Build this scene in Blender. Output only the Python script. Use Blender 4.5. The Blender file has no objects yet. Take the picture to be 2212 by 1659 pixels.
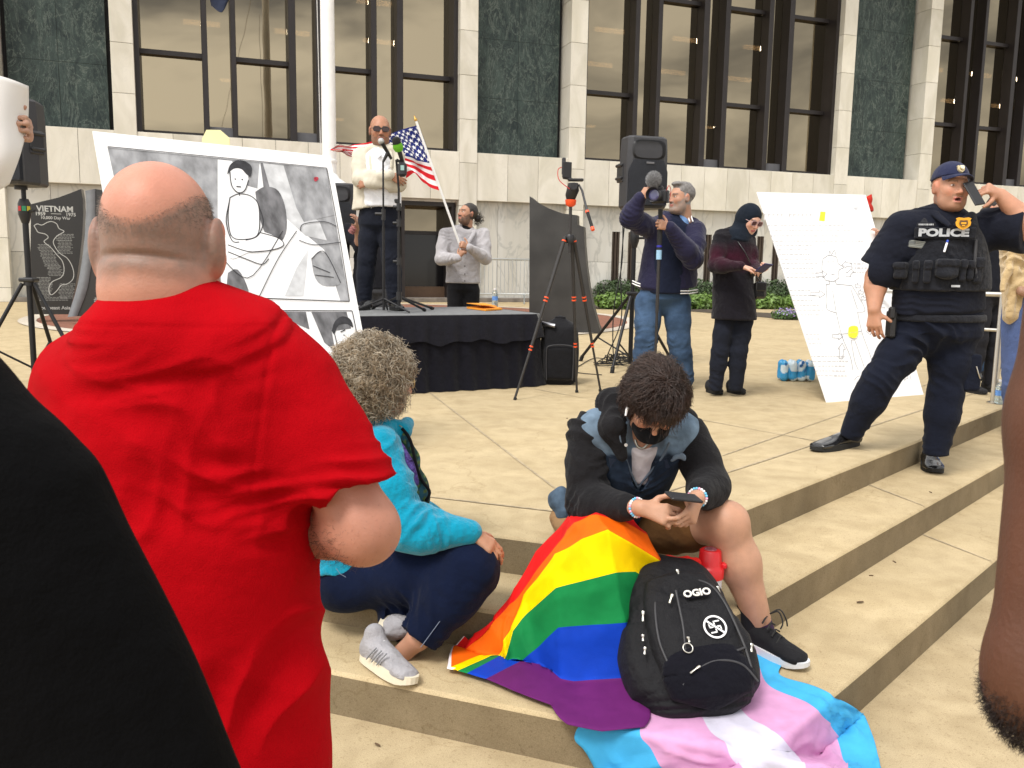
import bpy, bmesh, math, random
import numpy as np
from mathutils import Vector, Matrix
# ---------------------------------------------------------------- camera, sky, sun, exposure
SC = bpy.context.scene
CAMZ = 1.05
PITCH, ROLL = math.radians(7.8), 0.0155
FW = 1853.0                      # focal length in 2212-wide picture units
cam_d = bpy.data.cameras.new('camera'); cam = bpy.data.objects.new('camera', cam_d)
SC.collection.objects.link(cam); SC.camera = cam
cam_d.sensor_fit = 'HORIZONTAL'; cam_d.sensor_width = 36.0; cam_d.lens = FW/2212*36.0
cam_d.clip_start = 0.02; cam_d.clip_end = 1000
MROT = Matrix.Rotation(math.pi/2-PITCH, 3, 'X') @ Matrix.Rotation(ROLL, 3, 'Z')
cam.matrix_world = Matrix.Translation((0, 0, CAMZ)) @ MROT.to_4x4()
cam_d.dof.use_dof = True; cam_d.dof.focus_distance = 3.2; cam_d.dof.aperture_fstop = 22.0
SC.view_settings.view_transform = 'Standard'; SC.view_settings.look = 'None'
SC.view_settings.exposure = 0.95; SC.view_settings.gamma = 1
SUN_EL, SUN_AZ = math.radians(56), math.radians(215)
world = bpy.data.worlds.new('World'); SC.world = world; world.use_nodes = True
nt = world.node_tree; N = nt.nodes; L = nt.links; N.clear()
out = N.new('ShaderNodeOutputWorld'); bg = N.new('ShaderNodeBackground'); bg.inputs[1].default_value = 0.15
sky = N.new('ShaderNodeTexSky'); sky.sky_type = 'NISHITA'; sky.sun_disc = False
sky.sun_elevation = SUN_EL; sky.sun_rotation = SUN_AZ; sky.air_density = 1.2; sky.dust_density = 3
tc = N.new('ShaderNodeTexCoord'); mp = N.new('ShaderNodeMapping'); mp.inputs['Scale'].default_value = (1.7, 1.7, 4.0); mp.inputs['Location'].default_value = (.4, .2, .3)
no = N.new('ShaderNodeTexNoise'); no.inputs['Scale'].default_value = 2.3; no.inputs['Detail'].default_value = 8; no.inputs['Roughness'].default_value = .52; no.inputs['Distortion'].default_value = .5
cr = N.new('ShaderNodeValToRGB')
e = cr.color_ramp.elements
e[0].position = .38; e[0].color = (2.1, 2.1, 2.2, 1); e[1].position = .62; e[1].color = (8.4, 8.2, 7.8, 1)
mx = N.new('ShaderNodeMixRGB'); mx.inputs[0].default_value = .93
L.new(tc.outputs['Generated'], mp.inputs[0]); L.new(mp.outputs[0], no.inputs['Vector']); L.new(no.outputs['Fac'], cr.inputs[0])
sx_ = N.new('ShaderNodeSeparateXYZ'); L.new(tc.outputs['Generated'], sx_.inputs[0]); gr_ = N.new('ShaderNodeMapRange'); gr_.inputs[1].default_value = -.5; gr_.inputs[2].default_value = .8; gr_.inputs[3].default_value = 1.2; gr_.inputs[4].default_value = .72; L.new(sx_.outputs[0], gr_.inputs[0])
vs_ = N.new('ShaderNodeVectorMath'); vs_.operation = 'SCALE'; L.new(cr.outputs[0], vs_.inputs[0]); L.new(gr_.outputs[0], vs_.inputs['Scale'])
L.new(sky.outputs[0], mx.inputs[1]); L.new(vs_.outputs[0], mx.inputs[2]); L.new(mx.outputs[0], bg.inputs[0]); L.new(bg.outputs[0], out.inputs[0])
sd = bpy.data.lights.new('sun', 'SUN'); sd.energy = 1.5; sd.angle = math.radians(18); sd.color = (1, .965, .91)
sun = bpy.data.objects.new('sun', sd); SC.collection.objects.link(sun)
# the light comes from behind the camera, high and a little to the right
sdir = Vector((math.sin(SUN_AZ)*math.cos(SUN_EL), math.cos(SUN_AZ)*math.cos(SUN_EL), math.sin(SUN_EL)))
sun.rotation_euler = sdir.to_track_quat('Z', 'Y').to_euler()
SC.cycles.max_bounces = 6; SC.cycles.transparent_max_bounces = 12

# ---------------------------------------------------------------- picture <-> world
CAMP = np.array([0, 0, CAMZ]); MR = np.array(MROT)
def ray(x, y): return MR @ np.array([(x-1106)/FW, -(y-829.5)/FW, -1.0])
def P(x, y, Y): r = ray(x, y); return CAMP + r*(Y/r[1])
def G(x, y, z=0.0): r = ray(x, y); return CAMP + r*((z-CAMZ)/r[2])
def proj(p):
    q = MR.T @ (np.asarray(p, float)-CAMP); return 1106+FW*q[0]/-q[2], 829.5-FW*q[1]/-q[2]
def A(*v): return np.array(v, float)
def nz(v): v = np.asarray(v, float); return v/(np.linalg.norm(v)+1e-12)
def lerp(a, b, t): return np.asarray(a, float)*(1-t)+np.asarray(b, float)*t

# ---------------------------------------------------------------- materials
MATS = {}
def newmat(name):
    m = bpy.data.materials.new(name); m.use_nodes = True; nt = m.node_tree
    return m, nt, nt.nodes, nt.links, nt.nodes['Principled BSDF']
def mat(name, col, rough=.6, metal=0, var=.12, vs=6, bump=0, bs=60, sheen=0, coat=0, emit=0, sss=0, alpha=1, trans=0, bs2=None, vcol=False, spec=.5, stretch=None):
    if name in MATS: return MATS[name]
    m, nt, N, L, b = newmat(name)
    col = (*col, 1)
    tc = N.new('ShaderNodeTexCoord'); vec = tc.outputs['Object']
    if stretch:
        mpn = N.new('ShaderNodeMapping'); mpn.inputs['Scale'].default_value = stretch; L.new(vec, mpn.inputs[0]); vec = mpn.outputs[0]
    src = None
    if vcol:
        at = N.new('ShaderNodeAttribute'); at.attribute_name = 'Col'; src = at.outputs['Color']
    if var > 0:
        n = N.new('ShaderNodeTexNoise'); n.inputs['Scale'].default_value = vs; n.inputs['Detail'].default_value = 6; L.new(vec, n.inputs['Vector'])
        mr = N.new('ShaderNodeMapRange'); mr.inputs[1].default_value = .3; mr.inputs[2].default_value = .7
        mr.inputs[3].default_value = 1-var; mr.inputs[4].default_value = 1+var; L.new(n.outputs['Fac'], mr.inputs[0])
        vm = N.new('ShaderNodeVectorMath'); vm.operation = 'SCALE'; L.new(mr.outputs[0], vm.inputs['Scale'])
        if src: L.new(src, vm.inputs[0])
        else: vm.inputs[0].default_value = col[:3]
        L.new(vm.outputs[0], b.inputs['Base Color'])
        if emit: L.new(vm.outputs[0], b.inputs['Emission Color'])
    elif src: L.new(src, b.inputs['Base Color'])
    else: b.inputs['Base Color'].default_value = col
    b.inputs['Roughness'].default_value = rough; b.inputs['Metallic'].default_value = metal
    b.inputs['Specular IOR Level'].default_value = spec
    b.inputs['Sheen Weight'].default_value = sheen; b.inputs['Sheen Roughness'].default_value = .5; b.inputs['Coat Weight'].default_value = coat
    b.inputs['Alpha'].default_value = alpha; b.inputs['Transmission Weight'].default_value = trans
    if sss: b.inputs['Subsurface Weight'].default_value = sss; b.inputs['Subsurface Radius'].default_value = (.012, .005, .003); b.inputs['Subsurface Scale'].default_value = 1
    if emit: b.inputs['Emission Strength'].default_value = emit; b.inputs['Emission Color'].default_value = col
    if bump:
        n2 = N.new('ShaderNodeTexNoise'); n2.inputs['Scale'].default_value = bs; n2.inputs['Detail'].default_value = 4; L.new(vec, n2.inputs['Vector'])
        bp = N.new('ShaderNodeBump'); bp.inputs['Strength'].default_value = bump; bp.inputs['Distance'].default_value = .01
        L.new(n2.outputs['Fac'], bp.inputs['Height']); L.new(bp.outputs[0], b.inputs['Normal'])
        if bs2:
            n3 = N.new('ShaderNodeTexNoise'); n3.inputs['Scale'].default_value = bs2; n3.inputs['Detail'].default_value = 2; L.new(vec, n3.inputs['Vector'])
            b2 = N.new('ShaderNodeBump'); b2.inputs['Strength'].default_value = bump; b2.inputs['Distance'].default_value = .03
            L.new(n3.outputs['Fac'], b2.inputs['Height']); L.new(b2.outputs[0], bp.inputs['Normal'])
    MATS[name] = m; return m
def cloth(name, col, **k):
    d = dict(rough=.92, var=.1, vs=14, bump=.25, bs=420, bs2=26, sheen=.04, spec=.09); d.update(k); return mat(name, col, **d)
def plastic(name, col, **k):
    d = dict(rough=.42, var=.08, vs=20, bump=.05, bs=300); d.update(k); return mat(name, col, **d)
def metalm(name, col, **k):
    d = dict(rough=.35, metal=1, var=.06, vs=15); d.update(k); return mat(name, col, **d)

# ---------------------------------------------------------------- object building
COL = SC.collection
def tag(o, label=None, cat=None, group=None, kind=None):
    for k, v in (('label', label), ('category', cat), ('group', group), ('kind', kind)):
        if v: o[k] = v
    return o
def thing(name, loc, label, cat, group=None, kind=None):
    o = bpy.data.objects.new(name, None); COL.objects.link(o); o.location = Vector([float(v) for v in loc]); o.empty_display_size = .1
    return tag(o, label, cat, group, kind)
def root_of(o):
    while o.parent: o = o.parent
    return o
def mesh_np(name, V, F, mats, parent=None, smooth=True, colors=None, midx=None, F2=None):
    me = bpy.data.meshes.new(name); V = np.asarray(V, float)
    if parent is not None:
        r = root_of(parent); Mi = np.array((Matrix.Translation(r.location) @ r.rotation_euler.to_matrix().to_4x4()).inverted())
        V = V @ Mi[:3, :3].T + Mi[:3, 3]
    if isinstance(F, list): me.from_pydata(V.tolist(), [], F)
    else:
        k = F.shape[1]; me.vertices.add(len(V)); me.vertices.foreach_set('co', V.astype(np.float32).ravel())
        me.loops.add(F.size); me.loops.foreach_set('vertex_index', F.astype(np.int32).ravel())
        me.polygons.add(len(F)); me.polygons.foreach_set('loop_start', np.arange(0, F.size, k, dtype=np.int32))
        me.update(calc_edges=True)
    for m in (mats if isinstance(mats, (list, tuple)) else [mats]): me.materials.append(m)
    if midx is not None: me.polygons.foreach_set('material_index', np.asarray(midx, np.int32))
    me.polygons.foreach_set('use_smooth', np.full(len(me.polygons), bool(smooth)))
    if colors is not None:
        ca = me.color_attributes.new('Col', 'FLOAT_COLOR', 'POINT'); c = np.ones((len(V), 4), np.float32); c[:, :3] = colors
        ca.data.foreach_set('color', c.ravel())
    me.update(); me.validate(verbose=False)
    o = bpy.data.objects.new(name, me); COL.objects.link(o)
    if parent is not None: o.parent = parent
    return o
def frame(ax, up=(0, 0, 1)):
    z = nz(ax); u = np.asarray(up, float)
    if abs(np.dot(z, nz(u))) > .97: u = A(0, 1, 0) if abs(z[1]) < .9 else A(1, 0, 0)
    x = nz(np.cross(u, z)); return x, np.cross(z, x), z
class MB:
    def __init__(s): s.v = []; s.f = []; s.m = []; s.sm = []
    def add(s, V, F, mi=0, sm=False):
        b = len(s.v); s.v += [tuple(map(float, p)) for p in V]; s.f += [tuple(int(i)+b for i in f) for f in F]; s.m += [mi]*len(F); s.sm += [sm]*len(F)
    def box(s, c, size, ax=None, ay=None, az=None, mi=0, bev=0):
        ax = A(1, 0, 0) if ax is None else nz(ax); ay = A(0, 1, 0) if ay is None else nz(ay); az = nz(np.cross(ax, ay)) if az is None else nz(az)
        h = np.array(size)/2; c = np.asarray(c, float)
        if bev <= 0:
            V = [c+ax*h[0]*i+ay*h[1]*j+az*h[2]*k for k in (-1, 1) for j in (-1, 1) for i in (-1, 1)]
            s.add(V, [(0, 2, 3, 1), (4, 5, 7, 6), (0, 1, 5, 4), (2, 6, 7, 3), (0, 4, 6, 2), (1, 3, 7, 5)], mi); return
        V = []; idx = {}
        b = min(bev, min(h)*.95)
        for i in (-1, 1):
            for j in (-1, 1):
                for k in (-1, 1):
                    for n, (a_, b_, c_) in enumerate(((0, b, b), (b, 0, b), (b, b, 0))):
                        idx[i, j, k, n] = len(V); V.append(c+ax*(h[0]-a_)*i+ay*(h[1]-b_)*j+az*(h[2]-c_)*k)
        F = []
        for sg in (-1, 1):
            F.append([idx[sg, a, b2, 0] for a, b2 in ((-1, -1), (1, -1), (1, 1), (-1, 1))][::sg])
            F.append([idx[a, sg, b2, 1] for a, b2 in ((-1, -1), (-1, 1), (1, 1), (1, -1))][::sg])
            F.append([idx[a, b2, sg, 2] for a, b2 in ((-1, -1), (1, -1), (1, 1), (-1, 1))][::sg])
        for a in (-1, 1):
            for b2 in (-1, 1):
                q = [idx[a, b2, -1, 0], idx[a, b2, -1, 1], idx[a, b2, 1, 1], idx[a, b2, 1, 0]]; F.append(q if a*b2 > 0 else q[::-1])
                q = [idx[a, -1, b2, 0], idx[a, 1, b2, 0], idx[a, 1, b2, 2], idx[a, -1, b2, 2]]; F.append(q if a*b2 > 0 else q[::-1])
                q = [idx[-1, a, b2, 1], idx[-1, a, b2, 2], idx[1, a, b2, 2], idx[1, a, b2, 1]]; F.append(q if a*b2 > 0 else q[::-1])
                for k in (-1, 1):
                    q = [idx[a, b2, k, 0], idx[a, b2, k, 1], idx[a, b2, k, 2]]; F.append(q if a*b2*k > 0 else q[::-1])
        s.add(V, F, mi)
    def tube(s, pts, rad, n=10, mi=0, cap=True, sm=True, flat=None):
        pts = [np.asarray(p, float) for p in pts]; m = len(pts)
        rad = [rad]*m if np.isscalar(rad) else list(rad)
        V = []; F = []; px = None
        for i in range(m):
            d = pts[min(i+1, m-1)]-pts[max(i-1, 0)]; x, y, z = frame(d)
            if px is not None:
                x = nz(px-z*np.dot(px, z)); y = np.cross(z, x)
            px = x
            for k in range(n):
                a = 2*math.pi*k/n; V.append(pts[i]+rad[i]*(x*math.cos(a)+y*math.sin(a)*(flat or 1)))
        for i in range(m-1):
            for k in range(n):
                a, b = i*n+k, i*n+(k+1) % n; F.append((a, b, b+n, a+n))
        s.add(V, F, mi, sm)
        if cap: s.add(V[:n], [tuple(range(n))[::-1]], mi); s.add(V[-n:], [tuple(range(n))], mi)
    def cyl(s, a, b, r, r2=None, n=14, mi=0): s.tube([a, b], [r, r if r2 is None else r2], n, mi)
    def sphere(s, c, r, n=12, mi=0, ax=None):
        r = np.array([r, r, r]) if np.isscalar(r) else np.array(r); V = []; F = []; m = n//2+1
        R = np.eye(3) if ax is None else np.array(ax).T
        for i in range(m+1):
            t = math.pi*i/m
            for k in range(n):
                p = 2*math.pi*k/n; V.append(np.asarray(c)+R @ (r*A(math.sin(t)*math.cos(p), math.sin(t)*math.sin(p), math.cos(t))))
        for i in range(m):
            for k in range(n): a, b = i*n+k, i*n+(k+1) % n; F.append((a, a+n, b+n, b))
        s.add(V, F, mi, True)
    def prism(s, poly, off, mi=0, mis=None):
        """polygon (3-D points) extruded by vector off"""
        n = len(poly); V = [np.asarray(p, float) for p in poly]+[np.asarray(p, float)+np.asarray(off, float) for p in poly]
        s.add(V, [tuple(range(n))[::-1], tuple(range(n, 2*n))], mi); s.add(V, [(i, (i+1) % n, (i+1) % n+n, i+n) for i in range(n)], mi if mis is None else mis)
    def grid(s, rows, mi=0, sm=True, fm=None, closed=False):
        """rows: array (m,n,3)"""
        R = np.asarray(rows, float); m, n = R.shape[:2]; F = []; M = []
        for i in range(m-1):
            for j in range(n if closed else n-1):
                j2 = (j+1) % n; F.append((i*n+j, i*n+j2, (i+1)*n+j2, (i+1)*n+j)); M.append(fm(i, j) if fm else mi)
        b = len(s.v); s.v += [tuple(p) for p in R.reshape(-1, 3)]; s.f += [tuple(k+b for k in f) for f in F]; s.m += M; s.sm += [sm]*len(F)
    def build(s, name, mats, parent=None, fix=True):
        o = mesh_np(name, s.v, s.f, mats, parent, False, midx=s.m); me = o.data
        if len(me.polygons) == len(s.sm): me.polygons.foreach_set('use_smooth', s.sm)
        if fix:
            bm = bmesh.new(); bm.from_mesh(me); bmesh.ops.recalc_face_normals(bm, faces=bm.faces); bm.to_mesh(me); bm.free()
        return o
def text(name, body, o, ax, ay, size, m, parent, ext=.001, align='CENTER', bold=0, sx=1.0, shear=0):
    """lettering mesh: origin o, baseline axis ax, up axis ay"""
    cu = bpy.data.curves.new(name, 'FONT'); cu.body = body; cu.size = size; cu.extrude = ext; cu.align_x = align; cu.align_y = 'CENTER'; cu.offset = bold; cu.shear = shear; cu.resolution_u = 3
    t = bpy.data.objects.new('tmp', cu); COL.objects.link(t)
    dg = bpy.context.evaluated_depsgraph_get(); me = bpy.data.meshes.new_from_object(t.evaluated_get(dg))
    V = np.array([v.co for v in me.vertices]); F = [tuple(p.vertices) for p in me.polygons]
    bpy.data.objects.remove(t); bpy.data.meshes.remove(me)
    ax, ay = nz(ax), nz(ay); az = np.cross(ax, ay)
    W = np.asarray(o, float)+np.outer(V[:, 0]*sx, ax)+np.outer(V[:, 1], ay)+np.outer(V[:, 2], az)
    return mesh_np(name, W, F, m, parent, False)
def catmull(C, n):
    """interpolate (m,...) control values to n samples"""
    C = np.asarray(C, float); m = len(C); out = []
    for t in np.linspace(0, m-1-1e-9, n):
        i = int(t); f = t-i; p0, p1, p2, p3 = C[max(i-1, 0)], C[i], C[min(i+1, m-1)], C[min(i+2, m-1)]
        out.append(.5*((2*p1)+(-p0+p2)*f+(2*p0-5*p1+4*p2-p3)*f*f+(-p0+3*p1-3*p2+p3)*f**3))
    return np.array(out)
def surf(C, nu, nv):
    C = np.asarray(C, float); S = catmull(C, nu); return np.swapaxes(catmull(np.swapaxes(S, 0, 1), nv), 0, 1)
def sn(V, f, seed=0, oct=2):
    """smooth pseudo noise, about -1..1"""
    V = np.asarray(V, float); rs = np.random.RandomState(seed); tot = 0; amp = 1; S = 0
    for o in range(oct):
        a = 0
        for _ in range(4):
            d = nz(rs.normal(size=3)); d2 = nz(rs.normal(size=3)); ph, p2 = rs.uniform(0, 6.3, 2)
            a = a+np.sin(V @ d*f*6.28+ph+1.7*np.sin(V @ d2*f*4.1+p2))
        tot = tot+amp*a/2.6; S += amp; amp *= .5; f *= 2.1
    return tot/S

# ---------------------------------------------------------------- signed distance bodies
class Sdf_:
    def __init__(s, lo, hi, h):
        s.h = h; s.lo = np.asarray(lo, float)-3*h; n = np.ceil((np.asarray(hi, float)+3*h-s.lo)/h).astype(int)+1
        s.n = n; s.d = np.full(n, .3, np.float32); s.ax = [s.lo[i]+h*np.arange(n[i]) for i in range(3)]
    def _sub(s, lo, hi):
        a = np.maximum(0, np.floor((lo-s.lo)/s.h).astype(int)); b = np.minimum(s.n, np.ceil((hi-s.lo)/s.h).astype(int)+1)
        if np.any(b <= a): return None
        sl = tuple(slice(a[i], b[i]) for i in range(3))
        X, Y, Z = np.meshgrid(*[s.ax[i][sl[i]] for i in range(3)], indexing='ij', sparse=True)
        return sl, X, Y, Z
    def _mix(s, sl, d, k, op='u'):
        D = s.d[sl]
        if op == 'u':
            if k > 0: hh = np.maximum(k-np.abs(D-d), 0)/k; r = np.minimum(D, d)-hh*hh*k*.25
            else: r = np.minimum(D, d)
        else:
            d = -d
            if k > 0: hh = np.maximum(k-np.abs(D-d), 0)/k; r = np.maximum(D, d)+hh*hh*k*.25
            else: r = np.maximum(D, d)
        s.d[sl] = r
    def cap(s, a, b, ra, rb=None, k=.02, op='u'):
        rb = ra if rb is None else rb; a = np.asarray(a, float); b = np.asarray(b, float); m = max(ra, rb)+k+3*s.h
        q = s._sub(np.minimum(a, b)-m, np.maximum(a, b)+m)
        if q is None: return s
        sl, X, Y, Z = q; ab = b-a; L2 = max(ab @ ab, 1e-12)
        x, y, z = X-a[0], Y-a[1], Z-a[2]
        t = np.clip((x*ab[0]+y*ab[1]+z*ab[2])/L2, 0, 1)
        d = np.sqrt((x-ab[0]*t)**2+(y-ab[1]*t)**2+(z-ab[2]*t)**2)-(ra+(rb-ra)*t)
        s._mix(sl, d, k, op); return s
    def chain(s, pts, rad, k=.02):
        for i in range(len(pts)-1): s.cap(pts[i], pts[i+1], rad[i], rad[i+1], k)
        return s
    def ell(s, c, r, R=None, k=.02, op='u'):
        c = np.asarray(c, float); r = np.asarray(r, float); m = max(r)+k+3*s.h
        q = s._sub(c-m, c+m)
        if q is None: return s
        sl, X, Y, Z = q; x, y, z = X-c[0], Y-c[1], Z-c[2]
        if R is not None: R = np.asarray(R); x, y, z = [R[i][0]*x+R[i][1]*y+R[i][2]*z for i in range(3)]
        k0 = np.sqrt((x/r[0])**2+(y/r[1])**2+(z/r[2])**2)+1e-9; k1 = np.sqrt((x/r[0]**2)**2+(y/r[1]**2)**2+(z/r[2]**2)**2)+1e-9
        s._mix(sl, k0*(k0-1)/k1, k, op); return s
    def loft(s, st, side, k=.02, sub=4, e=2.0):
        """st: list of (center, rx along side, ry across); smooth interpolation"""
        C = catmull(np.array([list(c)+[rx, ry] for c, rx, ry in st]), (len(st)-1)*sub+1)
        side = np.asarray(side, float)
        m = C[:, 3:].max()+k+3*s.h; q = s._sub(C[:, :3].min(0)-m, C[:, :3].max(0)+m)
        if q is None: return s
        sl, X, Y, Z = q; best = None
        for i in range(len(C)-1):
            a, b = C[i], C[i+1]; w = b[:3]-a[:3]; Lw = np.linalg.norm(w)
            if Lw < 1e-6: continue
            w = w/Lw; u = nz(side-w*np.dot(side, w)); v = np.cross(w, u)
            x, y, z = X-a[0], Y-a[1], Z-a[2]
            tt = x*w[0]+y*w[1]+z*w[2]; t = np.clip(tt/Lw, 0, 1); rx = a[3]+(b[3]-a[3])*t; ry = a[4]+(b[4]-a[4])*t
            over = tt-t*Lw; xu = x*u[0]+y*u[1]+z*u[2]; xv = x*v[0]+y*v[1]+z*v[2]
            if e == 2.0: kk = np.sqrt((xu/rx)**2+(xv/ry)**2)
            else: kk = (np.abs(xu/rx)**e+np.abs(xv/ry)**e)**(1/e)
            d = (kk-1)*np.minimum(rx, ry); d = np.where(over == 0, d, np.minimum(d, 0)+np.sqrt(np.maximum(d, 0)**2+over**2))
            best = d if best is None else np.minimum(best, d)
        s._mix(sl, best.astype(np.float32), k); return s
    def box(s, c, h, R=None, r=.01, k=.0, op='u'):
        c = np.asarray(c, float); h = np.asarray(h, float); m = np.linalg.norm(h)+k+3*s.h
        q = s._sub(c-m, c+m)
        if q is None: return s
        sl, X, Y, Z = q; x, y, z = X-c[0], Y-c[1], Z-c[2]
        if R is not None: R = np.asarray(R); x, y, z = [R[i][0]*x+R[i][1]*y+R[i][2]*z for i in range(3)]
        qx, qy, qz = np.abs(x)-h[0]+r, np.abs(y)-h[1]+r, np.abs(z)-h[2]+r
        d = np.sqrt(np.maximum(qx, 0)**2+np.maximum(qy, 0)**2+np.maximum(qz, 0)**2)+np.minimum(np.maximum(qx, np.maximum(qy, qz)), 0)-r
        s._mix(sl, d, k, op); return s
    def cut(s, p, n, lo=None, hi=None, k=0):
        """remove everything on the side the normal points to"""
        q = s._sub(s.lo if lo is None else np.asarray(lo, float), s.lo+s.h*s.n if hi is None else np.asarray(hi, float)); sl, X, Y, Z = q; n = nz(n); p = np.asarray(p, float)
        d = (X-p[0])*n[0]+(Y-p[1])*n[1]+(Z-p[2])*n[2]; s._mix(sl, -d, k, 's'); return s
    def mesh(s, smooth=2, disp=None):
        D = s.d; ins = D < 0; h = s.h
        c = np.zeros(tuple(np.array(D.shape)-1), np.int8)
        for i in (0, 1):
            for j in (0, 1):
                for k in (0, 1): c += ins[i:D.shape[0]-1+i, j:D.shape[1]-1+j, k:D.shape[2]-1+k]
        act = (c > 0) & (c < 8); idx = np.argwhere(act); cid = np.full(act.shape, -1, np.int64); cid[act] = np.arange(len(idx))
        pos = np.zeros((len(idx), 3)); cnt = np.zeros(len(idx)); cs = [(i, j, k) for i in (0, 1) for j in (0, 1) for k in (0, 1)]
        for a in cs:
            for b in cs:
                if sum(b) == sum(a)+1 and sum(abs(b[i]-a[i]) for i in range(3)) == 1:
                    da = D[idx[:, 0]+a[0], idx[:, 1]+a[1], idx[:, 2]+a[2]]; db = D[idx[:, 0]+b[0], idx[:, 1]+b[1], idx[:, 2]+b[2]]
                    m = (da < 0) != (db < 0); t = np.where(m, da/np.where(m, da-db, 1), 0)
                    p = np.array(a)+np.outer(t, np.array(b)-np.array(a)); pos[m] += p[m]; cnt[m] += 1
        V = s.lo+h*(idx+pos/cnt[:, None]); Fs = []
        for ax in range(3):
            o1, o2 = (ax+1) % 3, (ax+2) % 3
            sa = [slice(1, -1)]*3; sa[ax] = slice(0, -1); sb = list(sa); sb[ax] = slice(1, None)
            ia, ib = ins[tuple(sa)], ins[tuple(sb)]; e = np.argwhere(ia != ib)
            if len(e) == 0: continue
            fl = ia[e[:, 0], e[:, 1], e[:, 2]]; base = e.copy(); base[:, o1] += 1; base[:, o2] += 1
            def cc(d1, d2):
                q = base.copy(); q[:, o1] -= d1; q[:, o2] -= d2; return cid[q[:, 0], q[:, 1], q[:, 2]]
            Q = np.stack([cc(1, 1), cc(0, 1), cc(0, 0), cc(1, 0)], 1); Q[~fl] = Q[~fl][:, ::-1]; Fs.append(Q)
        F = np.concatenate(Fs); F = F[(F >= 0).all(1)]
        for _ in range(smooth):
            acc = np.zeros_like(V); n = np.zeros(len(V))
            for a, b in ((0, 1), (1, 2), (2, 3), (3, 0)):
                np.add.at(acc, F[:, a], V[F[:, b]]); np.add.at(acc, F[:, b], V[F[:, a]]); np.add.at(n, F[:, a], 1); np.add.at(n, F[:, b], 1)
            V = V*.5+.5*acc/np.maximum(n, 1)[:, None]
        if disp is not None:
            Nn = vnorm(V, F); V = V+Nn*disp(V)[:, None]
        return V, F
class Sdf:
    """records the shapes first and sizes the grid to hold them all"""
    def __init__(s, lo=None, hi=None, h=.01): s.h = h; s.ops = []; s.lo = A(9, 9, 9)*9; s.hi = -s.lo
    def _g(s, pts, m):
        for p in pts: p = np.asarray(p, float); s.lo = np.minimum(s.lo, p-m); s.hi = np.maximum(s.hi, p+m)
    def cap(s, a, b, ra, rb=None, k=.02, op='u'):
        s.ops.append(('cap', (a, b, ra, rb, k, op)))
        if op == 'u': s._g([a], ra+.02); s._g([b], (rb or ra)+.02)
        return s
    def chain(s, pts, rad, k=.02):
        for i in range(len(pts)-1): s.cap(pts[i], pts[i+1], rad[i], rad[i+1], k)
        return s
    def ell(s, c, r, R=None, k=.02, op='u'):
        s.ops.append(('ell', (c, r, R, k, op)))
        if op == 'u': s._g([c], max(r)+.01)
        return s
    def loft(s, st, side, k=.02, sub=4, e=2.0):
        s.ops.append(('loft', (st, side, k, sub, e)))
        for c, rx, ry in st: s._g([c], max(rx, ry)+.02)
        return s
    def box(s, c, h, R=None, r=.01, k=.0, op='u'):
        s.ops.append(('box', (c, h, R, r, k, op)))
        if op == 'u': s._g([c], float(np.linalg.norm(h))+.01)
        return s
    def cut(s, p, n, lo=None, hi=None, k=0): s.ops.append(('cut', (p, n, lo, hi, k))); return s
    def mesh(s, smooth=2, disp=None):
        g = Sdf_(s.lo, s.hi, s.h)
        for nme, a in s.ops: getattr(g, nme)(*a)
        for ax in range(3):
            for e_ in (0, -1): sl = [slice(None)]*3; sl[ax] = e_; g.d[tuple(sl)] = np.maximum(g.d[tuple(sl)], .01)
        return g.mesh(smooth, disp)
def vnorm(V, F):
    fn = np.cross(V[F[:, 2]]-V[F[:, 0]], V[F[:, 3]]-V[F[:, 1]]); Nn = np.zeros_like(V)
    for i in range(4): np.add.at(Nn, F[:, i], fn)
    return Nn/(np.linalg.norm(Nn, axis=1)[:, None]+1e-12)
def wrinkle(V, specs, seed=1, gain=.95):
    """specs: (center, direction of march, reach, wavelength, amplitude); irregular, broken folds"""
    d = np.zeros(len(V)); w = sn(V, 2.2, seed); w2 = sn(V, 1.3, seed+3); msk = np.clip(.35+.9*sn(V, 2.6, seed+5), 0, 1.15)
    for i, (c, dr, R, wl, amp) in enumerate(specs):
        c = np.asarray(c, float); q = V-c; r2 = (q**2).sum(1)/R**2; dr = nz(dr); rs = np.random.RandomState(seed*7+i); tw = nz(dr+rs.normal(size=3)*.45)
        s_ = np.sin(6.28*(q @ tw)/(wl*1.75)+2.6*w+3.2*w2+rs.rand()*6); d += gain*amp*np.exp(-r2)*msk*(1-2*np.abs(s_)**.9)
    return d+.003*sn(V, 3.4, seed+9)
def bbox(pts, m=.1):
    p = np.array(pts, float); return p.min(0)-m, p.max(0)+m
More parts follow.
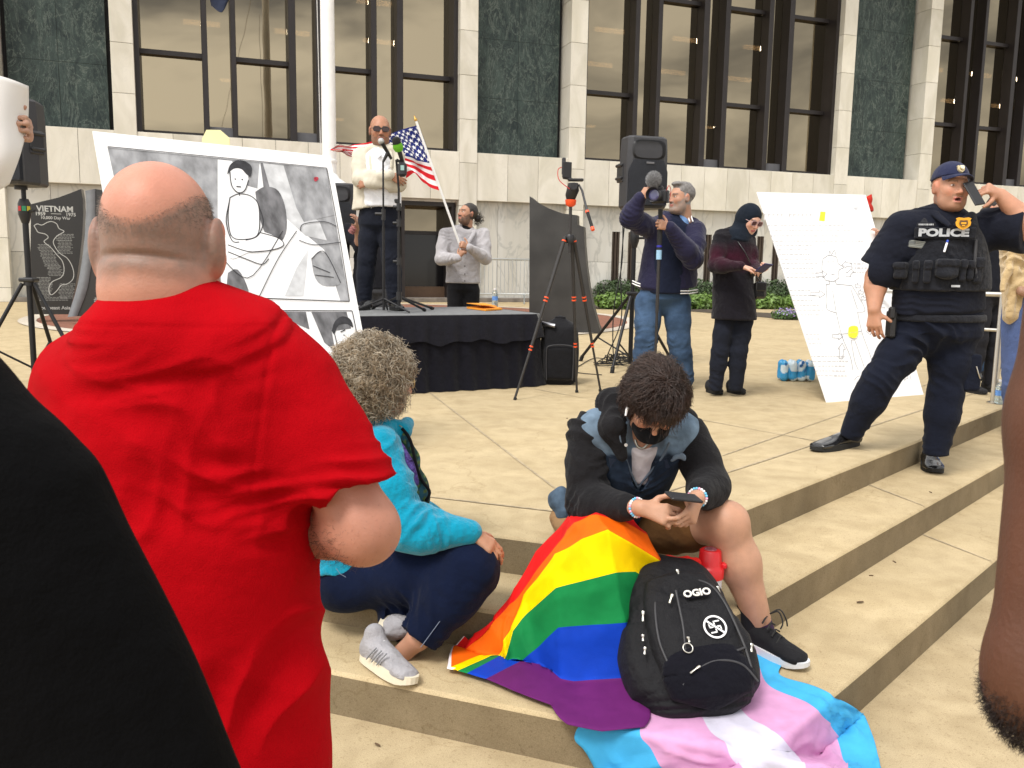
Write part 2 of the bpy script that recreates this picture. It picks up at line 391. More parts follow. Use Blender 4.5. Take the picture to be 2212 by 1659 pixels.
def strands(roots, dirs, length, w, nseg=7, curl=0, cf=3, grav=.0, seed=0, taper=.3, spread=.3, lvar=.3, field=0, ff=9, hug=None):
    """hair locks as thin 3-sided tubes"""
    rs = np.random.RandomState(seed); n = len(roots); L = length*(1+lvar*(rs.rand(n)-.5)*2); T = np.linspace(0, 1, nseg)
    d = dirs+spread*rs.normal(size=(n, 3)); d /= np.linalg.norm(d, axis=1)[:, None]
    u = np.cross(d, rs.normal(size=(n, 3))); u /= np.linalg.norm(u, axis=1)[:, None]; v = np.cross(d, u); ph = rs.rand(n)*6.28; f = cf*(1+.4*rs.normal(size=n))
    P_ = np.zeros((n, nseg, 3))
    for i, t in enumerate(T):
        a = ph+f*6.28*t; env = curl*min(1, t*3)
        P_[:, i] = roots+d*(L*t)[:, None]+u*(env*(np.cos(a)-np.cos(ph)))[:, None]+v*(env*(np.sin(a)-np.sin(ph)))[:, None]+np.array([0, 0, -1])*grav*(L*t*t)[:, None]
    if field:
        Q_ = P_.reshape(-1, 3); W_ = np.stack([sn(Q_, ff, seed+i, 2) for i in range(3)], 1).reshape(P_.shape); P_ = P_+W_*field*np.minimum(1, T*2)[None, :, None]
    if hug is not None:
        hd_, r_e, off_, lift = hug; Q_ = hd_.l(P_.reshape(-1, 3)).reshape(P_.shape)-np.array(off_); rho = np.sqrt(((Q_/np.array(r_e))**2).sum(-1)); tgt = 1.0+lift*(.25+T[None, :])*(.55+.9*rs.rand(n)[:, None])+.05*sn(P_.reshape(-1, 3), 8, seed+9).reshape(rho.shape)
        tgt = np.where((Q_[..., 2] < -.03) & (rho > tgt), np.minimum(rho, tgt+.18), tgt); Q_ = Q_/rho[..., None]*tgt[..., None]+np.array(off_); P_ = hd_.c+hd_.s*(Q_ @ hd_.R)
    tang = np.gradient(P_, axis=1); tang /= np.linalg.norm(tang, axis=2)[..., None]+1e-9
    a1 = np.cross(tang, A(.3, .5, .8)); a1 /= np.linalg.norm(a1, axis=2)[..., None]+1e-9; a2 = np.cross(tang, a1)
    V = np.zeros((n, nseg, 3, 3)); wr = w*(1-(1-taper)*T)
    for k in range(3):
        c, s_ = math.cos(2.094*k), math.sin(2.094*k); V[:, :, k] = P_+(a1*c+a2*s_)*wr[None, :, None]
    idx = np.arange(n*nseg*3).reshape(n, nseg, 3); Q = []
    for k in range(3):
        k2 = (k+1) % 3; Q.append(np.stack([idx[:, :-1, k], idx[:, :-1, k2], idx[:, 1:, k2], idx[:, 1:, k]], -1).reshape(-1, 4))
    return V.reshape(-1, 3), np.concatenate(Q)
# ================================================================ SETTING
def concrete(name, col, var=.1, stain=.35, spec=.3):
    m, nt, N, L, b = newmat(name)
    tc = N.new('ShaderNodeTexCoord')
    def noise(sc, det=6, dist=0):
        n = N.new('ShaderNodeTexNoise'); n.inputs['Scale'].default_value = sc; n.inputs['Detail'].default_value = det; n.inputs['Distortion'].default_value = dist
        L.new(tc.outputs['Object'], n.inputs['Vector']); return n.outputs['Fac']
    def ramp(f, p0, c0, p1, c1):
        r = N.new('ShaderNodeValToRGB'); e = r.color_ramp.elements; e[0].position = p0; e[0].color = (*c0, 1); e[1].position = p1; e[1].color = (*c1, 1); L.new(f, r.inputs[0]); return r.outputs[0]
    def mul(a, c, f=1):
        x = N.new('ShaderNodeMixRGB'); x.blend_type = 'MULTIPLY'; x.inputs[0].default_value = f; L.new(a, x.inputs[1]); L.new(c, x.inputs[2]); return x.outputs[0]
    big = ramp(noise(.9, 8, .6), .3, tuple(c*(1-stain*.45) for c in col), .65, col)
    mid = ramp(noise(9, 10, .3), .3, (.90, .88, .85), .62, (1.03, 1.02, 1.0))
    fine = ramp(noise(260, 3), .3, (.78, .77, .74), .6, (1.06, 1.05, 1.05))
    sp = ramp(noise(45, 4), .72, (1, 1, 1), .80, (.65, .58, .48)); pores = ramp(noise(110, 2), .30, (.55, .50, .42), .40, (1, 1, 1)); wipe = ramp(noise(3.2, 7, 1.5), .34, (.88, .86, .82), .60, (1.04, 1.04, 1.04))
    vo = N.new('ShaderNodeTexVoronoi'); vo.feature = 'DISTANCE_TO_EDGE'; vo.inputs['Scale'].default_value = .55; wv = N.new('ShaderNodeVectorMath'); wv.operation = 'ADD'; nz3 = N.new('ShaderNodeTexNoise'); nz3.inputs['Scale'].default_value = 2.5; nz3.inputs['Detail'].default_value = 6; L.new(tc.outputs['Object'], nz3.inputs['Vector']); L.new(tc.outputs['Object'], wv.inputs[0]); L.new(nz3.outputs['Color'], wv.inputs[1]); L.new(wv.outputs[0], vo.inputs['Vector'])
    crk = ramp(vo.outputs['Distance'], .0, (.72, .68, .60), .0045, (1, 1, 1))
    c = mul(mul(mul(mul(mul(mul(big, mid), fine, .9), sp, .6), pores, .5), wipe, .8), crk, .6)
    L.new(c, b.inputs['Base Color']); b.inputs['Roughness'].default_value = .88; b.inputs['Specular IOR Level'].default_value = spec
    bp = N.new('ShaderNodeBump'); bp.inputs['Strength'].default_value = .35; bp.inputs['Distance'].default_value = .004; L.new(noise(180, 5), bp.inputs['Height']); L.new(bp.outputs[0], b.inputs['Normal'])
    return m
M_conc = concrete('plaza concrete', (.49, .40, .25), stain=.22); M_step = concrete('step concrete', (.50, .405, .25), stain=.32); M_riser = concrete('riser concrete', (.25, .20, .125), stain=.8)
M_low = concrete('walk concrete', (.45, .365, .23), stain=.3); M_joint = mat('joint', (.36, .29, .19), .95, var=.3, vs=30); M_rim = concrete('pale border', (.62, .57, .50))
def brickmat():
    m, nt, N, L, b = newmat('red pavers'); tc = N.new('ShaderNodeTexCoord'); br = N.new('ShaderNodeTexBrick')
    br.inputs['Scale'].default_value = 1; br.inputs['Brick Width'].default_value = .2; br.inputs['Row Height'].default_value = .1; br.inputs['Mortar Size'].default_value = .006
    br.inputs['Color1'].default_value = (.27, .105, .06, 1); br.inputs['Color2'].default_value = (.20, .08, .05, 1); br.inputs['Mortar'].default_value = (.12, .07, .05, 1)
    L.new(tc.outputs['Object'], br.inputs['Vector']); L.new(br.outputs[0], b.inputs['Base Color']); b.inputs['Roughness'].default_value = .9; return m
M_brick = brickmat()
# plaza edge geometry: two straight runs of steps that meet at a rounded corner
def nL(a): return a*math.pi/180
Ln, Ld = A(.342, .94), A(-.94, .342)         # left run: inner normal and direction
Rn, Rd = A(-.728, .686), A(.686, .728)       # right run
def edge(cL, cR, far=40, rnd=.10):
    M2 = np.array([Ln, Rn]); c = np.linalg.solve(M2, A(cL, cR)); a0, a1 = c+Ld*rnd, c+Rd*rnd
    arc = [(1-t)**2*a0+2*t*(1-t)*c+t*t*a1 for t in np.linspace(0, 1, 9)]
    return [c+Ld*far]+arc+[c+Rd*far]
E = [edge(3.057, 1.78), edge(2.684, 1.40), edge(2.345, 1.02)]
def slab(name, e, ztop, zbot, back, mt, mr):
    mb = MB(); top = [A(x, y, ztop) for x, y in e]; bev = .012
    # nosing: small chamfer between tread and riser
    def outset(e, d): 
        o = []
        for i, p in enumerate(e):
            t = nz(e[min(i+1, len(e)-1)]-e[max(i-1, 0)]); n = A(t[1], -t[0]); o.append(p+n*d)
        return o
    eo = e; ei = outset(e, -bev)
    T = [A(x, y, ztop) for x, y in ei]; C1 = [A(x, y, ztop-bev*.35) for x, y in outset(e, -bev*.35)]; Rr = [A(x, y, ztop-bev) for x, y in eo]; B = [A(x, y, zbot) for x, y in eo]
    bk = [A(x, y, ztop) for x, y in back]
    mb.add(T+bk[::-1], [tuple(range(len(T)+len(bk)))], 0)
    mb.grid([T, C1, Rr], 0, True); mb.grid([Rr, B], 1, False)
    o = mb.build(name, [mt, mr]); tag(o, kind='structure'); return o
far = [A(-70, 60), A(70, 75)]
slab('plaza', E[0], 0.0, -.15, far, M_conc, M_riser)
def inset(e, d): return [p+d*nz(A(-(e[min(i+1, len(e)-1)]-e[max(i-1, 0)])[1], (e[min(i+1, len(e)-1)]-e[max(i-1, 0)])[0])) for i, p in enumerate(e)]
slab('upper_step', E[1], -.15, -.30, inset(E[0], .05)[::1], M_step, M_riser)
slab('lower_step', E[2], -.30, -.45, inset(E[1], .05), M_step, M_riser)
mb = MB(); mb.add([A(-70, -40, -.45), A(70, -40, -.45), A(70, 60, -.45), A(-70, 60, -.45)], [(0, 1, 2, 3)]); tag(mb.build('ground', M_low), kind='structure')
# tooled joints
def strip(mb, pts, w, z):
    pts = [A(p[0], p[1], z) for p in pts]; Lr, Rr = [], []
    for i, p in enumerate(pts):
        t = nz(pts[min(i+1, len(pts)-1)]-pts[max(i-1, 0)]); n = A(-t[1], t[0], 0); j = .0015*math.sin(i*7.3); Lr.append(p+n*(w/2+j)); Rr.append(p-n*(w/2+j))
    mb.grid([Lr, Rr], 0, False)
def seg(a, b, n=24): return [lerp(a, b, t) for t in np.linspace(0, 1, n)]
mb = MB()
def jline(p0, p1, ext=1.0, z=.003, w=.012):
    a, b = G(*p0, 0), G(*p1, 0); d = b-a; strip(mb, seg(a-d*(ext-1), b+d*(ext-1)), w, z)
jline((929, 849), (1152, 1020)); jline((1152, 1020), (1262, 1102)); 
inn = edge(3.457, 2.18, 12); strip(mb, seg(inn[0], inn[1], 60)+inn[1:-1]+seg(inn[-2], inn[-1], 60), .013, .0035)
jline((1152, 840), (1880, 975), 1.0, w=.009); jline((1560, 985), (2120, 790), 1.0, w=.009); jline((1380, 735), (2150, 830), 1.0, w=.009)
o = mb.build('paving_joints', M_joint); tag(o, kind='structure')
mb = MB()
for k, z in ((0, -.147), (1, -.297)):
    for t in (2.2, 5.4, 9):
        a = E[k][-2]+Rd*t; b = E[k+1][-2]+Rd*t; strip(mb, seg(a, b, 6), .009, z)
o = mb.build('step_joints', M_joint); tag(o, kind='structure')
# memorial ring of red pavers with a pale border
RC, RR = A(-3.3, 17.4), 5.85
def disc(name, r0, r1, z, m, n=96):
    mb = MB(); a = [A(RC[0]+r0*math.cos(t), RC[1]+r0*math.sin(t), z) for t in np.linspace(0, 2*math.pi, n)]; b = [A(RC[0]+r1*math.cos(t), RC[1]+r1*math.sin(t), z) for t in np.linspace(0, 2*math.pi, n)]
    mb.grid([a, b], 0, False); return tag(mb.build(name, m), kind='structure')
disc('paver_circle', .01, RR-.28, .006, M_brick); disc('circle_border', RR-.28, RR, .012, M_rim)

# ---------------------------------------------------------------- the civic building
FU = nz(A(.94, .342, 0)); FNn = A(FU[1], -FU[0], 0); FO = P(1000, 335, 25.0); FO[2] = 0     # facade origin, along, towards camera
def FS(x, y, dep=0):
    """picture point -> (s, z) on a facade plane set back by dep"""
    r = ray(x, y); o = FO-FNn*dep; t = ((o-CAMP) @ FNn)/(r @ FNn); p = CAMP+r*t; return (p-FO) @ FU, p[2]
def FW3(s, d, z): return FO+FU*s+FNn*d+A(0, 0, z)
SILL = FS(1000, 328)[1]; BAND = FS(1100, 436)[1]; TOP = 12.5; REC = .75
B = thing('office_building', FW3(0, 0, 0), 'white marble civic building with dark green stone panels and bronze windows', 'building')
def marble(name, base, vein, yel, sc=1.0, vamt=1.0):
    m, nt, N, L, b = newmat(name); tc = N.new('ShaderNodeTexCoord'); mp = N.new('ShaderNodeMapping'); mp.inputs['Scale'].default_value = (sc, sc, sc*.45); mp.inputs['Rotation'].default_value = (0, .5, 0); L.new(tc.outputs['Object'], mp.inputs[0])
    geo = N.new('ShaderNodeNewGeometry'); ad = N.new('ShaderNodeVectorMath'); L.new(mp.outputs[0], ad.inputs[0])
    sc_ = N.new('ShaderNodeVectorMath'); sc_.operation = 'SCALE'; sc_.inputs['Scale'].default_value = 40; cx = N.new('ShaderNodeCombineXYZ'); L.new(geo.outputs['Random Per Island'], cx.inputs[0]); L.new(geo.outputs['Random Per Island'], cx.inputs[2]); L.new(cx.outputs[0], sc_.inputs[0]); L.new(sc_.outputs[0], ad.inputs[1])
    n1 = N.new('ShaderNodeTexNoise'); n1.inputs['Scale'].default_value = 1.1; n1.inputs['Detail'].default_value = 8; n1.inputs['Distortion'].default_value = 1.6; L.new(ad.outputs[0], n1.inputs['Vector'])
    r1 = N.new('ShaderNodeValToRGB'); e = r1.color_ramp.elements; e[0].position = .34; e[0].color = (*yel, 1); e[1].position = .6; e[1].color = (*base, 1); L.new(n1.outputs['Fac'], r1.inputs[0])
    n2 = N.new('ShaderNodeTexNoise'); n2.inputs['Scale'].default_value = 1.7; n2.inputs['Detail'].default_value = 9; n2.inputs['Distortion'].default_value = 2.5; L.new(ad.outputs[0], n2.inputs['Vector'])
    s2 = N.new('ShaderNodeMath'); s2.operation = 'SUBTRACT'; s2.inputs[1].default_value = .5; a2 = N.new('ShaderNodeMath'); a2.operation = 'ABSOLUTE'; L.new(n2.outputs['Fac'], s2.inputs[0]); L.new(s2.outputs[0], a2.inputs[0])
    r2 = N.new('ShaderNodeValToRGB'); e = r2.color_ramp.elements; e[0].position = 0; e[0].color = (vamt,)*3+(1,); e[1].position = .035; e[1].color = (0, 0, 0, 1); L.new(a2.outputs[0], r2.inputs[0])
    mx = N.new('ShaderNodeMixRGB'); L.new(r2.outputs[0], mx.inputs[0]); L.new(r1.outputs[0], mx.inputs[1]); mx.inputs[2].default_value = (*vein, 1)
    rb = N.new('ShaderNodeMapRange'); rb.inputs[3].default_value = .9; rb.inputs[4].default_value = 1.06; L.new(geo.outputs['Random Per Island'], rb.inputs[0])
    vs = N.new('ShaderNodeVectorMath'); vs.operation = 'SCALE'; L.new(mx.outputs[0], vs.inputs[0]); L.new(rb.outputs[0], vs.inputs['Scale'])
    L.new(vs.outputs[0], b.inputs['Base Color']); b.inputs['Roughness'].default_value = .45; return m
M_mar = marble('white marble', (.66, .63, .55), (.49, .47, .42), (.55, .52, .43), 1, .2); M_mar2 = marble('veined marble', (.58, .57, .53), (.33, .33, .31), (.47, .45, .39), .45, .6)
def greenstone():
    m, nt, N, L, b = newmat('green stone'); tc = N.new('ShaderNodeTexCoord'); mp = N.new('ShaderNodeMapping'); mp.inputs['Scale'].default_value = (1, 1, .45); L.new(tc.outputs['Object'], mp.inputs[0])
    def veins(sc, dist, w, off):
        n = N.new('ShaderNodeTexNoise'); n.inputs['Scale'].default_value = sc; n.inputs['Detail'].default_value = 9; n.inputs['Roughness'].default_value = .62; n.inputs['Distortion'].default_value = dist; L.new(mp.outputs[0], n.inputs['Vector'])
        s = N.new('ShaderNodeMath'); s.operation = 'SUBTRACT'; s.inputs[1].default_value = off; a = N.new('ShaderNodeMath'); a.operation = 'ABSOLUTE'; L.new(n.outputs['Fac'], s.inputs[0]); L.new(s.outputs[0], a.inputs[0])
        r = N.new('ShaderNodeMapRange'); r.inputs[1].default_value = 0; r.inputs[2].default_value = w; r.inputs[3].default_value = 1; r.inputs[4].default_value = 0; L.new(a.outputs[0], r.inputs[0]); return r.outputs[0]
    n = N.new('ShaderNodeTexNoise'); n.inputs['Scale'].default_value = 2.2; n.inputs['Detail'].default_value = 12; n.inputs['Roughness'].default_value = .72; n.inputs['Distortion'].default_value = 1.2; L.new(mp.outputs[0], n.inputs['Vector'])
    r = N.new('ShaderNodeValToRGB'); e = r.color_ramp.elements; e[0].position = .35; e[0].color = (.010, .018, .019, 1); e[1].position = .74; e[1].color = (.050, .074, .066, 1); L.new(n.outputs['Fac'], r.inputs[0])
    c = r.outputs[0]
    for sc, di, w, off, amt, colr in ((1.3, 3.2, .02, .5, .5, (.17, .20, .17)), (3.4, 2.2, .022, .46, .4, (.11, .145, .125)), (7, 1.5, .03, .55, .28, (.10, .13, .11))):
        v = veins(sc, di, w, off); mu = N.new('ShaderNodeMath'); mu.operation = 'MULTIPLY'; mu.inputs[1].default_value = amt; L.new(v, mu.inputs[0])
        mx = N.new('ShaderNodeMixRGB'); L.new(mu.outputs[0], mx.inputs[0]); L.new(c, mx.inputs[1]); mx.inputs[2].default_value = (*colr, 1); c = mx.outputs[0]
    L.new(c, b.inputs['Base Color']); b.inputs['Roughness'].default_value = .42; b.inputs['Specular IOR Level'].default_value = .25; return m
M_green = greenstone()
M_bronze = mat('dark bronze', (.022, .018, .018), .45, .3, var=.15, vs=3); M_bronze2 = mat('grey bronze', (.10, .10, .11), .5, .3, var=.1)
M_backing = mat('joint backing', (.16, .15, .13), .9)  # dark backing that fills the open joints between marble blocks
def glassmat():
    m, nt, N, L, b = newmat('bronze glass'); N.remove(b); o = N['Material Output']; gl = N.new('ShaderNodeBsdfGlossy'); gl.inputs['Color'].default_value = (.31, .26, .18, 1); gl.inputs['Roughness'].default_value = .02
    tr = N.new('ShaderNodeBsdfTransparent'); tr.inputs['Color'].default_value = (.30, .25, .19, 1); mx = N.new('ShaderNodeMixShader'); mx.inputs[0].default_value = .78
    tc = N.new('ShaderNodeTexCoord'); n = N.new('ShaderNodeTexNoise'); n.inputs['Scale'].default_value = .5; L.new(tc.outputs['Object'], n.inputs['Vector']); bp = N.new('ShaderNodeBump'); bp.inputs['Strength'].default_value = .08; bp.inputs['Distance'].default_value = .05; L.new(n.outputs['Fac'], bp.inputs['Height']); L.new(bp.outputs[0], gl.inputs['Normal'])
    L.new(tr.outputs[0], mx.inputs[1]); L.new(gl.outputs[0], mx.inputs[2]); L.new(mx.outputs[0], o.inputs[0]); return m
M_glass = glassmat()
def fbox(mb, s0, s1, d0, d1, z0, z1, mi=0, bev=0):
    c = FW3((s0+s1)/2, (d0+d1)/2, (z0+z1)/2); mb.box(c, (s1-s0, d1-d0, z1-z0), FU, FNn, A(0, 0, 1), mi, bev)
colpx = [(-36, 2), (258, 296), (998, 1030), (1233, 1262), (1803, 1829), (1986, 2007)]
cols = [(FS(a, 335+.063*(a-1000))[0], FS(b, 335+.063*(b-1000))[0]) for a, b in colpx]
bayw = cols[2][0]-cols[1][1]; panw = cols[3][0]-cols[2][1]
cols.append((cols[5][1]+bayw, cols[5][1]+bayw+.5)); cols.insert(0, (cols[0][0]-bayw-.5, cols[0][0]-bayw))
# lower wall, band, columns
M_gap = M_backing
S0, S1 = cols[0][0]-1, cols[-1][1]+3
mb = MB(); zs = [FS(950, 20)[1]+k*1.22 for k in range(-6, 5)]
for a, b in cols:
    a, b = b-.52, b
    c = (a+b)/2; z = BAND
    mb2 = MB(); edges = [0.0]+[z_ for z_ in (np.arange(11)*1.2+.35)]+[TOP]
    for z0, z1 in zip(edges[:-1], edges[1:]): fbox(mb2, a, b, -REC, .03, z0+.005, z1-.005, 0, .004)
    fbox(mb2, a+.02, b-.02, -REC+.01, .012, 0, TOP, 1)
    mb2.build('column', [M_mar, M_gap], B)
doorS = (FS(872, 520)[0], FS(988, 520)[0]); doorZ = FS(930, 434)[1]
slots = [FS(x, 540)[0] for x in (1337, 1372, 1519, 1552, 1651, 1678)]; slots = [slots[0], slots[1], slots[1]+2.1, slots[1]+2.75, slots[4], slots[4]+.62, slots[4]+3.1, slots[4]+3.7, slots[4]+6.5]
zt, zb = FS(1337, 500)[1], FS(1337, 612)[1]
mb = MB()
colset = [(b-.52, b) for a, b in cols]
for (a0, b0), (a1, b1) in zip(colset[:-1], colset[1:]):
    w = a1-b0; n = max(2, round(w/.82))
    for k in range(n): fbox(mb, b0+w*k/n+.005, b0+w*(k+1)/n-.005, -.16, 0, BAND, SILL, 0, .004)
    fbox(mb, b0, a1, -REC-.2, -.02, BAND+.02, SILL-.012, 1)
mb.build('wall_band', [M_mar, M_gap], B)
mb = MB()
def wallspan(s0, s1, z0, z1):
    if s1-s0 < .05: return
    n = max(1, round((s1-s0)/1.25))
    for k in range(n): fbox(mb, s0+(s1-s0)*k/n+.004, s0+(s1-s0)*(k+1)/n-.004, -.5, -.22, z0, z1, 0, .003)
cuts = sorted([(doorS[0]-.05, doorS[1]+.05, 0, doorZ)]+[(s-.13, s+.13, zb, zt) for s in slots])
cur = S0
for s0, s1, z0, z1 in cuts:
    for za, zc in ((0.12, BAND*.42), (BAND*.42+.008, BAND+.03)): wallspan(cur, s0, za, zc)
    if z1 < BAND: fbox(mb, s0, s1, -.5, -.225, z1, BAND+.03, 0)
    if z0 > .12: fbox(mb, s0, s1, -.5, -.225, .12, z0, 0)
    cur = s1
for za, zc in ((0.12, BAND*.42), (BAND*.42+.008, BAND+.03)): wallspan(cur, S1, za, zc)
mb.build('lower_wall', [M_mar2], B)
M_dark = mat('interior dark', (.012, .012, .014), .8, var=.2)
mb = MB(); fbox(mb, S0, S1, -6.2, -6, -.2, TOP); fbox(mb, S0, S1, -6, -REC-.3, 3.1, 3.3); fbox(mb, S0, S1, -6, -REC-.3, TOP-.4, TOP-.2); fbox(mb, S0, S1, -6, -.52, -.2, .1); fbox(mb, S1-.1, S1, -6, -.3, 0, TOP); fbox(mb, S0, S0+.1, -6, -.3, 0, TOP)
mb.build('interior', M_dark, B)
mb = MB(); fbox(mb, S0, S1, -6.2, 1.6, TOP, TOP+.5); mb.build('roof_overhang', M_mar, B)
mb = MB(); fbox(mb, S0, S1, -.5, .02, 0, .12, 0, .01); mb.build('base_course', mat('base stone', (.16, .14, .12), .8, var=.3, vs=5), B)
for s in slots:
    mb = MB(); fbox(mb, s-.13, s-.07, -.45, -.24, zb, zt); fbox(mb, s-.035, s+.035, -.45, -.235, zb, zt); fbox(mb, s+.07, s+.13, -.45, -.24, zb, zt); fbox(mb, s-.13, s+.13, -.5, -.42, zb, zt, 1); mb.build('slot_window', [mat('brown metal', (.05, .035, .025), .6, .3), M_dark], B)
# windows (glass bays) and stone panels
bl = [(297, 318, 'f'), (440, 452, 'm'), (502, 513, 'm'), (625, 640, 'm'), (683, 696, 'm'), (800, 812, 'm'), (855, 868, 'm'), (970, 984, 'f')]
span = (300, 998)
s_a, s_b = FS(300, 290, 0)[0], FS(998, 320, 0)[0]
fr = []
for a, b, t in bl:
    y = 335+.063*((a+b)/2-1000)-60
    fr.append((FS(a, y, REC*.7)[0], FS(b, y, REC*.7)[0], t))
f0, f1 = colset[2][0]*0+colset[1+1][0], None
bays = [(colset[2][1], colset[3][0]), (colset[4][1], colset[5][0]), (colset[6][1], colset[7][0]), (colset[0][1], colset[1][0])]
base_a, base_b = bays[0]; FR = [((a-base_a)/(base_b-base_a), (b-base_a)/(base_b-base_a), t) for a, b, t in fr]
ztr = FS(720, 150, REC)[1]; M_lampe = mat('ceiling lamp', (1, .82, .55), emit=13.0, var=0)
for bi, (a, b) in enumerate(bays):
    w = b-a; fr_ = MB(); gl = MB(); tr = MB()
    fbox(fr_, a, a+.12, -REC, -.2, SILL, TOP); fbox(fr_, b-.12, b, -REC, -.2, SILL, TOP); fbox(fr_, a, b, -REC, -REC+.14, SILL-.01, SILL+.14)
    prev = a+.12; wide = True; k = 0
    for x0, x1, t in FR[1:-1]:
        s0, s1 = a+w*x0, a+w*x1
        fbox(fr_, s0, s1, -REC, -REC+.42, SILL, TOP, 0, .01)
        if k % 2 == 0: fbox(fr_, prev, s0, -REC, -REC+.16, ztr-.06, ztr+.06); fbox(fr_, prev, s0, -REC, -REC+.16, ztr+2.9, ztr+3.02)
        else: fbox(fr_, prev, s0, -REC, -REC+.3, SILL+.0, SILL+.3, 1)
        prev = s1; k += 1
    fbox(fr_, prev, b-.12, -REC, -REC+.16, ztr-.06, ztr+.06); fbox(fr_, prev, b-.12, -REC, -REC+.16, ztr+2.9, ztr+3.02)
    wo = fr_.build('window', [M_bronze, M_bronze2], B)
    # one sheet of glass per opening
    prev = a+.05
    for x0, x1, t in FR[1:-1]+[(1.0, 1.0, 'f')]:
        s1 = a+w*x0; fbox(gl, prev, s1, -REC-.02, -REC, SILL, TOP); prev = a+w*x1
    g = gl.build('pane', M_glass, wo)
    lm = MB(); rs = random.Random(bi+4)
    for i in range(3):
        for j in range(2): s = a+w*(.12+.30*i)+rs.uniform(-.2, .2)+j*.3; fbox(lm, s, s+1.0, -2-j*1.5, -1.88-j*1.5, 8.5-(j % 2)*.7, 8.62-(j % 2)*.7)
    for i in range(2): s = a+w*(.2+.4*i)+rs.uniform(-.5, .5); z = rs.uniform(5.0, 6.5); fbox(lm, s, s+.28, -3, -2.8, z, z+.05)
    lm.build('ceiling_lamp', M_lampe, B)
for a, b in ((colset[1][1], colset[2][0]), (colset[3][1], colset[4][0]), (colset[5][1], colset[6][0])):
    mb = MB(); nz_ = 5; zz = np.linspace(SILL-.01, TOP, 6); ns = 2 if b-a > 2.4 else 1
    for i in range(5):
        for j in range(ns): fbox(mb, a+(b-a)*j/ns+(.004 if j else .12), a+(b-a)*(j+1)/ns-(.004 if j < ns-1 else .14), -REC, -REC+.2, zz[i]+.004, zz[i+1]-.004, 0)
    fbox(mb, a, b, -REC-.05, -REC+.02, SILL, TOP, 1); mb.build('stone_panel', [M_green, M_dark], B)
# entrance
mb = MB(); s0, s1 = doorS; fbox(mb, s0, s0+.1, -1.2, -.3, 0.1, doorZ); fbox(mb, s1-.1, s1, -1.2, -.3, 0.1, doorZ); fbox(mb, s0, s1, -1.2, -.28, doorZ-.12, doorZ+.002); zm = FS(930, 590*0+532)[1]*0+FS(930, 500)[1]
fbox(mb, s0+.1, s1-.1, -1.2, -1.05, zm-.05, zm+.05); fbox(mb, s0+.1, s1-.1, -1.2, -1.0, .1, .42, 1)
dr = mb.build('door', [M_bronze, mat('bronze kick panel', (.12, .07, .04), .5, .2)], B)
mb = MB(); fbox(mb, s0+.1, s1-.1, -1.16, -1.14, zm+.05, doorZ-.12); mb.build('transom_pane', M_glass, dr)
mb = MB(); fbox(mb, s0+.1, s1-.1, -1.16, -1.14, .42, zm-.05); mb.build('door_pane', mat('dark pane', (.004, .004, .005), .15, var=0), dr)

# ---------------------------------------------------------------- planting along the wall
M_leafD = mat('dark leaf', (.035, .065, .02), .6, var=.5, vs=5); M_leafL = mat('light leaf', (.11, .19, .035), .55, var=.45, vs=6); M_leafM = mat('mid leaf', (.06, .115, .03), .6, var=.45, vs=6); M_fl = mat('lavender flower', (.30, .24, .48), .7, var=.2)
M_stem = mat('stem', (.07, .05, .03), .9)
def leaves(c, r, n, size, seed, flat=.6):
    rs = np.random.RandomState(seed); V = []; d = rs.normal(size=(n, 3)); d /= np.linalg.norm(d, axis=1)[:, None]; rr = rs.rand(n)**.4
    p = np.asarray(c)+d*rr[:, None]*np.asarray(r)*(1+.25*sn(d*1.0+np.asarray(c), .6, seed)[:, None]); p[:, 2] = np.maximum(p[:, 2], .02)
    t = rs.normal(size=(n, 3)); t /= np.linalg.norm(t, axis=1)[:, None]; nn = d+rs.normal(size=(n, 3))*.6+A(0, 0, flat); u = np.cross(nn, t); u /= np.linalg.norm(u, axis=1)[:, None]; w = np.cross(nn, u); w /= np.linalg.norm(w, axis=1)[:, None]
    s = size*(.6+.8*rs.rand(n))[:, None]
    V = np.stack([p-u*s, p-w*s*.5, p+u*s, p+w*s*.5], 1).reshape(-1, 3); return V, np.arange(4*n).reshape(-1, 4)
def shrub(name, c, r, n, size, m, label, cat, seed, group=None):
    b0 = A(c[0], c[1], 0); t = thing(name, b0, label, cat, group); V, F = leaves(A(c[0], c[1], r[2]*.8), r, n, size, seed)
    mesh_np('foliage', V, F, m, t, False); mb = MB(); rs = random.Random(seed)
    for i in range(7): a = rs.random()*6.3; mb.tube([b0, b0+A(math.cos(a)*r[0]*.4, math.sin(a)*r[1]*.4, r[2]*1.1)], [.012, .005], 5)
    mb.build('stem', M_stem, t); return t
yh = 612
mb = MB(); bedn = [G(x, y) for x, y in ((1290, 668), (1480, 672), (1700, 690), (1900, 700), (2212, 706))]; bk = [p+A(-.3, 3.2, 0) for p in bedn]
bedn = [p+A(0, 0, .008) for p in bedn]; bk = [p+A(0, 0, .008) for p in bk]; mb.grid([bedn, bk], 0, False); tag(mb.build('planting_bed', mat('soil', (.06, .045, .03), .95, var=.4)), kind='structure')
specs = []
def bx(x, y): p = G(x, y); return p
k = 0
for x, lab in ((1345, 'clipped dark evergreen shrub beside the speaker stand pole'), (1520, 'clipped dark evergreen shrub behind the veiled woman, left of her'), (1690, 'dark evergreen shrub between the veiled woman and the white poster'), (2110, 'dark evergreen shrub behind the steel handrail')):
    p = bx(x, 655)+A(0, .6, 0); shrub('evergreen_shrub', p, (1.0, .5, .42), 3000, .05, M_leafD, lab, 'shrub', 10+k, 'dark evergreen shrubs along the marble wall'); k += 1
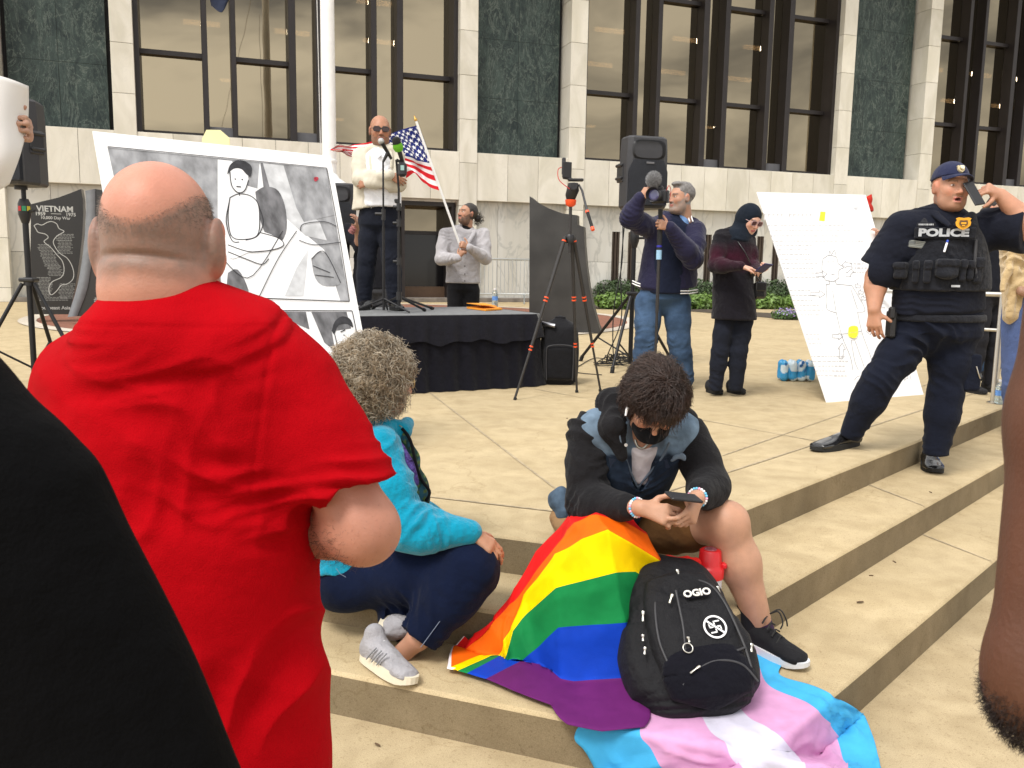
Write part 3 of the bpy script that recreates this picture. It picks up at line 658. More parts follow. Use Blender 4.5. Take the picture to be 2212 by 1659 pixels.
for x, lab in ((1325, 'low light green leafy plant at the left end of the bed'), (1470, 'light green leafy plant hidden partly by the cameraman'), (1530, 'light green leafy plant left of the veiled woman'), (1660, 'light green leafy plant right of the veiled woman'), (1725, 'light green leafy plant touching the white poster edge')):
    p = bx(x, 668)+A(0, .2, 0); shrub('leafy_plant', p, (.55, .4, .24), 1100, .06, M_leafL, lab, 'plant', 30+k, 'light green leafy plants in the bed'); k += 1
p = bx(1700, 690); shrub('flowering_plant', p, (.42, .35, .12), 900, .035, M_leafM, 'low lavender flowering plant at the front of the bed', 'plant', 50)
V, F = leaves(A(p[0], p[1]-.05, .16), (.36, .3, .12), 420, .022, 51); mesh_np('flowers', V, F, M_fl, bpy.data.objects['flowering_plant'], False)
# ================================================================ OBJECTS
Z = A(0, 0, 1)
M_blk = plastic('black plastic', (.012, .012, .014)); M_blk2 = plastic('dark grey plastic', (.03, .03, .034), rough=.55); M_rub = mat('rubber', (.012, .012, .012), .85)
M_grille = mat('speaker grille', (.008, .01, .016), .6, .2, var=.3, vs=60, bump=.6, bs=500); M_steel = metalm('brushed steel', (.55, .53, .49), rough=.35); M_galv = metalm('galvanised steel', (.52, .55, .56), rough=.45)
M_white = mat('white paint', (.80, .80, .79), .35, var=.05); M_blacksteel = mat('black steel', (.015, .015, .017), .45, .4); M_orange = plastic('orange plastic', (.85, .09, .02)); M_carb = mat('carbon fibre', (.03, .028, .028), .4, .2, var=.2, vs=80)
M_card = mat('white foam board', (.80, .80, .81), .55, var=.02); M_ink = mat('grey ink', (.10, .10, .105), .8, var=.25, vs=40); M_clear = mat('clear plastic', (.8, .88, .9), .08, trans=.85, var=0)

def pa_speaker(base, z0, z1, yaw, label, mark, w=.40, dp=.36):
    """cabinet with tapered back, waveguide, curved grille, side handle"""
    R = Matrix.Rotation(yaw, 3, 'Z'); ax = np.array(R @ Vector((1, 0, 0))); fr = np.array(R @ Vector((0, -1, 0))); b = A(base[0], base[1], 0)
    t = thing('loudspeaker', b+Z*z0, label, 'loudspeaker', 'loudspeakers on tripod stands'); H = z1-z0
    L_ = lambda x, y, z: b+ax*x+fr*y+Z*(z0+z)
    mb = MB(); pl = [(-w/2, dp*.42), (-w*.38, dp*.5), (w*.38, dp*.5), (w/2, dp*.42), (w/2, .0), (w*.27, -dp*.5), (-w*.27, -dp*.5), (-w/2, .0)]
    rows = []
    for zz, sc in ((0, .93), (.02, 1), (H*.2, 1), (H*.205, 1), (H*.66, 1), (H*.8, .995), (H*.97, .96), (H, .86)): rows.append([L_(x*sc, y*sc, zz) for x, y in pl])
    mb.grid(rows, 0, False, closed=True); mb.add(rows[0], [tuple(range(8))]); mb.add(rows[-1], [tuple(range(8))]); mb.build('cabinet', M_blk2, t)
    mb = MB(); g = []
    for i in range(9):
        zz = .03+i/8*(H*.62); wd = w*.47 if i < 7 else w*(.47-.05*(i-6)); g.append([L_(x*wd, dp*.5+.012+.03*(1-x*x), zz) for x in np.linspace(-1, 1, 11)])
    mb.grid(g, 0, True); g2 = [[q-fr*.04 for q in (r[0], r[-1])] for r in g]; mb.grid([[r[0], r[0]-fr*.05] for r in g], 0); mb.grid([[r[-1], r[-1]-fr*.05] for r in g], 0); mb.grid([g[0], [q-fr*.05 for q in g[0]]], 0); mb.grid([g[-1], [q-fr*.05 for q in g[-1]]], 0)
    mb.build('grille', M_grille, t)
    mb = MB(); zc = H*.81
    o_, i_ = [], []
    for k in range(28):
        a = 6.283*k/28; cx, cy = math.copysign(abs(math.cos(a))**.5, math.cos(a)), math.copysign(abs(math.sin(a))**.5, math.sin(a)); o_.append(L_(cx*w*.40, dp*.5+.016, zc+cy*H*.13)); i_.append(L_(cx*w*.12, dp*.5-.06, zc+cy*H*.06))
    o0 = [q-fr*.03 for q in o_]; mb.grid([o0, o_, i_], 0, True, closed=True); mb.add(i_, [tuple(range(28))]); mb.build('horn', M_blk, t)
    for sx in (-1, 1):
        mb = MB(); mb.box(L_(sx*w*.49, .02, H*.5), (.03, .15, .19), ax, fr, Z, 0, .008); mb.box(L_(sx*w*.53, .02, H*.60), (.035, .15, .03), ax, fr, Z, 0, .01); mb.box(L_(sx*w*.53, .02, H*.42), (.035, .15, .03), ax, fr, Z, 0, .01); mb.build('handle', M_blk, t)
    if mark == 'round':
        mb = MB(); c = L_(-w*.26, dp*.5+.048, H*.13); mb.cyl(c, c+fr*.004, .026, n=24); mb.build('maker_badge', mat('badge silver', (.5, .5, .52), .4), t); text('lettering', 'RCF', c+fr*.0055, ax, Z, .022, M_blk, t, .0005)
    else:
        mb = MB(); c = L_(0, dp*.5+.045, H*.62); mb.box(c, (.085, .006, .02), ax, fr, Z, 0, .002); mb.build('maker_badge', mat('badge grey', (.12, .12, .13), .5), t)
    mb = MB(); mb.cyl(L_(0, 0, .0), L_(0, 0, -.03), .05); mb.build('pole_cup', M_blk, t)
    return t
def pa_stand(base, zt, hub, feet, label, poleb=None, tape=None, cables=()):
    b = A(base[0], base[1], 0); t = thing('speaker_stand', b, label, 'speaker stand', 'tripod speaker stands')
    mb = MB(); mb.tube([b+Z*zt, b+Z*(hub+.62)], .019, 12); mb.build('upper_pole', M_blacksteel, t)
    mb = MB(); mb.tube([b+Z*(hub+.62), b+Z*.06], .024, 12); mb.build('lower_pole', M_blacksteel, t)
    mb = MB(); mb.tube([b+Z*(hub+.70), b+Z*(hub+.66), b+Z*(hub+.57), b+Z*(hub+.50)], [.034, .05, .05, .028], 12); mb.cyl(b+Z*(hub+.6), b+Z*(hub+.6)+A(.1, -.03, 0), .012); mb.build('collar', M_blk, t)
    if tape:
        for i, (c_, m_) in enumerate(tape):
            mb = MB(); a0 = -2.2+i*.75; rows = [[b+Z*(hub+zz)+A(math.cos(a), math.sin(a), 0)*.0515 for a in np.linspace(a0, a0+.6, 6)] for zz in (.60, .64)]; mb.grid(rows); mb.build('tape_band', m_, t)
    mb = MB(); mb.tube([b+Z*(hub+.05), b+Z*(hub-.02)], .042, 12); mb.box(b+Z*(hub+.03), (.13, .11, .035), bev=.01); mb.build('hub', M_blk, t)
    for f in feet:
        f = A(f[0], f[1], 0); d = nz(f-b); top = b+d*.05+Z*hub; mb = MB(); mb.tube([top, f+Z*.03], .017, 10); mb.build('leg', M_blacksteel, t)
        mb = MB(); mb.tube([lerp(top, f+Z*.03, .96), f+Z*.0], [.022, .022], 10); mb.build('foot', M_rub, t)
        mb = MB(); mb.tube([b+Z*.12, lerp(top, f, .62)], .009, 8); mb.build('brace', M_blacksteel, t)
    return t
# right-hand loudspeaker
cR = P(1355, 600, 9.0)[:2]
zb_, zt_ = P(1374, 452, 9.0)[2], P(1374, 299, 9.0)[2]
pa_speaker(cR+A(.09, .0), zb_, zt_, math.radians(16), 'large black loudspeaker on tripod stand behind the bearded cameraman', 'bar', .44, .42)
pa_stand(cR+A(.06, 0), zb_, P(1355, 640, 9.0)[2], [G(1254, 780)[:2], G(1322, 806)[:2], G(1452, 787)[:2]], 'black tripod stand under the large loudspeaker behind the cameraman')
cLs = P(56, 500, 7.3)[:2]; zb_, zt_ = P(60, 402, 7.3)[2], P(60, 217, 7.3)[2]
pa_speaker(cLs+A(-.02, 0), zb_, zt_, math.radians(-14), 'black loudspeaker with round silver badge beside the white paper at far left', 'round', .40, .38)
pa_stand(cLs, zb_, P(66, 612, 7.3)[2], [(cLs[0]-.42, cLs[1]-.25), (cLs[0]+.50, cLs[1]-.1), (cLs[0]-.05, cLs[1]+.5)], 'black tripod stand with coloured tape on its collar beside the Vietnam memorial stone', tape=[(0, mat('red tape', (.5, .03, .03))), (1, mat('green tape', (.03, .25, .12))), (2, mat('yellow tape', (.55, .45, .03)))])
cM = P(722, 500, 9.6)[:2]; pa_speaker(cM, P(722, 522, 9.6)[2], P(722, 398, 9.6)[2], math.radians(10), 'black loudspeaker behind the right edge of the large drawing panel', 'bar', .46, .42)
pa_stand(cM, P(722, 522, 9.6)[2], .75, [(cM[0]-.4, cM[1]-.3), (cM[0]+.45, cM[1]-.1), (cM[0], cM[1]+.5)], 'black tripod stand hidden behind the large drawing panel')
# cables by the right stand
def cable(pts, r, name, label, seed=0):
    t = MB(); t.tube(catmull(np.array(pts), len(pts)*8), r, 6); o = t.build(name, M_rub); tag(o, label, 'cable', 'black cables by the speaker stand'); return o
rs = random.Random(5)
for i in range(4):
    c = G(1345+14*i, 790-5*i); pts = []
    for k in range(26): a = k*.62+i; r_ = .17+.05*math.sin(k*1.3+i)+.03*i; pts.append(c+A(math.cos(a)*r_*1.5, math.sin(a)*r_, .012+.012*((k+i) % 3)+(.06 if k % 9 == 4 else 0)))
    cable(pts, .005, 'cable_coil', ['loose cable coil nearest the black camera case', 'second loose cable coil below the stand pole', 'third loose cable coil in front of the stand pole', 'loose cable coil closest to the cameraman'][i])
cable([G(1345, 788)+Z*.01, G(1290, 775)+Z*.01, G(1255, 790)+Z*.01, G(1240, 805)+Z*.01, G(1300, 812)+Z*.01], .005, 'cable', 'single cable lying on the concrete by the camera case')
hx = P(1345, 460, 8.98); cable([hx, hx+A(.01, 0, -.5), hx+A(-.06, .0, -1.0), hx+A(-.05, -.05, -1.5), G(1340, 785)+Z*.02], .006, 'cable', 'cable hanging straight down from the large loudspeaker')
cable([hx+A(.03, 0, 0), hx+A(.0, 0, -.6), hx+A(.02, .0, -1.1), hx+A(-.11, -.05, -1.45), G(1310, 790)+Z*.02], .006, 'cable', 'slack cable hanging from the loudspeaker and touching the ground left of the pole')

# ---------------------------------------------------------------- memorial stones
def granite(name, col, r=.25): return mat(name, col, r, var=.35, vs=180, bump=.05, bs=300)
M_gran = granite('black granite', (.016, .015, .015), .3); M_granG = mat('grey sawn granite', (.17, .18, .195), .55, var=.12, vs=8, bump=.2, bs=120); M_eng = mat('engraved letters', (.42, .42, .40), .8, var=.15)
def pxpoly(pts, Y, plane=None): return [P(x, y, Y) for x, y in pts]
class Plane:
    """a flat face in the world; p(x,y) puts a picture point on it"""
    def __init__(s, o, n): s.o = np.asarray(o, float); s.n = nz(n)
    def p(s, x, y, lift=0): r = ray(x, y); t = ((s.o-CAMP) @ s.n)/(r @ s.n); return CAMP+r*t+s.n*lift
VY = 14.5; vpl = Plane(P(110, 600, VY), A(.28, -.96, 0))
t = thing('memorial_stone', vpl.p(108, 679), 'black granite memorial stone engraved VIETNAM with a map and list of names', 'memorial stone', 'black granite memorial stones in the paved ring')
poly = [vpl.p(*q) for q in [(64, 679), (67, 441), (95, 434), (125, 427), (152, 417), (175, 408), (179, 430), (180, 460), (178, 505), (172, 560), (163, 620), (150, 679)]]
mb = MB(); mb.prism(poly, -vpl.n*.22); mb.build('slab', M_gran, t)
vx = nz(vpl.p(150, 500)-vpl.p(80, 500)); vx[2] = 0; vx = nz(vx)
sc = VY/1853
text('lettering', 'VIETNAM', vpl.p(119, 452, .004), vx, Z, 17*sc, M_eng, t, .001, bold=.003); text('lettering', '1959', vpl.p(87, 462, .004), vx, Z, 10*sc, M_eng, t, .001, bold=.002); text('lettering', '1975', vpl.p(153, 464, .004), vx, Z, 10*sc, M_eng, t, .001, bold=.002)
text('lettering', '10,000 Day War', vpl.p(120, 471, .004), vx, Z, 8.6*sc, M_eng, t, .001, bold=.001); text('lettering', 'Southeast Asia', vpl.p(118, 665, .004), vx, Z, 10.5*sc, M_eng, t, .001, bold=.001)
mb = MB()
def pline(mb, pl, pts, w, lift=.004, mi=0, close=False):
    q = [pl.p(x, y, lift) for x, y in pts]; q = list(catmull(np.array(q), max(2, len(q)*4))) if len(q) > 2 else q; Lr, Rr = [], []
    for i, p in enumerate(q):
        d = nz(q[min(i+1, len(q)-1)]-q[max(i-1, 0)]); n = np.cross(d, pl.n); Lr.append(p+n*w/2); Rr.append(p-n*w/2)
    mb.grid([Lr, Rr], mi, False)
zc_ = lambda x, y: (.2452*x, 339+.2452*y)
pline(mb, vpl, [zc_(*q) for q in [(300, 605), (330, 590), (370, 600), (420, 575), (460, 570), (500, 590), (520, 630), (565, 655), (530, 680), (500, 700), (470, 745), (490, 800), (530, 850), (590, 890), (630, 950), (650, 1020), (640, 1080), (590, 1120), (540, 1130), (500, 1180), (450, 1215), (430, 1160), (460, 1100), (540, 1060), (565, 1000), (550, 920), (500, 860), (450, 800), (400, 760), (390, 740), (425, 710), (400, 680), (340, 665), (320, 640), (300, 605)]], .012)
pline(mb, vpl, [zc_(450, 500), zc_(540, 503)], .008)
mb.build('map_outline', M_eng, t)
mb = MB(); rs = random.Random(2)
def names(x0, x1, y0, y1, slant=0, jit=12):
    y = y0
    while y < y1:
        f = (y-y0)/(y1-y0); a = x0+slant*f+rs.uniform(-jit, jit); b = x1+slant*f+rs.uniform(-jit, jit); x = a
        while x < b-12:
            w = rs.uniform(14, 34); q = [vpl.p(*zc_(x, y), .003), vpl.p(*zc_(min(x+w, b), y+1), .003)]; mb.grid([[q[0]+Z*.011, q[1]+Z*.011], [q[0], q[1]]]); x += w+5
        y += 12.5
names(500, 645, 685, 740); names(505, 630, 740, 860, 10, 10); names(330, 455, 775, 1000, 85); names(420, 545, 960, 1060, 10); names(335, 455, 1065, 1240, 0); names(530, 660, 1120, 1250, -10); names(350, 600, 1240, 1275)
tag(mb.build('name_list', mat('engraved names', (.20, .20, .19), .8, var=.2), t), kind='stuff')
# second stone with a sawn grey curved edge
sp = Plane(P(185, 600, 14.0), A(.10, -.995, 0)); t = thing('memorial_stone', sp.p(190, 683), 'black granite memorial stone with a curved grey sawn edge beside the VIETNAM stone', 'memorial stone', 'black granite memorial stones in the paved ring')
Lc = [(184, 412), (186, 450), (183, 510), (176, 570), (165, 625), (146, 685)]; Rc = [(205, 408), (205, 450), (203, 510), (196, 575), (186, 630), (166, 683)]
mb = MB(); g = [[sp.p(*a), sp.p(*b)] for a, b in zip(catmull(Lc, 14), catmull(Rc, 14))]; g = [[r[0]-sp.n*.3, r[0], r[1], r[1]-sp.n*.3] for r in g]; mb.grid(g, 0, True, closed=True); mb.build('sawn_edge', M_granG, t)
mb = MB(); poly = [sp.p(*q, -.02) for q in catmull(Rc, 12)]+[sp.p(330, 690, -.02), sp.p(330, 430, -.02)]; mb.prism(poly, -sp.n*.25); mb.build('slab', M_gran, t)
mb = MB()
for k in range(9):
    for j in range(2): q = sp.p(203+j*14+rs.uniform(-1, 1), 645+k*3.4, -.016); mb.grid([[q+Z*.012, q+Z*.012+A(.075, .0, 0)], [q, q+A(.075, 0, 0)]])
tag(mb.build('name_list', M_eng, t), kind='stuff')
rp = Plane(G(1260, 720), A(-.12, -.99, 0)); t = thing('memorial_stone', rp.p(1215, 720), 'tall black granite memorial slab with a swooping top behind the camera tripod', 'memorial stone', 'black granite memorial stones in the paved ring')
pts = [(1143, 735), (1144, 424), (1160, 437), (1185, 450), (1215, 461), (1247, 465), (1247.5, 485), (1261, 490), (1263, 530), (1267, 575), (1273, 620), (1281, 660), (1292, 700), (1300, 722), (1240, 730)]
mb = MB(); mb.prism([rp.p(*q) for q in pts], -rp.n*.28+A(.02, 0, 0)); mb.build('slab', mat('weathered dark granite', (.028, .027, .026), .45, var=.4, vs=2.2, bump=.1, bs=200), t)

# ---------------------------------------------------------------- flagpole with halyard and a dark flag high on it
FPx, FPy = -3.62, 17.1
t = thing('flagpole', A(FPx, FPy, 0), 'tall white flagpole rising behind the man at the microphones', 'flagpole'); b = A(FPx, FPy, 0)
mb = MB(); mb.tube([b+Z*2.6, b+Z*6, b+Z*10, b+Z*14], [.14, .132, .12, .10], 24); mb.build('pole', M_white, t)
mb = MB(); mb.tube([b+Z*3.05, b+Z*3.02, b+Z*2.98], [.15, .16, .145], 24); mb.tube([b+Z*2.78, b+Z*2.7, b+Z*2.62, b+Z*2.55], [.15, .20, .32, .36], 24); mb.tube([b+Z*2.55, b], [.34, .36], 24); mb.build('base_collar', M_white, t)
mb = MB(); mb.tube([b+A(-.2, -.1, 9.5), b+A(-.17, -.1, 6), b+A(-.14, -.1, 3)], .008, 5); mb.tube([b+A(-.1, -.1, 11.5), P(500, -60, 7.5)], .008, 5); mb.build('halyard', mat('rope', (.6, .6, .58)), t)
fy = 7.5
nf = [[P(500, -60, fy), P(530, -64, fy+.04), P(556, -62, fy)], [P(482, -40, fy+.04), P(510, -45, fy-.04), P(545, -48, fy)], [P(455, -15, fy), P(482, -18, fy+.04), P(515, -30, fy)], [P(456, 12, fy+.04), P(478, 26, fy-.04), P(492, 2, fy+.04)]]
S_ = surf(nf, 18, 18); mb = MB(); mb.grid(S_); mb.grid(S_+A(0, .01, 0)); o = mb.build('flag', cloth('navy flag cloth', (.02, .025, .045))); tag(o, 'small dark navy flag hanging from a line at the top left of the picture', 'flag')
# yellow placard
yc = P(466, 306, 9.4); t = thing('placard', A(yc[0], yc[1], 0), 'small pale yellow eight sided placard showing above the drawing panel', 'placard'); mb = MB()
w = 29*9.4/1853; hh = 24*9.4/1853; cc_ = w*.55
mb.prism([yc+A(x, 0, z) for x, z in ((-w, -hh*1.5), (-w, cc_*.3), (-w*.65, hh), (w*.35, hh), (w, cc_*.5), (w*1.0, -hh*1.5), (w*.6, -hh*2), (-w*.6, -hh*2))], A(0, .012, 0)); mb.build('card', mat('pale yellow card', (.80, .76, .42), .7, var=.03), t)
mb = MB(); mb.tube([yc+A(0, .01, -.05), A(yc[0], yc[1]+.01, 1.2)], .009, 6); mb.build('stick', M_card, t)

# ---------------------------------------------------------------- crowd barrier
yb = 24.0; a0 = P(1012, 600, yb); a0 = A(a0[0], yb, 0); a1 = P(1150, 600, yb); a1 = A(a1[0], yb+.5, 0); bdir = nz(a1-a0); bl_ = np.linalg.norm(a1-a0)
t = thing('crowd_barrier', a0, 'galvanised steel crowd barrier standing against the marble wall', 'barrier'); zt_, zb_ = P(1080, 559, yb)[2], P(1080, 636, yb)[2]
mb = MB(); mb.tube([a0+Z*zb_, a0+Z*(zt_-.1), a0+bdir*.1+Z*zt_, a1-bdir*.1+Z*zt_, a1+Z*(zt_-.1), a1+Z*zb_, a0+Z*zb_], .021, 8); mb.build('frame', M_galv, t)
n = int(bl_/.115)
for k in range(1, n): mb = MB(); mb.tube([a0+bdir*bl_*k/n+Z*zb_, a0+bdir*bl_*k/n+Z*zt_], .009, 6); mb.build('bar', M_galv, t)
for q in (.12, .88): mb = MB(); mb.tube([a0+bdir*bl_*q+A(0, -.3, .01), a0+bdir*bl_*q+Z*zb_, a0+bdir*bl_*q+A(0, .3, .01)], .02, 6); mb.build('foot', M_galv, t)

# ---------------------------------------------------------------- stage
SZ = .64; sL0, sR0 = G(911, 847), G(1168, 833); sd_ = nz(sR0-sL0); sn_ = A(sd_[1], -sd_[0], 0); sLL = sR0-sd_*3.4
t = thing('stage', sLL, 'low portable stage wrapped in black cloth skirt with a grey deck', 'stage')
mb = MB(); dk = 1.3; q = [sLL, sR0, sR0-sn_*dk, sLL-sn_*dk]; mb.prism([p+Z*(SZ-.05) for p in q], Z*.05); mb.build('deck', mat('grey deck carpet', (.17, .175, .18), .9, var=.15, vs=20, bump=.3, bs=300), t)
rows = []
nn = 240
def skirtrow(z, amp, out):
    r_ = []
    for i in range(nn):
        u = i/(nn-1); Ltot = 3.4+dk
        s = u*Ltot
        if s < 3.4-.12: p = sLL+sd_*s; nrm = sn_
        elif s < 3.4+.06:
            a = (s-3.28)/.18*math.pi/2; c = sR0-sd_*.12-sn_*.12; p = c+(sn_*math.cos(a)+sd_*math.sin(a))*.12; nrm = sn_*math.cos(a)+sd_*math.sin(a)
        else: p = sR0-sn_*(s-3.4+.06); nrm = sd_
        f = math.sin(s*21+1.1*math.sin(s*5))*.5+.5*math.sin(s*47+2*math.sin(s*3.3))
        r_.append(A(p[0], p[1], z)+nrm*(out+amp*f))
    return r_
M_skirt = cloth('black skirt cloth', (.006, .006, .010), sheen=.1)
mb = MB(); mb.grid([skirtrow(z, a, o_) for z, a, o_ in ((SZ-.004, .002, .012), (SZ-.04, .004, .016), (SZ-.2, .012, .022), (SZ-.4, .018, .03), (.1, .022, .045), (.006, .03, .07))], 0, True); mb.build('skirt', M_skirt, t)
mb = MB(); rr = []
for z, a, o_ in ((SZ-.002, .002, .018), (SZ-.05, .006, .03), (SZ-.15, .016, .042)): rr.append(skirtrow(z, a, o_))
lw = skirtrow(SZ-.25, .02, .05)
for i, p in enumerate(lw): s = i/nn*4.7; p[2] += .035*abs(math.sin(s*5.2))+.01*math.sin(s*23)
rr.append(lw); mb.grid(rr, 0, True); mb.build('valance', cloth('black valance cloth', (.010, .010, .015), sheen=.1), t)
mb = MB(); mb.grid([skirtrow(SZ+.001, 0, .016), skirtrow(SZ-.012, 0, .017)]); mb.build('edge_trim', mat('edge trim', (.10, .10, .105), .5, .2), t)
def onst(x, y): return G(x, y, SZ)
# bottle and envelope on the stage
def bottle(base, h, label, name='water_bottle', capc=(.75, .75, .78), lab=(.1, .25, .6)):
    t = thing(name, base, label, 'bottle', 'clear plastic water bottles'); b = np.asarray(base, float); r = h*.165; mb = MB()
    prof = [(0, .85), (.02, 1), (.15, 1), (.18, .93), (.21, 1), (.3, 1), (.33, .94), (.62, .94), (.66, 1), (.72, .97), (.8, .75), (.88, .42), (.93, .4)]
    mb.tube([b+Z*h*z for z, _ in prof], [r*q for _, q in prof], 18); mb.build('body', M_clear, t)
    mb = MB(); mb.tube([b+Z*h*.93, b+Z*h], r*.45, 14); mb.build('cap', mat('cap', capc, .4), t)
    mb = MB(); mb.tube([b+Z*h*.36, b+Z*h*.58], r*.97, 18, cap=False); mb.build('paper_label', mat('bottle label '+label[:12], lab, .5, var=.3, vs=40), t)
    mb = MB(); mb.tube([b+Z*h*.01, b+Z*h*.7], r*.9, 14); mb.build('water', mat('water', (.75, .85, .88), .05, trans=.9, var=0), t); return t
bottle(onst(1069, 663.5), 43*8.15/1853, 'clear water bottle with blue label standing on the stage')
e0 = [onst(1008, 667), onst(1050, 672.5), onst(1085, 670), onst(1052, 662)]; mb = MB(); mb.prism([p+Z*.003 for p in e0], Z*.016); mb.prism([lerp(p, e0[0], .15)+Z*.02+A(0, 0, .012 if i in (2, 3) else .03) for i, p in enumerate(e0)], Z*.006)
o = mb.build('envelope', mat('orange paper', (.85, .32, .02), .6, var=.05)); tag(o, 'bright orange paper envelopes lying on the stage deck near the bottle', 'envelope')
# microphone stands
M_mic = metalm('mic grille', (.5, .5, .5), rough=.5, bump=.5, bs=600)
b1 = A(*P(829, 650, 7.42)[:2], SZ)
t = thing('microphone_stand', b1, 'straight black stand holding the silver headed microphone at the speaker mouth', 'microphone stand', 'black microphone stands on the stage')
top = P(826, 347, 7.42); top[0] = b1[0]+.0; 
mb = MB(); mb.tube([b1+Z*.02, A(b1[0], b1[1], P(826, 490, 7.42)[2])], .012, 10); mb.build('lower_tube', M_blacksteel, t)
mb = MB(); mb.tube([A(b1[0], b1[1], P(826, 490, 7.42)[2]), A(b1[0], b1[1], top[2])], .008, 10); mb.build('upper_tube', M_blacksteel, t)
mb = MB(); c = A(b1[0], b1[1], P(826, 452, 7.42)[2]); mb.tube([c, c-Z*.09], .017, 10); mb.tube([c-Z*.04, c-Z*.04-A(.07, 0, 0)], .014, 8); mb.build('clutch', M_blk, t)
for a in (-2.7, -.5, 1.6): mb = MB(); mb.tube([b1+Z*.12, b1+A(math.cos(a)*.27, math.sin(a)*.27, .012)], .009, 8); mb.build('leg', M_blacksteel, t)
mh = P(823, 305, 7.38); mt_ = P(836, 327, 7.42); t2 = thing('microphone', mt_, 'black handheld microphone with silver grille in front of the speaker mouth', 'microphone', 'microphones on the stage stands')
mb = MB(); d = nz(mt_-mh); mb.sphere(mh, .027, 16); mb.build('grille', M_mic, t2); mb = MB(); mb.tube([mh+d*.02, mh+d*.03, mh+d*.17], [.024, .018, .012], 14); mb.build('body', M_blk, t2); mb = MB(); mb.tube([A(b1[0], b1[1], top[2]-.01), mh+d*.11], [.01, .018], 10); mb.build('clip', M_blk, t2)
b2 = A(*P(862, 652, 7.35)[:2], SZ); zt2 = P(858, 345, 7.35)[2]
t = thing('microphone_stand', b2, 'black tripod microphone stand with splayed legs holding the green microphone', 'microphone stand', 'black microphone stands on the stage'); tp = P(856, 345, 7.3)
mb = MB(); zz = P(866, 500, 7.35)[2]; mb.tube([b2+Z*.05, A(b2[0], b2[1], zz)], .014, 10); mb.build('lower_tube', M_blacksteel, t)
mb = MB(); mb.tube([A(b2[0], b2[1], zz-.03), A(b2[0], b2[1], zz+.35), tp], .0095, 10); mb.build('upper_tube', M_blacksteel, t)
for yy in (447, 482, 565): mb = MB(); c = A(b2[0], b2[1], P(866, yy, 7.35)[2]); mb.tube([c+Z*.03, c-Z*.03], .02, 10); mb.tube([c, c-A(.05, .0, 0)], .013, 8); mb.build('clutch', M_blk, t)
mb = MB(); c = b2+Z*.14; mb.tube([c+Z*.04, c-Z*.03], .024, 10); mb.build('hub', M_blk, t)
for x, y in ((805, 668), (935, 669), (918, 673)): mb = MB(); f = onst(x, y)+Z*.012; mb.tube([c, f], .011, 8); mb.tube([lerp(c, f, .93), f], .016, 8); mb.build('leg', M_blacksteel, t)
t2 = thing('microphone', tp, 'microphone with bright green windscreen ring and transmitter box', 'microphone', 'microphones on the stage stands')
g0 = P(860, 318, 7.25); d = nz(P(868, 345, 7.3)-g0); mb = MB(); mb.tube([g0-d*.035, g0-d*.0, g0+d*.03], [.035, .044, .033], 16); mb.build('green_foam', mat('green foam', (.13, .42, .02), .9, bump=.6, bs=200), t2)
mb = MB(); mb.tube([g0-d*.085, g0-d*.07, g0-d*.035], [.02, .034, .037], 16); mb.build('black_foam', mat('black foam', (.012, .012, .012), .95), t2)
mb = MB(); mb.tube([g0+d*.03, g0+d*.17], [.02, .014], 12); mb.build('body', M_blk, t2); mb = MB(); c = P(869, 366, 7.28); mb.box(c, (.075, .06, .12), bev=.02); mb.build('transmitter', M_blk, t2); mb = MB(); mb.box(c+A(.005, -.032, .01), (.03, .004, .04)); mb.build('display', mat('pale display', (.25, .4, .38), .3), t2)
mb = MB(); mb.tube([tp, g0+d*.14], .012, 8); mb.build('clip', M_blk, t2)

# ---------------------------------------------------------------- American flag
fp0, fp1 = P(1000, 548, 9.12), P(899, 262, 8.95)
t = thing('american_flag', fp0, 'United States flag on a white pole held up by the man in the grey cardigan', 'flag')
mb = MB(); dd = nz(fp1-fp0); mb.tube([fp0-dd*.015, fp1], .0125, 10); mb.build('pole', M_white, t)
mb = MB(); mb.tube([fp1, fp1+dd*.02, fp1+dd*.03, fp1+dd*.06], [.012, .02, .01, .003], 8); mb.build('finial', mat('gold', (.55, .32, .08), .4, .8), t)
def f_(x, y, dy=0): return P(x, y, 9.03+dy)
C = [[f_(904, 270), f_(871, 279, .08), f_(842, 290, -.04), f_(800, 306, .18), f_(765, 313, .3), f_(738, 316, .2), f_(714, 322, .3)],
     [f_(917, 306), f_(885, 309, .10), f_(852, 312, -.03), f_(803, 322, .2), f_(765, 322, .28), f_(738, 319, .25), f_(715, 323, .32)],
     [f_(930, 348), f_(900, 343, .06), f_(868, 333, -.02), f_(812, 335, .2), f_(766, 332, .3), f_(740, 324, .2), f_(716, 324, .3)],
     [f_(939, 378), f_(907, 363, .12), f_(878, 352, .0), f_(820, 350, .2), f_(768, 340, .33), f_(742, 328, .27), f_(717, 325, .3)],
     [f_(949, 412), f_(921, 398, .1), f_(897, 374, -.03), f_(868, 384, .2), f_(800, 352, .3), f_(744, 331, .22), f_(718, 326, .31)]]
NU, NV = 13*4+1, 61; S_ = surf(C, NU, NV); Nf = np.cross(np.gradient(S_, axis=0), np.gradient(S_, axis=1)); Nf /= np.linalg.norm(Nf, axis=2)[..., None]+1e-9
uu = np.linspace(0, 1, NV)[None, :]; vv = np.linspace(0, 1, NU)[:, None]; S_ = S_+Nf*(.012*np.sin(uu*16+vv*3)+.006*np.sin(uu*31-vv*5))[..., None]
M_fr, M_fw, M_fb = cloth('flag red', (.62, .02, .03), bs2=None), cloth('flag white', (.82, .82, .84), bs2=None), cloth('flag blue', (.02, .03, .17), bs2=None)
def fm(i, j): return 2 if (i < 28 and j < 26) else (0 if (i//4) % 2 == 0 else 1)
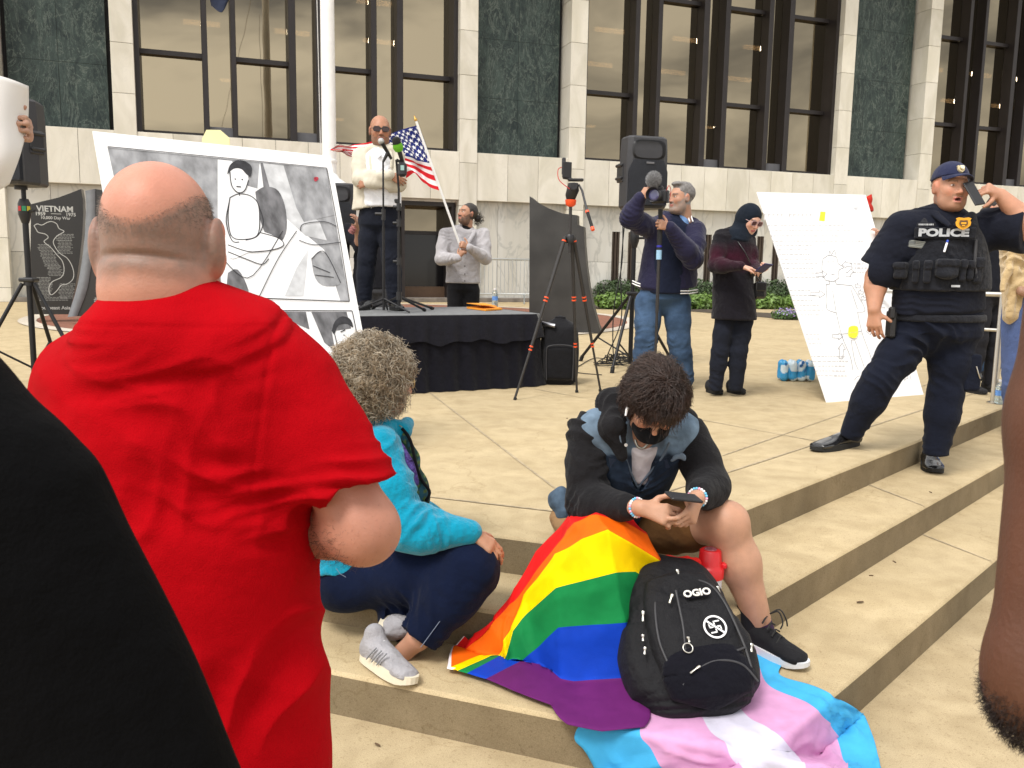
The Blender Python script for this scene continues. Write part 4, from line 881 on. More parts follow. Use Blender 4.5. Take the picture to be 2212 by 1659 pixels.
mb = MB(); mb.grid(S_, 0, True, fm=fm); mb.grid(S_+Nf*.004, 0, True, fm=fm); mb.build('cloth', [M_fr, M_fw, M_fb], t)
def fev(u, v):
    a, b = min(max(v, 0), .999)*(NU-1), min(max(u, 0), .999)*(NV-1); i, j = int(a), int(b); fa, fb = a-i, b-j
    q = lerp(lerp(S_[i, j], S_[i, j+1], fb), lerp(S_[i+1, j], S_[i+1, j+1], fb), fa); n_ = Nf[i, j]; return q, n_
sgn = 1 if Nf[5, 5] @ A(0, -1, 0) > 0 else -1
mb = MB()
for r in range(9):
    for c in range(6 if r % 2 == 0 else 5):
        u0 = (.035+c*.07+(0 if r % 2 == 0 else .035)); v0 = .055+r*.0535; pts = []
        for k in range(10):
            rr_ = .0245 if k % 2 == 0 else .0098; a = math.pi*k/5; q, n_ = fev(u0+rr_*math.sin(a), v0-rr_*1.55*math.cos(a)); pts.append(q+n_*sgn*.009)
        q, n_ = fev(u0, v0); b_ = len(mb.v); mb.add([q+n_*sgn*.009]+pts, [(0, k+1, (k+1) % 10+1) for k in range(10)])
mb.build('stars', M_fw, t)

# ---------------------------------------------------------------- camera case by the stage
cb = G(1207, 828); t = thing('camera_case', cb, 'black soft camera backpack standing on the concrete beside the stage', 'camera bag')
s = Sdf(*bbox([cb, cb+Z*.6], .35), .012); w, h = .165, .55
s.loft([(cb+A(0, 0, .03), w, .13), (cb+Z*.12, w*1.05, .145), (cb+Z*.35, w*1.03, .145), (cb+Z*.5, w*.95, .12), (cb+Z*.545, w*.8, .08)], A(1, 0, 0), e=4.0); s.box(cb+A(-.01, -.13, .2), (.13, .04, .15), r=.03, k=.02); s.box(cb+A(-.16, -.0, .2), (.04, .09, .17), r=.03, k=.02)
M_nyl = cloth('black nylon', (.009, .009, .011), rough=.7, sheen=.1)
mesh_np('body', *s.mesh(2, lambda V: .003*sn(V, 3, 4)), M_nyl, t)
mb = MB(); mb.tube([cb+A(-.05, -.02, .54), cb+A(-.04, -.02, .6), cb+A(.04, -.02, .6), cb+A(.05, -.02, .54)], .012, 8); mb.build('handle', M_nyl, t)
mb = MB(); mb.tube(catmull([cb+A(x, -.175, z) for x, z in ((-.12, .05), (-.125, .3), (-.09, .36), (.09, .36), (.115, .3), (.11, .05))], 24), .005, 6); mb.build('zip', M_blk2, t)
mb = MB(); mb.tube([cb+A(-.16, -.08, .5), cb+A(-.16, -.1, .55), cb+A(-.05, -.13, .53)], .022, 8); mb.build('water_flask', metalm('flask', (.3, .3, .32)), t)

# ---------------------------------------------------------------- tripod with phone
hubp = P(1231, 512, 6.98); feet = [G(1112, 864), G(1246, 848), G(1297, 846)]
ct = A(hubp[0], hubp[1], 0); t = thing('camera_tripod', ct, 'tall black camera tripod with orange rings standing before the memorial slab', 'tripod')
mb = MB(); zh = P(1231, 437, 6.98)[2]; mb.tube([A(*hubp[:2], P(1231, 547, 6.98)[2]), A(*hubp[:2], zh)], .013, 12); mb.build('centre_column', M_carb, t)
mb = MB(); mb.tube([hubp+Z*.02, hubp, hubp-Z*.05], [.03, .042, .03], 12); mb.build('crown', M_blk, t)
for f in feet:
    d = nz(A(*(f-hubp)[:2], 0)); tp = hubp+d*.045; mb = MB(); mb.tube([tp, lerp(tp, f, .38)], .0155, 12); mb.tube([lerp(tp, f, .36), lerp(tp, f, .68)], .0125, 12); mb.tube([lerp(tp, f, .66), f+Z*.01], .0095, 12); lg = mb.build('leg', M_carb, t)
    for q in (.02, .37, .39, .67, .69): m2 = MB(); m2.tube([lerp(tp, f, q), lerp(tp, f, q+.008)], .0185 if q < .5 else .015, 12); m2.build('orange_ring', M_orange, lg)
    m2 = MB(); m2.tube([lerp(tp, f, .985), f], .014, 10); m2.build('foot', M_rub, lg)
zt_ = A(*hubp[:2], zh)
mb = MB(); mb.tube([zt_-Z*.035, zt_-Z*.02, zt_+Z*.02], [.02, .04, .045], 14); mb.build('orange_collar', M_orange, t)
hd = P(1238, 404, 6.95); mb = MB(); mb.tube([zt_+Z*.02, zt_+Z*.05, hd-Z*.02, hd+Z*.03], [.035, .045, .05, .04], 14); mb.box(hd+A(.02, 0, .055), (.12, .07, .02), bev=.005); mb.cyl(hd+A(.0, -.05, .0), hd+A(0, -.08, 0), .028); mb.build('fluid_head', M_blk, t)
mb = MB(); h0, h1 = P(1251, 400, 6.95), P(1281, 497, 6.7); mb.tube([hd, h0, lerp(h0, h1, .12)+A(.01, 0, 0), lerp(h0, h1, .6)], .009, 10); mb.build('pan_handle', M_blk2, t)
mb = MB(); mb.tube([lerp(h0, h1, .6), lerp(h0, h1, .95)], .013, 10); mb.build('grip', M_rub, t); mb = MB(); mb.tube([lerp(h0, h1, .58), lerp(h0, h1, .62)], .0155, 10); mb.tube([lerp(h0, h1, .94), h1], .015, 10); mb.build('grip_ring', M_orange, t)
ph = P(1222, 367, 6.93); t2 = thing('phone', ph, 'phone in a black cage mounted on top of the tall tripod', 'phone'); mb = MB(); R = Matrix.Rotation(.5, 3, 'Z'); mb.box(ph+A(.01, 0, 0), (.085, .012, .125), np.array(R @ Vector((1, 0, 0))), np.array(R @ Vector((0, 1, 0))), Z, 0, .004); mb.build('body', M_blk, t2)
mb = MB(); mb.box(ph+A(-.015, .02, .03), (.03, .04, .13), bev=.006); mb.tube([ph+A(-.02, 0, -.06), hd+A(-.01, 0, .06)], .01, 8); mb.build('cage', M_blk2, t2)
mb = MB(); mb.tube(catmull([ph+A(-.03, 0, .02), ph+A(-.06, 0, -.0), ph+A(-.05, -.01, -.08), hd+A(-.03, -.05, -.02)], 14), .0035, 6); mb.build('red_cable', mat('red cable', (.5, .02, .02)), t2)

# ---------------------------------------------------------------- panels (large boards)
def board(name, TL, TR, BR, BL, label):
    """corner points in the world; a 6 mm board"""
    n = nz(np.cross(TR-TL, BL-TL)); n = n if n[1] < 0 else -n; t = thing(name, BL, label, 'display board', 'large white display boards'); mb = MB(); mb.prism([TL, TR, BR, BL], -n*.008); mb.build('board', M_card, t); pl = Plane(TL, n)
    return t, pl
def fill(t, pl, pts, m, name, lift=.0015, smooth=0):
    q = np.array([pl.p(x, y, lift) for x, y in pts])
    if smooth: q = catmull(np.vstack([q, q[:1]]), len(q)*smooth)[:-1]
    me = MB(); me.add(list(q), [tuple(range(len(q)))]); return me.build(name, m, t, fix=False)
def lines(t, pl, L_, w, m, name, lift=.003):
    mb = MB()
    for l in L_: pline(mb, pl, l, w, lift)
    return mb.build(name, m, t, fix=False)
M_wash = mat('grey ink wash', (.27, .275, .29), .8, var=.42, vs=16, stretch=(1, 1, .4)); M_washd = mat('dark ink wash', (.13, .13, .14), .8, var=.5, vs=22, stretch=(1, 1, .3)); M_washl = mat('light ink wash', (.50, .51, .53), .8, var=.25, vs=14); M_paper = mat('panel paper', (.74, .745, .76), .6, var=.03); M_black_ink = mat('black ink', (.025, .025, .03), .8, var=.5, vs=30)
TLp, TRp, BRp, BLp = P(200, 283, 4.25), P(713, 337, 4.99), P(790, 750, 4.57), P(283, 750, 3.83)
pr = Plane(TLp, np.cross(TRp-TLp, BRp-TLp)); ext = lambda a, b, zt: lerp(a, b, (zt-a[2])/(b[2]-a[2]))
t, pl = board('display_board', TLp, TRp, ext(TRp, pr.p(838, 1010), .004), ext(TLp, pr.p(330, 1040), .004), 'large white board with grey ink drawing panels behind the bald man in red')
if True:
    fill(t, pl, [(232, 318), (705, 364), (754, 652), (480, 642), (300, 630)], M_wash, 'drawn_panel')
    fill(t, pl, [(470, 345), (500, 348), (520, 372), (535, 402), (556, 408), (560, 355), (612, 360), (640, 490), (700, 540), (735, 650), (480, 640), (470, 500)], M_paper, 'drawn_background', .002)
    fill(t, pl, [(560, 352), (612, 358), (640, 440), (690, 480), (706, 520), (660, 510), (600, 455)], M_washl, 'drawn_background', .0025)
    fill(t, pl, [(612, 358), (704, 366), (722, 465), (656, 480), (640, 450)], M_wash, 'drawn_background', .003)
    fill(t, pl, [(551, 415), (572, 404), (600, 412), (616, 450), (618, 500), (600, 530), (580, 520), (560, 470)], M_washd, 'drawn_cushion', .0035, 4)
    fill(t, pl, [(562, 352), (567, 352), (600, 470), (588, 520), (578, 480)], M_washd, 'drawn_strap', .004)
    fill(t, pl, [(672, 560), (700, 545), (735, 610), (700, 618), (680, 600)], M_wash, 'drawn_bundle', .0035, 3)
    fill(t, pl, [(492, 590), (512, 582), (530, 610), (535, 640), (492, 640)], M_washd, 'drawn_ground', .0035, 3); fill(t, pl, [(615, 640), (640, 580), (665, 540), (655, 640)], M_washl, 'drawn_ground', .0035)
    # generic seated figure: plain outlines, no features copied
    fill(t, pl, [(496, 428), (515, 420), (540, 424), (556, 440), (560, 480), (556, 512), (500, 512), (492, 470)], M_paper, 'drawn_figure', .0045, 4)
    fill(t, pl, [(494, 512), (556, 500), (600, 515), (612, 530), (590, 540), (540, 545), (500, 560), (492, 535)], M_paper, 'drawn_figure', .005, 4)
    fill(t, pl, [(496, 372), (510, 362), (530, 368), (536, 390), (528, 412), (514, 416), (500, 402)], M_paper, 'drawn_figure', .005, 5)
    fill(t, pl, [(490, 378), (496, 358), (512, 347), (530, 350), (543, 362), (541, 382), (532, 378), (520, 366), (504, 366)], M_black_ink, 'drawn_hair', .0055, 4)
    lines(t, pl, [[(496, 372), (500, 402), (514, 417), (528, 412), (536, 390)], [(496, 428), (492, 470), (500, 512), (530, 518), (556, 508), (560, 470), (556, 440), (540, 424), (515, 420), (496, 428)], [(494, 440), (488, 480), (500, 520), (516, 524)], [(558, 445), (568, 480), (556, 510), (530, 520)], [(492, 530), (540, 545), (590, 540), (612, 530), (600, 515), (560, 503)], [(492, 545), (530, 560), (565, 572), (580, 560)], [(516, 418), (517, 424)]], .0048, M_black_ink, 'drawn_outline', .006)
    lines(t, pl, [[(506, 388), (509, 388)], [(521, 389), (524, 389)], [(510, 404), (520, 405)]], .007, M_black_ink, 'drawn_face', .0062)
    lines(t, pl, [[(232, 318), (400, 334), (705, 364)], [(705, 364), (730, 500), (754, 652)], [(754, 652), (480, 642)], [(648, 500), (655, 485), (700, 480), (726, 490)], [(645, 520), (680, 530), (735, 524)], [(480, 560), (540, 600), (610, 500)], [(560, 640), (600, 560), (640, 500)], [(672, 560), (700, 545), (735, 612)], [(675, 575), (712, 590)], [(680, 595), (720, 600)]], .0042, M_black_ink, 'drawn_outline', .0065)
    fill(t, pl, [(480, 668), (528, 670), (532, 700), (480, 700)], M_wash, 'drawn_panel'); fill(t, pl, [(552, 671), (760, 672), (787, 800), (600, 800)], M_paper, 'drawn_panel')
    fill(t, pl, [(562, 676), (600, 673), (655, 705), (610, 700), (570, 690)], M_washl, 'drawn_background', .003); fill(t, pl, [(600, 673), (660, 674), (668, 712), (640, 700)], M_washd, 'drawn_background', .0035); fill(t, pl, [(672, 674), (748, 674), (758, 710), (716, 716), (724, 760), (700, 740)], M_washd, 'drawn_background', .003)
    fill(t, pl, [(716, 716), (722, 696), (738, 684), (756, 690), (762, 708), (748, 700), (730, 704), (722, 722)], M_black_ink, 'drawn_hair', .0045, 3)
    lines(t, pl, [[(722, 722), (730, 750), (745, 765), (762, 766)], [(738, 785), (750, 775), (772, 780)], [(552, 671), (760, 672)], [(760, 672), (772, 730), (787, 800)], [(552, 671), (565, 720)], [(480, 668), (528, 670), (534, 710)]], .0048, M_black_ink, 'drawn_outline', .005)
    lines(t, pl, [[(741, 724), (744, 725)], [(758, 741), (763, 738)], [(735, 718), (745, 713)]], .006, M_black_ink, 'drawn_face', .0052)
    fill(t, pl, [(677, 385), (682, 383), (687, 385), (686, 390), (681, 393), (678, 391)], mat('red mark', (.35, .02, .04), .7, var=.5, vs=60), 'red_mark', .006, 3)
TLq, TRq, BRq, BLq = P(1635, 415, 7.62), P(1870, 421, 8.16), P(1998, 862, 7.38), P(1786, 870, 6.85)
t, pl = board('display_board', TLq, TRq, BRq, BLq, 'white display board with printed text and an outlined figure beside the police officer')
M_pt = mat('faint print', (.60, .60, .62), .8, var=.15, vs=30); M_pl = mat('line print', (.16, .16, .17), .8, var=.2); M_yel = mat('yellow highlighter', (.95, .85, .03), .6, var=.03)
mb = MB(); rs = random.Random(9)
def tlines(x0, x1, y0, n, dy, h=.010, dx=.31, m=0):
    for k in range(n):
        y = y0+dy*k; x = x0+dx*dy*k; e = x0+dx*dy*k+(x1-x0)*rs.uniform(.72, 1)
        while x < e:
            w = rs.uniform(3, 9); a, b = pl.p(x, y, .002), pl.p(x+w, y+.02*w, .002); mb.grid([[a+Z*h/2, b+Z*h/2], [a-Z*h/2, b-Z*h/2]]); x += w+1.8
tlines(1658, 1850, 488, 4, 11, .011); tlines(1677, 1760, 530, 8, 10); tlines(1706, 1765, 628, 6, 10.5); tlines(1740, 1770, 722, 3, 10.5); tlines(1752, 1830, 770, 5, 10.5); tlines(1835, 1875, 570, 3, 9); tlines(1862, 1900, 620, 6, 9)
tag(mb.build('printed_text', M_pt, t, fix=False), kind='stuff')
mb = MB(); tl = mb
for k in range(12):
    if k in (5,): continue
    x = 1650+k*9; a, b = pl.p(x, 468, .002), pl.p(x+7, 468, .002); mb.grid([[a+Z*.03, a+Z*.03+(b-a)*.3], [a-Z*.03, a-Z*.03+(b-a)*.3]]); mb.grid([[a+Z*.02, b+Z*.02], [a+Z*.012, b+Z*.012]])
mb.build('printed_heading', mat('faint heading', (.70, .70, .71), .8, var=.1), t, fix=False)
lines(t, pl, [[(1803 + k*4.6, 450), (1806+k*4.6, 451)] for k in range(10)]+[[(1846, 447), (1848, 453)], [(1852, 447), (1849, 453)], [(1855, 447), (1856, 453)]], .02, M_pt, 'printed_text', .002)
fill(t, pl, [(1772, 457), (1783, 458), (1781, 478), (1769, 477)], M_yel, 'highlight', .0025)
fill(t, pl, [(1833, 708), (1840, 704), (1852, 706), (1853, 720), (1848, 730), (1836, 728), (1832, 722)], M_yel, 'highlight', .0025, 3)
# generic outlined standing figure (plain stand-in)
fg = [[(1777, 560), (1775, 585), (1782, 605)], [(1777, 560), (1790, 552), (1806, 556), (1810, 570)], [(1782, 605), (1800, 608), (1812, 600)], [(1810, 570), (1822, 578), (1812, 584), (1812, 600)], [(1790, 552), (1792, 542), (1796, 550), (1802, 541), (1806, 555)], [(1790, 606), (1792, 614)], [(1803, 606), (1806, 614)],
      [(1784, 615), (1792, 614)], [(1806, 614), (1840, 617)], [(1784, 615), (1786, 650), (1786, 668), (1806, 676)], [(1840, 617), (1868, 668), (1852, 675)], [(1798, 628), (1806, 676)], [(1806, 676), (1818, 725), (1836, 770), (1842, 800)], [(1838, 626), (1852, 668)], [(1852, 675), (1862, 720), (1880, 770), (1886, 800)], [(1846, 735), (1862, 780), (1868, 800)], [(1838, 735), (1846, 780), (1854, 800)], [(1818, 722), (1860, 716)], [(1838, 735), (1846, 735)],
      [(1786, 566), (1791, 566)], [(1797, 566), (1802, 566)], [(1795, 594), (1803, 592)]]
lines(t, pl, fg, .0042, M_pl, 'printed_figure', .003)
def arrow(x, y, dx, dy=0, w=4):
    L_ = []; ux, uy = dx, dy; n = math.hypot(dx, dy); nx, ny = -uy/n*w, ux/n*w; pts = [(x+nx, y+ny), (x+ux*.6+nx, y+uy*.6+ny), (x+ux*.6+2*nx, y+uy*.6+2*ny), (x+ux, y+uy), (x+ux*.6-2*nx, y+uy*.6-2*ny), (x+ux*.6-nx, y+uy*.6-ny), (x-nx, y-ny), (x+nx, y+ny)]
    return [[pts[i], pts[i+1]] for i in range(7)]
ar = []
for a in ((1762, 594, 24, -2), (1839, 572, -20, 0), (1841, 584, -14, 14), (1751, 635, 31, 1), (1858, 620, -12, -4, 3), (1864, 634, -11, -4, 3), (1870, 647, -11, -4, 3), (1798, 726, 22, 1), (1816, 775, 3, -34), (1893, 716, -22, 0)): ar += arrow(*a)
lines(t, pl, ar, .0036, M_pl, 'printed_arrows', .003)
sm = [[(1935, 792), (1940, 778), (1952, 778), (1957, 792), (1953, 806), (1940, 806), (1935, 792)], [(1940, 806), (1936, 818), (1960, 818), (1955, 806)], [(1960, 790), (1968, 822)], [(1944, 818), (1944, 824)], [(1954, 818), (1954, 824)], [(1845, 822), (1850, 815), (1858, 812)]]
lines(t, pl, sm, .0036, M_pl, 'printed_figure', .003)

# ---------------------------------------------------------------- water pack, handrail, bottle by the rail
wb = G(1752, 833)+A(0, .35, 0); wb[2] = 0
t = thing('water_pack', wb, 'blue shrink wrapped pack of water bottles behind the white display board', 'water pack'); s = Sdf(*bbox([wb, wb+Z*.2], .3), .01)
for i in range(4):
    for j in range(2): c = wb+A(-.16+.085*i, -.05+.085*j, 0); s.cap(c+Z*.04, c+Z*.16, .042, .036, .012); s.cap(c+Z*.16, c+Z*.19, .03, .015, .02)
V, F = s.mesh(1, lambda V: .004*sn(V, 9, 3)); cc = np.where((sn(V, 4, 8) > .25)[:, None], A(.62, .74, .82), A(.04, .30, .60)); cc = np.where((sn(V, 7, 5) > .75)[:, None], A(.02, .12, .35), cc)
mesh_np('wrap', V, F, mat('blue printed film', (1, 1, 1), .2, var=.1, vcol=True), t, colors=cc)
hr = G(2146, 871); t = thing('handrail', hr, 'brushed steel handrail post at the top of the steps behind the police officer', 'handrail'); rd = A(Rn[0], Rn[1], 0); zt_ = P(2146, 636, hr[1])[2]; zm = P(2130, 713, hr[1])[2]
for o_ in (0, 1.1): mb = MB(); mb.tube([hr+rd*o_, hr+rd*o_+Z*(zt_-.01)], .026, 16); mb.build('post', M_steel, t)
mb = MB(); mb.tube([hr+rd*1.15+Z*zt_, hr+Z*zt_, hr-rd*.12+Z*zt_, hr-rd*1.4+Z*(zt_-.5)], .02, 12); mb.build('top_rail', M_steel, t); mb = MB(); mb.tube([hr+rd*1.1+Z*zm, hr+Z*zm], .014, 12); mb.build('lower_rail', M_steel, t)
mb = MB(); mb.tube([hr, hr+Z*.012], .05, 16); mb.build('base_plate', M_steel, t)
bottle(G(2157, 873), .20, 'clear water bottle with green label on the plaza edge beside the handrail post', lab=(.15, .45, .3))

for i, (x, y, z) in enumerate([(1882, 1246, -.15), (1931, 1216, -.15), (1858, 1303, -.3), (2010, 1065, -.15), (1700, 1560, -.3), (845, 1412, -.3), (1225, 905, 0), (815, 1612, -.45), (1990, 1140, -.3)]):
    c = G(x, y, z); a = i*1.7; s_ = .007+.003*(i % 3); u, v = A(math.cos(a), math.sin(a), 0), A(-math.sin(a), math.cos(a), 0); mb = MB(); mb.grid([[c+u*s_*p+v*s_*.5*q_*(1-.3*abs(p))+A(0, 0, .003+.004*abs(q_)) for q_ in (-1, 0, 1)] for p in (-1.3, -.6, 0, .7, 1.2)])
    o = mb.build('dry_leaf', mat('dry leaf', (.10, .06, .03), .9)); tag(o, 'tiny curled brown dry leaf lying on the concrete steps', 'leaf', 'dry leaf bits scattered on the steps')
# ================================================================ PEOPLE: kit
M_skin = mat('skin', (1, 1, 1), .5, var=.07, vs=30, bump=.12, bs=260, sss=.12, vcol=True, spec=.4)
def facing(yaw, pitch=0, roll=0):
    """yaw 0 looks at the camera, + turns to the picture's right; pitch + looks down; roll + tips the crown to the right"""
    y, p, r = map(math.radians, (yaw, pitch, roll)); F = A(math.sin(y)*math.cos(p), -math.cos(y)*math.cos(p), -math.sin(p)); X = nz(np.cross(A(0, 0, 1), F)); U = np.cross(F, X)
    if U[2] < 0 and abs(pitch) < 90: U = -U
    Rm = np.array(Matrix.Rotation(r, 3, Vector(-F))); return Rm.T @ X if False else np.array(Rm @ X), F, np.array(Rm @ U)
class Head:
    def __init__(s, c, fr, sc=1.0): s.c = np.asarray(c, float); s.X, s.F, s.U = fr; s.s = sc; s.R = np.array([s.X, s.F, s.U])
    def w(s, x, y, z): return s.c+s.s*(s.X*x+s.F*y+s.U*z)
    def l(s, V): return (np.asarray(V)-s.c) @ s.R.T/s.s
    def add(s, S, fat=0, ears=True, mouth=0, ear=1.0, out=0):
        q = s.s; R = s.R; E_ = lambda c, r, k=.02, op='u': S.ell(s.w(*c), np.array(r)*q, R, k*q, op)
        E_((0, -.018, .035), (.076, .098, .086), .0); E_((0, .03, -.02), (.064+fat*.5, .062, .088), .03); E_((0, .012, -.05), (.060+fat, .062, .058+fat), .03)
        S.cap(s.w(-.030-fat*.6, .030, -.078), s.w(.030+fat*.6, .030, -.078), .034*q, None, .025*q); E_((0, .066, -.094), (.024, .020, .018), .025)
        S.cap(s.w(-.034, .077, .024), s.w(.034, .077, .024), .012*q, None, .02*q)
        S.cap(s.w(0, .088, .012), s.w(0, .108, -.030), .007*q, .0115*q, .012*q); E_((-.012, .098, -.035), (.008, .010, .007), .008); E_((.012, .098, -.035), (.008, .010, .007), .008)
        for x in (-1, 1):
            E_((x*.040, .060, -.022), (.022, .022, .022), .02); E_((x*.032, .098, .004), (.019, .016, .010), .012, 's')
            if ears: E_((x*(.079+fat*.3+out), -.008-out, -.004), (.009*ear, .020*ear, .032*ear), .010); E_((x*(.089+fat*.3+out), -.004, .0), (.006, .010, .017), .006, 's')
        E_((0, .089, -.060), (.024, .011, .0055), .006); E_((0, .088, -.0705-mouth*.010), (.021, .011, .0065), .006)
        if mouth: E_((0, .098, -.067), (.014, .022, .0075*mouth), .004, 's')
        return s
    def eyes(s, V, F, C, open_=1.0, look=(0, 0)):
        for x in (-1, 1):
            c = s.w(x*.032, .0745, .004); r = .0125*s.s; n, m = 14, 10; b = len(V); P_ = []
            for i in range(m+1):
                t = .02+(math.pi-.04)*i/m
                for k in range(n): a = 2*math.pi*k/n; P_.append((math.sin(t)*math.cos(a), math.cos(t), math.sin(t)*math.sin(a)))
            P_ = np.array(P_); W = c+r*(P_[:, [0]]*s.X+P_[:, [1]]*s.F+P_[:, [2]]*s.U); q = P_-np.array([look[0], 1, look[1]]); dd = np.sqrt((q**2).sum(1))
            cc = np.where((dd < .62)[:, None], A(.05, .03, .02), A(.62, .58, .55)); lid = (P_[:, 2] > .42*open_) | (P_[:, 2] < -.5*open_); cc = np.where(lid[:, None], s.lid, cc)
            f = np.array([(i*n+k, (i+1)*n+k, (i+1)*n+(k+1) % n, i*n+(k+1) % n) for i in range(m) for k in range(n)])+b
            V = np.vstack([V, W]); F = np.vstack([F, f]); C = np.vstack([C, cc])
        return V, F, C
    lid = A(.4, .22, .15)
def skincol(V, tone, hd=None, lips=(.42, .12, .10), beard=None, beardcol=(.03, .022, .018), scalp=None, scalpcol=(.05, .04, .035), brow=(.035, .025, .02), brow_on=True, flush=0, mouth=0, mous=1, seed=3):
    tone = np.array(tone, float); C = np.tile(tone, (len(V), 1)); nn = sn(V, 5, seed)[:, None]; C = C*(1+.06*nn); C[:, 0] *= (1+.04*sn(V, 2.3, seed+1))
    if hd is None: return C
    L = hd.l(V); x, y, z = L.T; n2 = sn(V, 14, seed+2)
    def blend(m, col): nonlocal C; m = np.clip(m, 0, 1)[:, None]; C = C*(1-m)+np.array(col)*m
    head = (np.abs(x) < .1) & (z > -.16) & (z < .16) & (np.abs(y) < .14)
    ck = np.exp(-(((np.abs(x)-.042)/.02)**2+((z+.03)/.022)**2))*(y > .03); blend((.35*ck+.35*np.exp(-((x/.014)**2+((z+.03)/.016)**2))*(y > .08))*head, tone*A(1.12, .68, .62))
    blend(.5*((np.abs(x) > .072) & (z < .04) & (z > -.05) & (y > -.04) & (y < .03) & head), tone*A(1.1, .72, .66))
    ml = (np.abs(x) < .024*(1-((z+.064)/.02)**2*.4)) & (np.abs(z+.0645+mouth*.004) < .0095+.006*mouth) & (y > .075); blend(ml*.85, lips)
    if mouth: blend(((np.abs(x) < .014) & (np.abs(z+.067) < .007) & (y < .094) & (y > .06))*1.0, (.05, .01, .01))
    blend(.55*np.exp(-((np.abs(np.abs(x)-.032)/.016)**2+((z-.004)/.009)**2))*(y > .05), tone*A(.5, .42, .4))
    if brow_on: blend(((np.abs(z-.024-.10*(.030-np.abs(np.abs(x)-.032))*.5) < .0055+.001*n2) & (np.abs(np.abs(x)-.033) < .020) & (y > .05))*.85, brow)
    if beard:
        f = (z < -.036+.02*np.clip((.055-y)/.05, 0, 1)*2.2+.004*n2) & (y > -.015) & (z > -.16); edge = np.clip((np.clip(-.03-z, 0, 1)*30), 0, 1)
        m = f & ~((np.abs(x) < .026) & (np.abs(z+.065) < .0115) & (y > .07)); up = (z > -.052) & (np.abs(x) < .03) & (y > .085); lower = (z > -.052) & (y > .06) & (np.abs(x) > .03) & (np.abs(x) < .055)
        m = m & ~(lower & (y > .065)); blend(m*head*beard*(.8+.2*n2), beardcol); blend((up & (z < -.047))*beard*mous, beardcol)
    if scalp == 'buzz' or scalp == 'short':
        lim = .062-.012*n2*0; m = np.clip(((z-.045)-(.9*(y-.03)))*60, 0, 1)*(y < .07); side = np.clip((.0-y+.02+.3*z)*80, 0, 1)*np.clip((z+.06)*60, 0, 1); mm = np.clip(np.maximum(m*(y < .075), side), 0, 1)*(1 if scalp == 'short' else .8); blend(mm*head*~((np.abs(x) > .078) & (z < .035)), scalpcol)
    return C
def arm(S, sh, el, wr, r=(.050, .042, .030), k=.02):
    S.chain([sh, lerp(sh, el, .5), el], [r[0], r[0]*.96, r[1]], k); S.chain([el, lerp(el, wr, .3), wr], [r[1], r[1]*1.03, r[2]], k)
def hand(S, wr, fwd, thumb, curl=(.5, .5, .55, .6), spread=.08, sc=1.0, tcurl=.35, tdir=None, back=None, k=.006):
    """palm and five fingers; fwd along the fingers, thumb side, back of hand"""
    f = nz(fwd); t = nz(np.asarray(thumb, float)-f*np.dot(thumb, f)); b = nz(np.cross(f, t)) if back is None else nz(np.asarray(back, float)); t = nz(t-b*np.dot(t, b)); q = sc
    L_ = lambda x, y, z: np.asarray(wr)+q*(t*x+f*y+b*z)
    for x0, x1 in ((.006, .028), (.002, .010), (-.004, -.010), (-.010, -.028)): S.cap(L_(x0, .005, 0), L_(x1, .085, .002), .0155*q, .0125*q, .014*q)
    S.cap(L_(.018, .018, -.006), L_(.030, .045, -.010), .015*q, .013*q, .012*q)
    bases = [(.030, .088), (.0105, .093), (-.010, .089), (-.029, .080)]; lens = [(.042, .025, .020), (.046, .029, .021), (.043, .027, .020), (.034, .020, .018)]; rad = [.0088, .009, .0086, .0076]
    for i in range(4):
        p = L_(bases[i][0], bases[i][1], .002); a = curl[i] if np.ndim(curl) else curl; sp = spread*(1.5-i); ang = 0
        for j in range(3):
            ang += a*(1, 1.25, .8)[j]; d = nz(f*math.cos(ang)*math.cos(sp)+t*math.sin(sp)*math.cos(ang)*1.0-b*math.sin(ang)); n = p+d*lens[i][j]*q; S.cap(p, n, rad[i]*q*(1.08-.08*j), rad[i]*q*(1.0-.1*j), k*q); p = n
    p = L_(.026, .030, -.008); d0 = nz(t*.75+f*.62-b*.25) if tdir is None else nz(tdir)
    for j, l in enumerate((.034, .030, .024)):
        d = nz(d0+(f*.35-t*.5-b*.35)*tcurl*j); n = p+d*l*q; S.cap(p, n, (.0125, .0105, .0095)[j]*q, (.0108, .0098, .0085)[j]*q, k*1.3*q); p = n
    return S
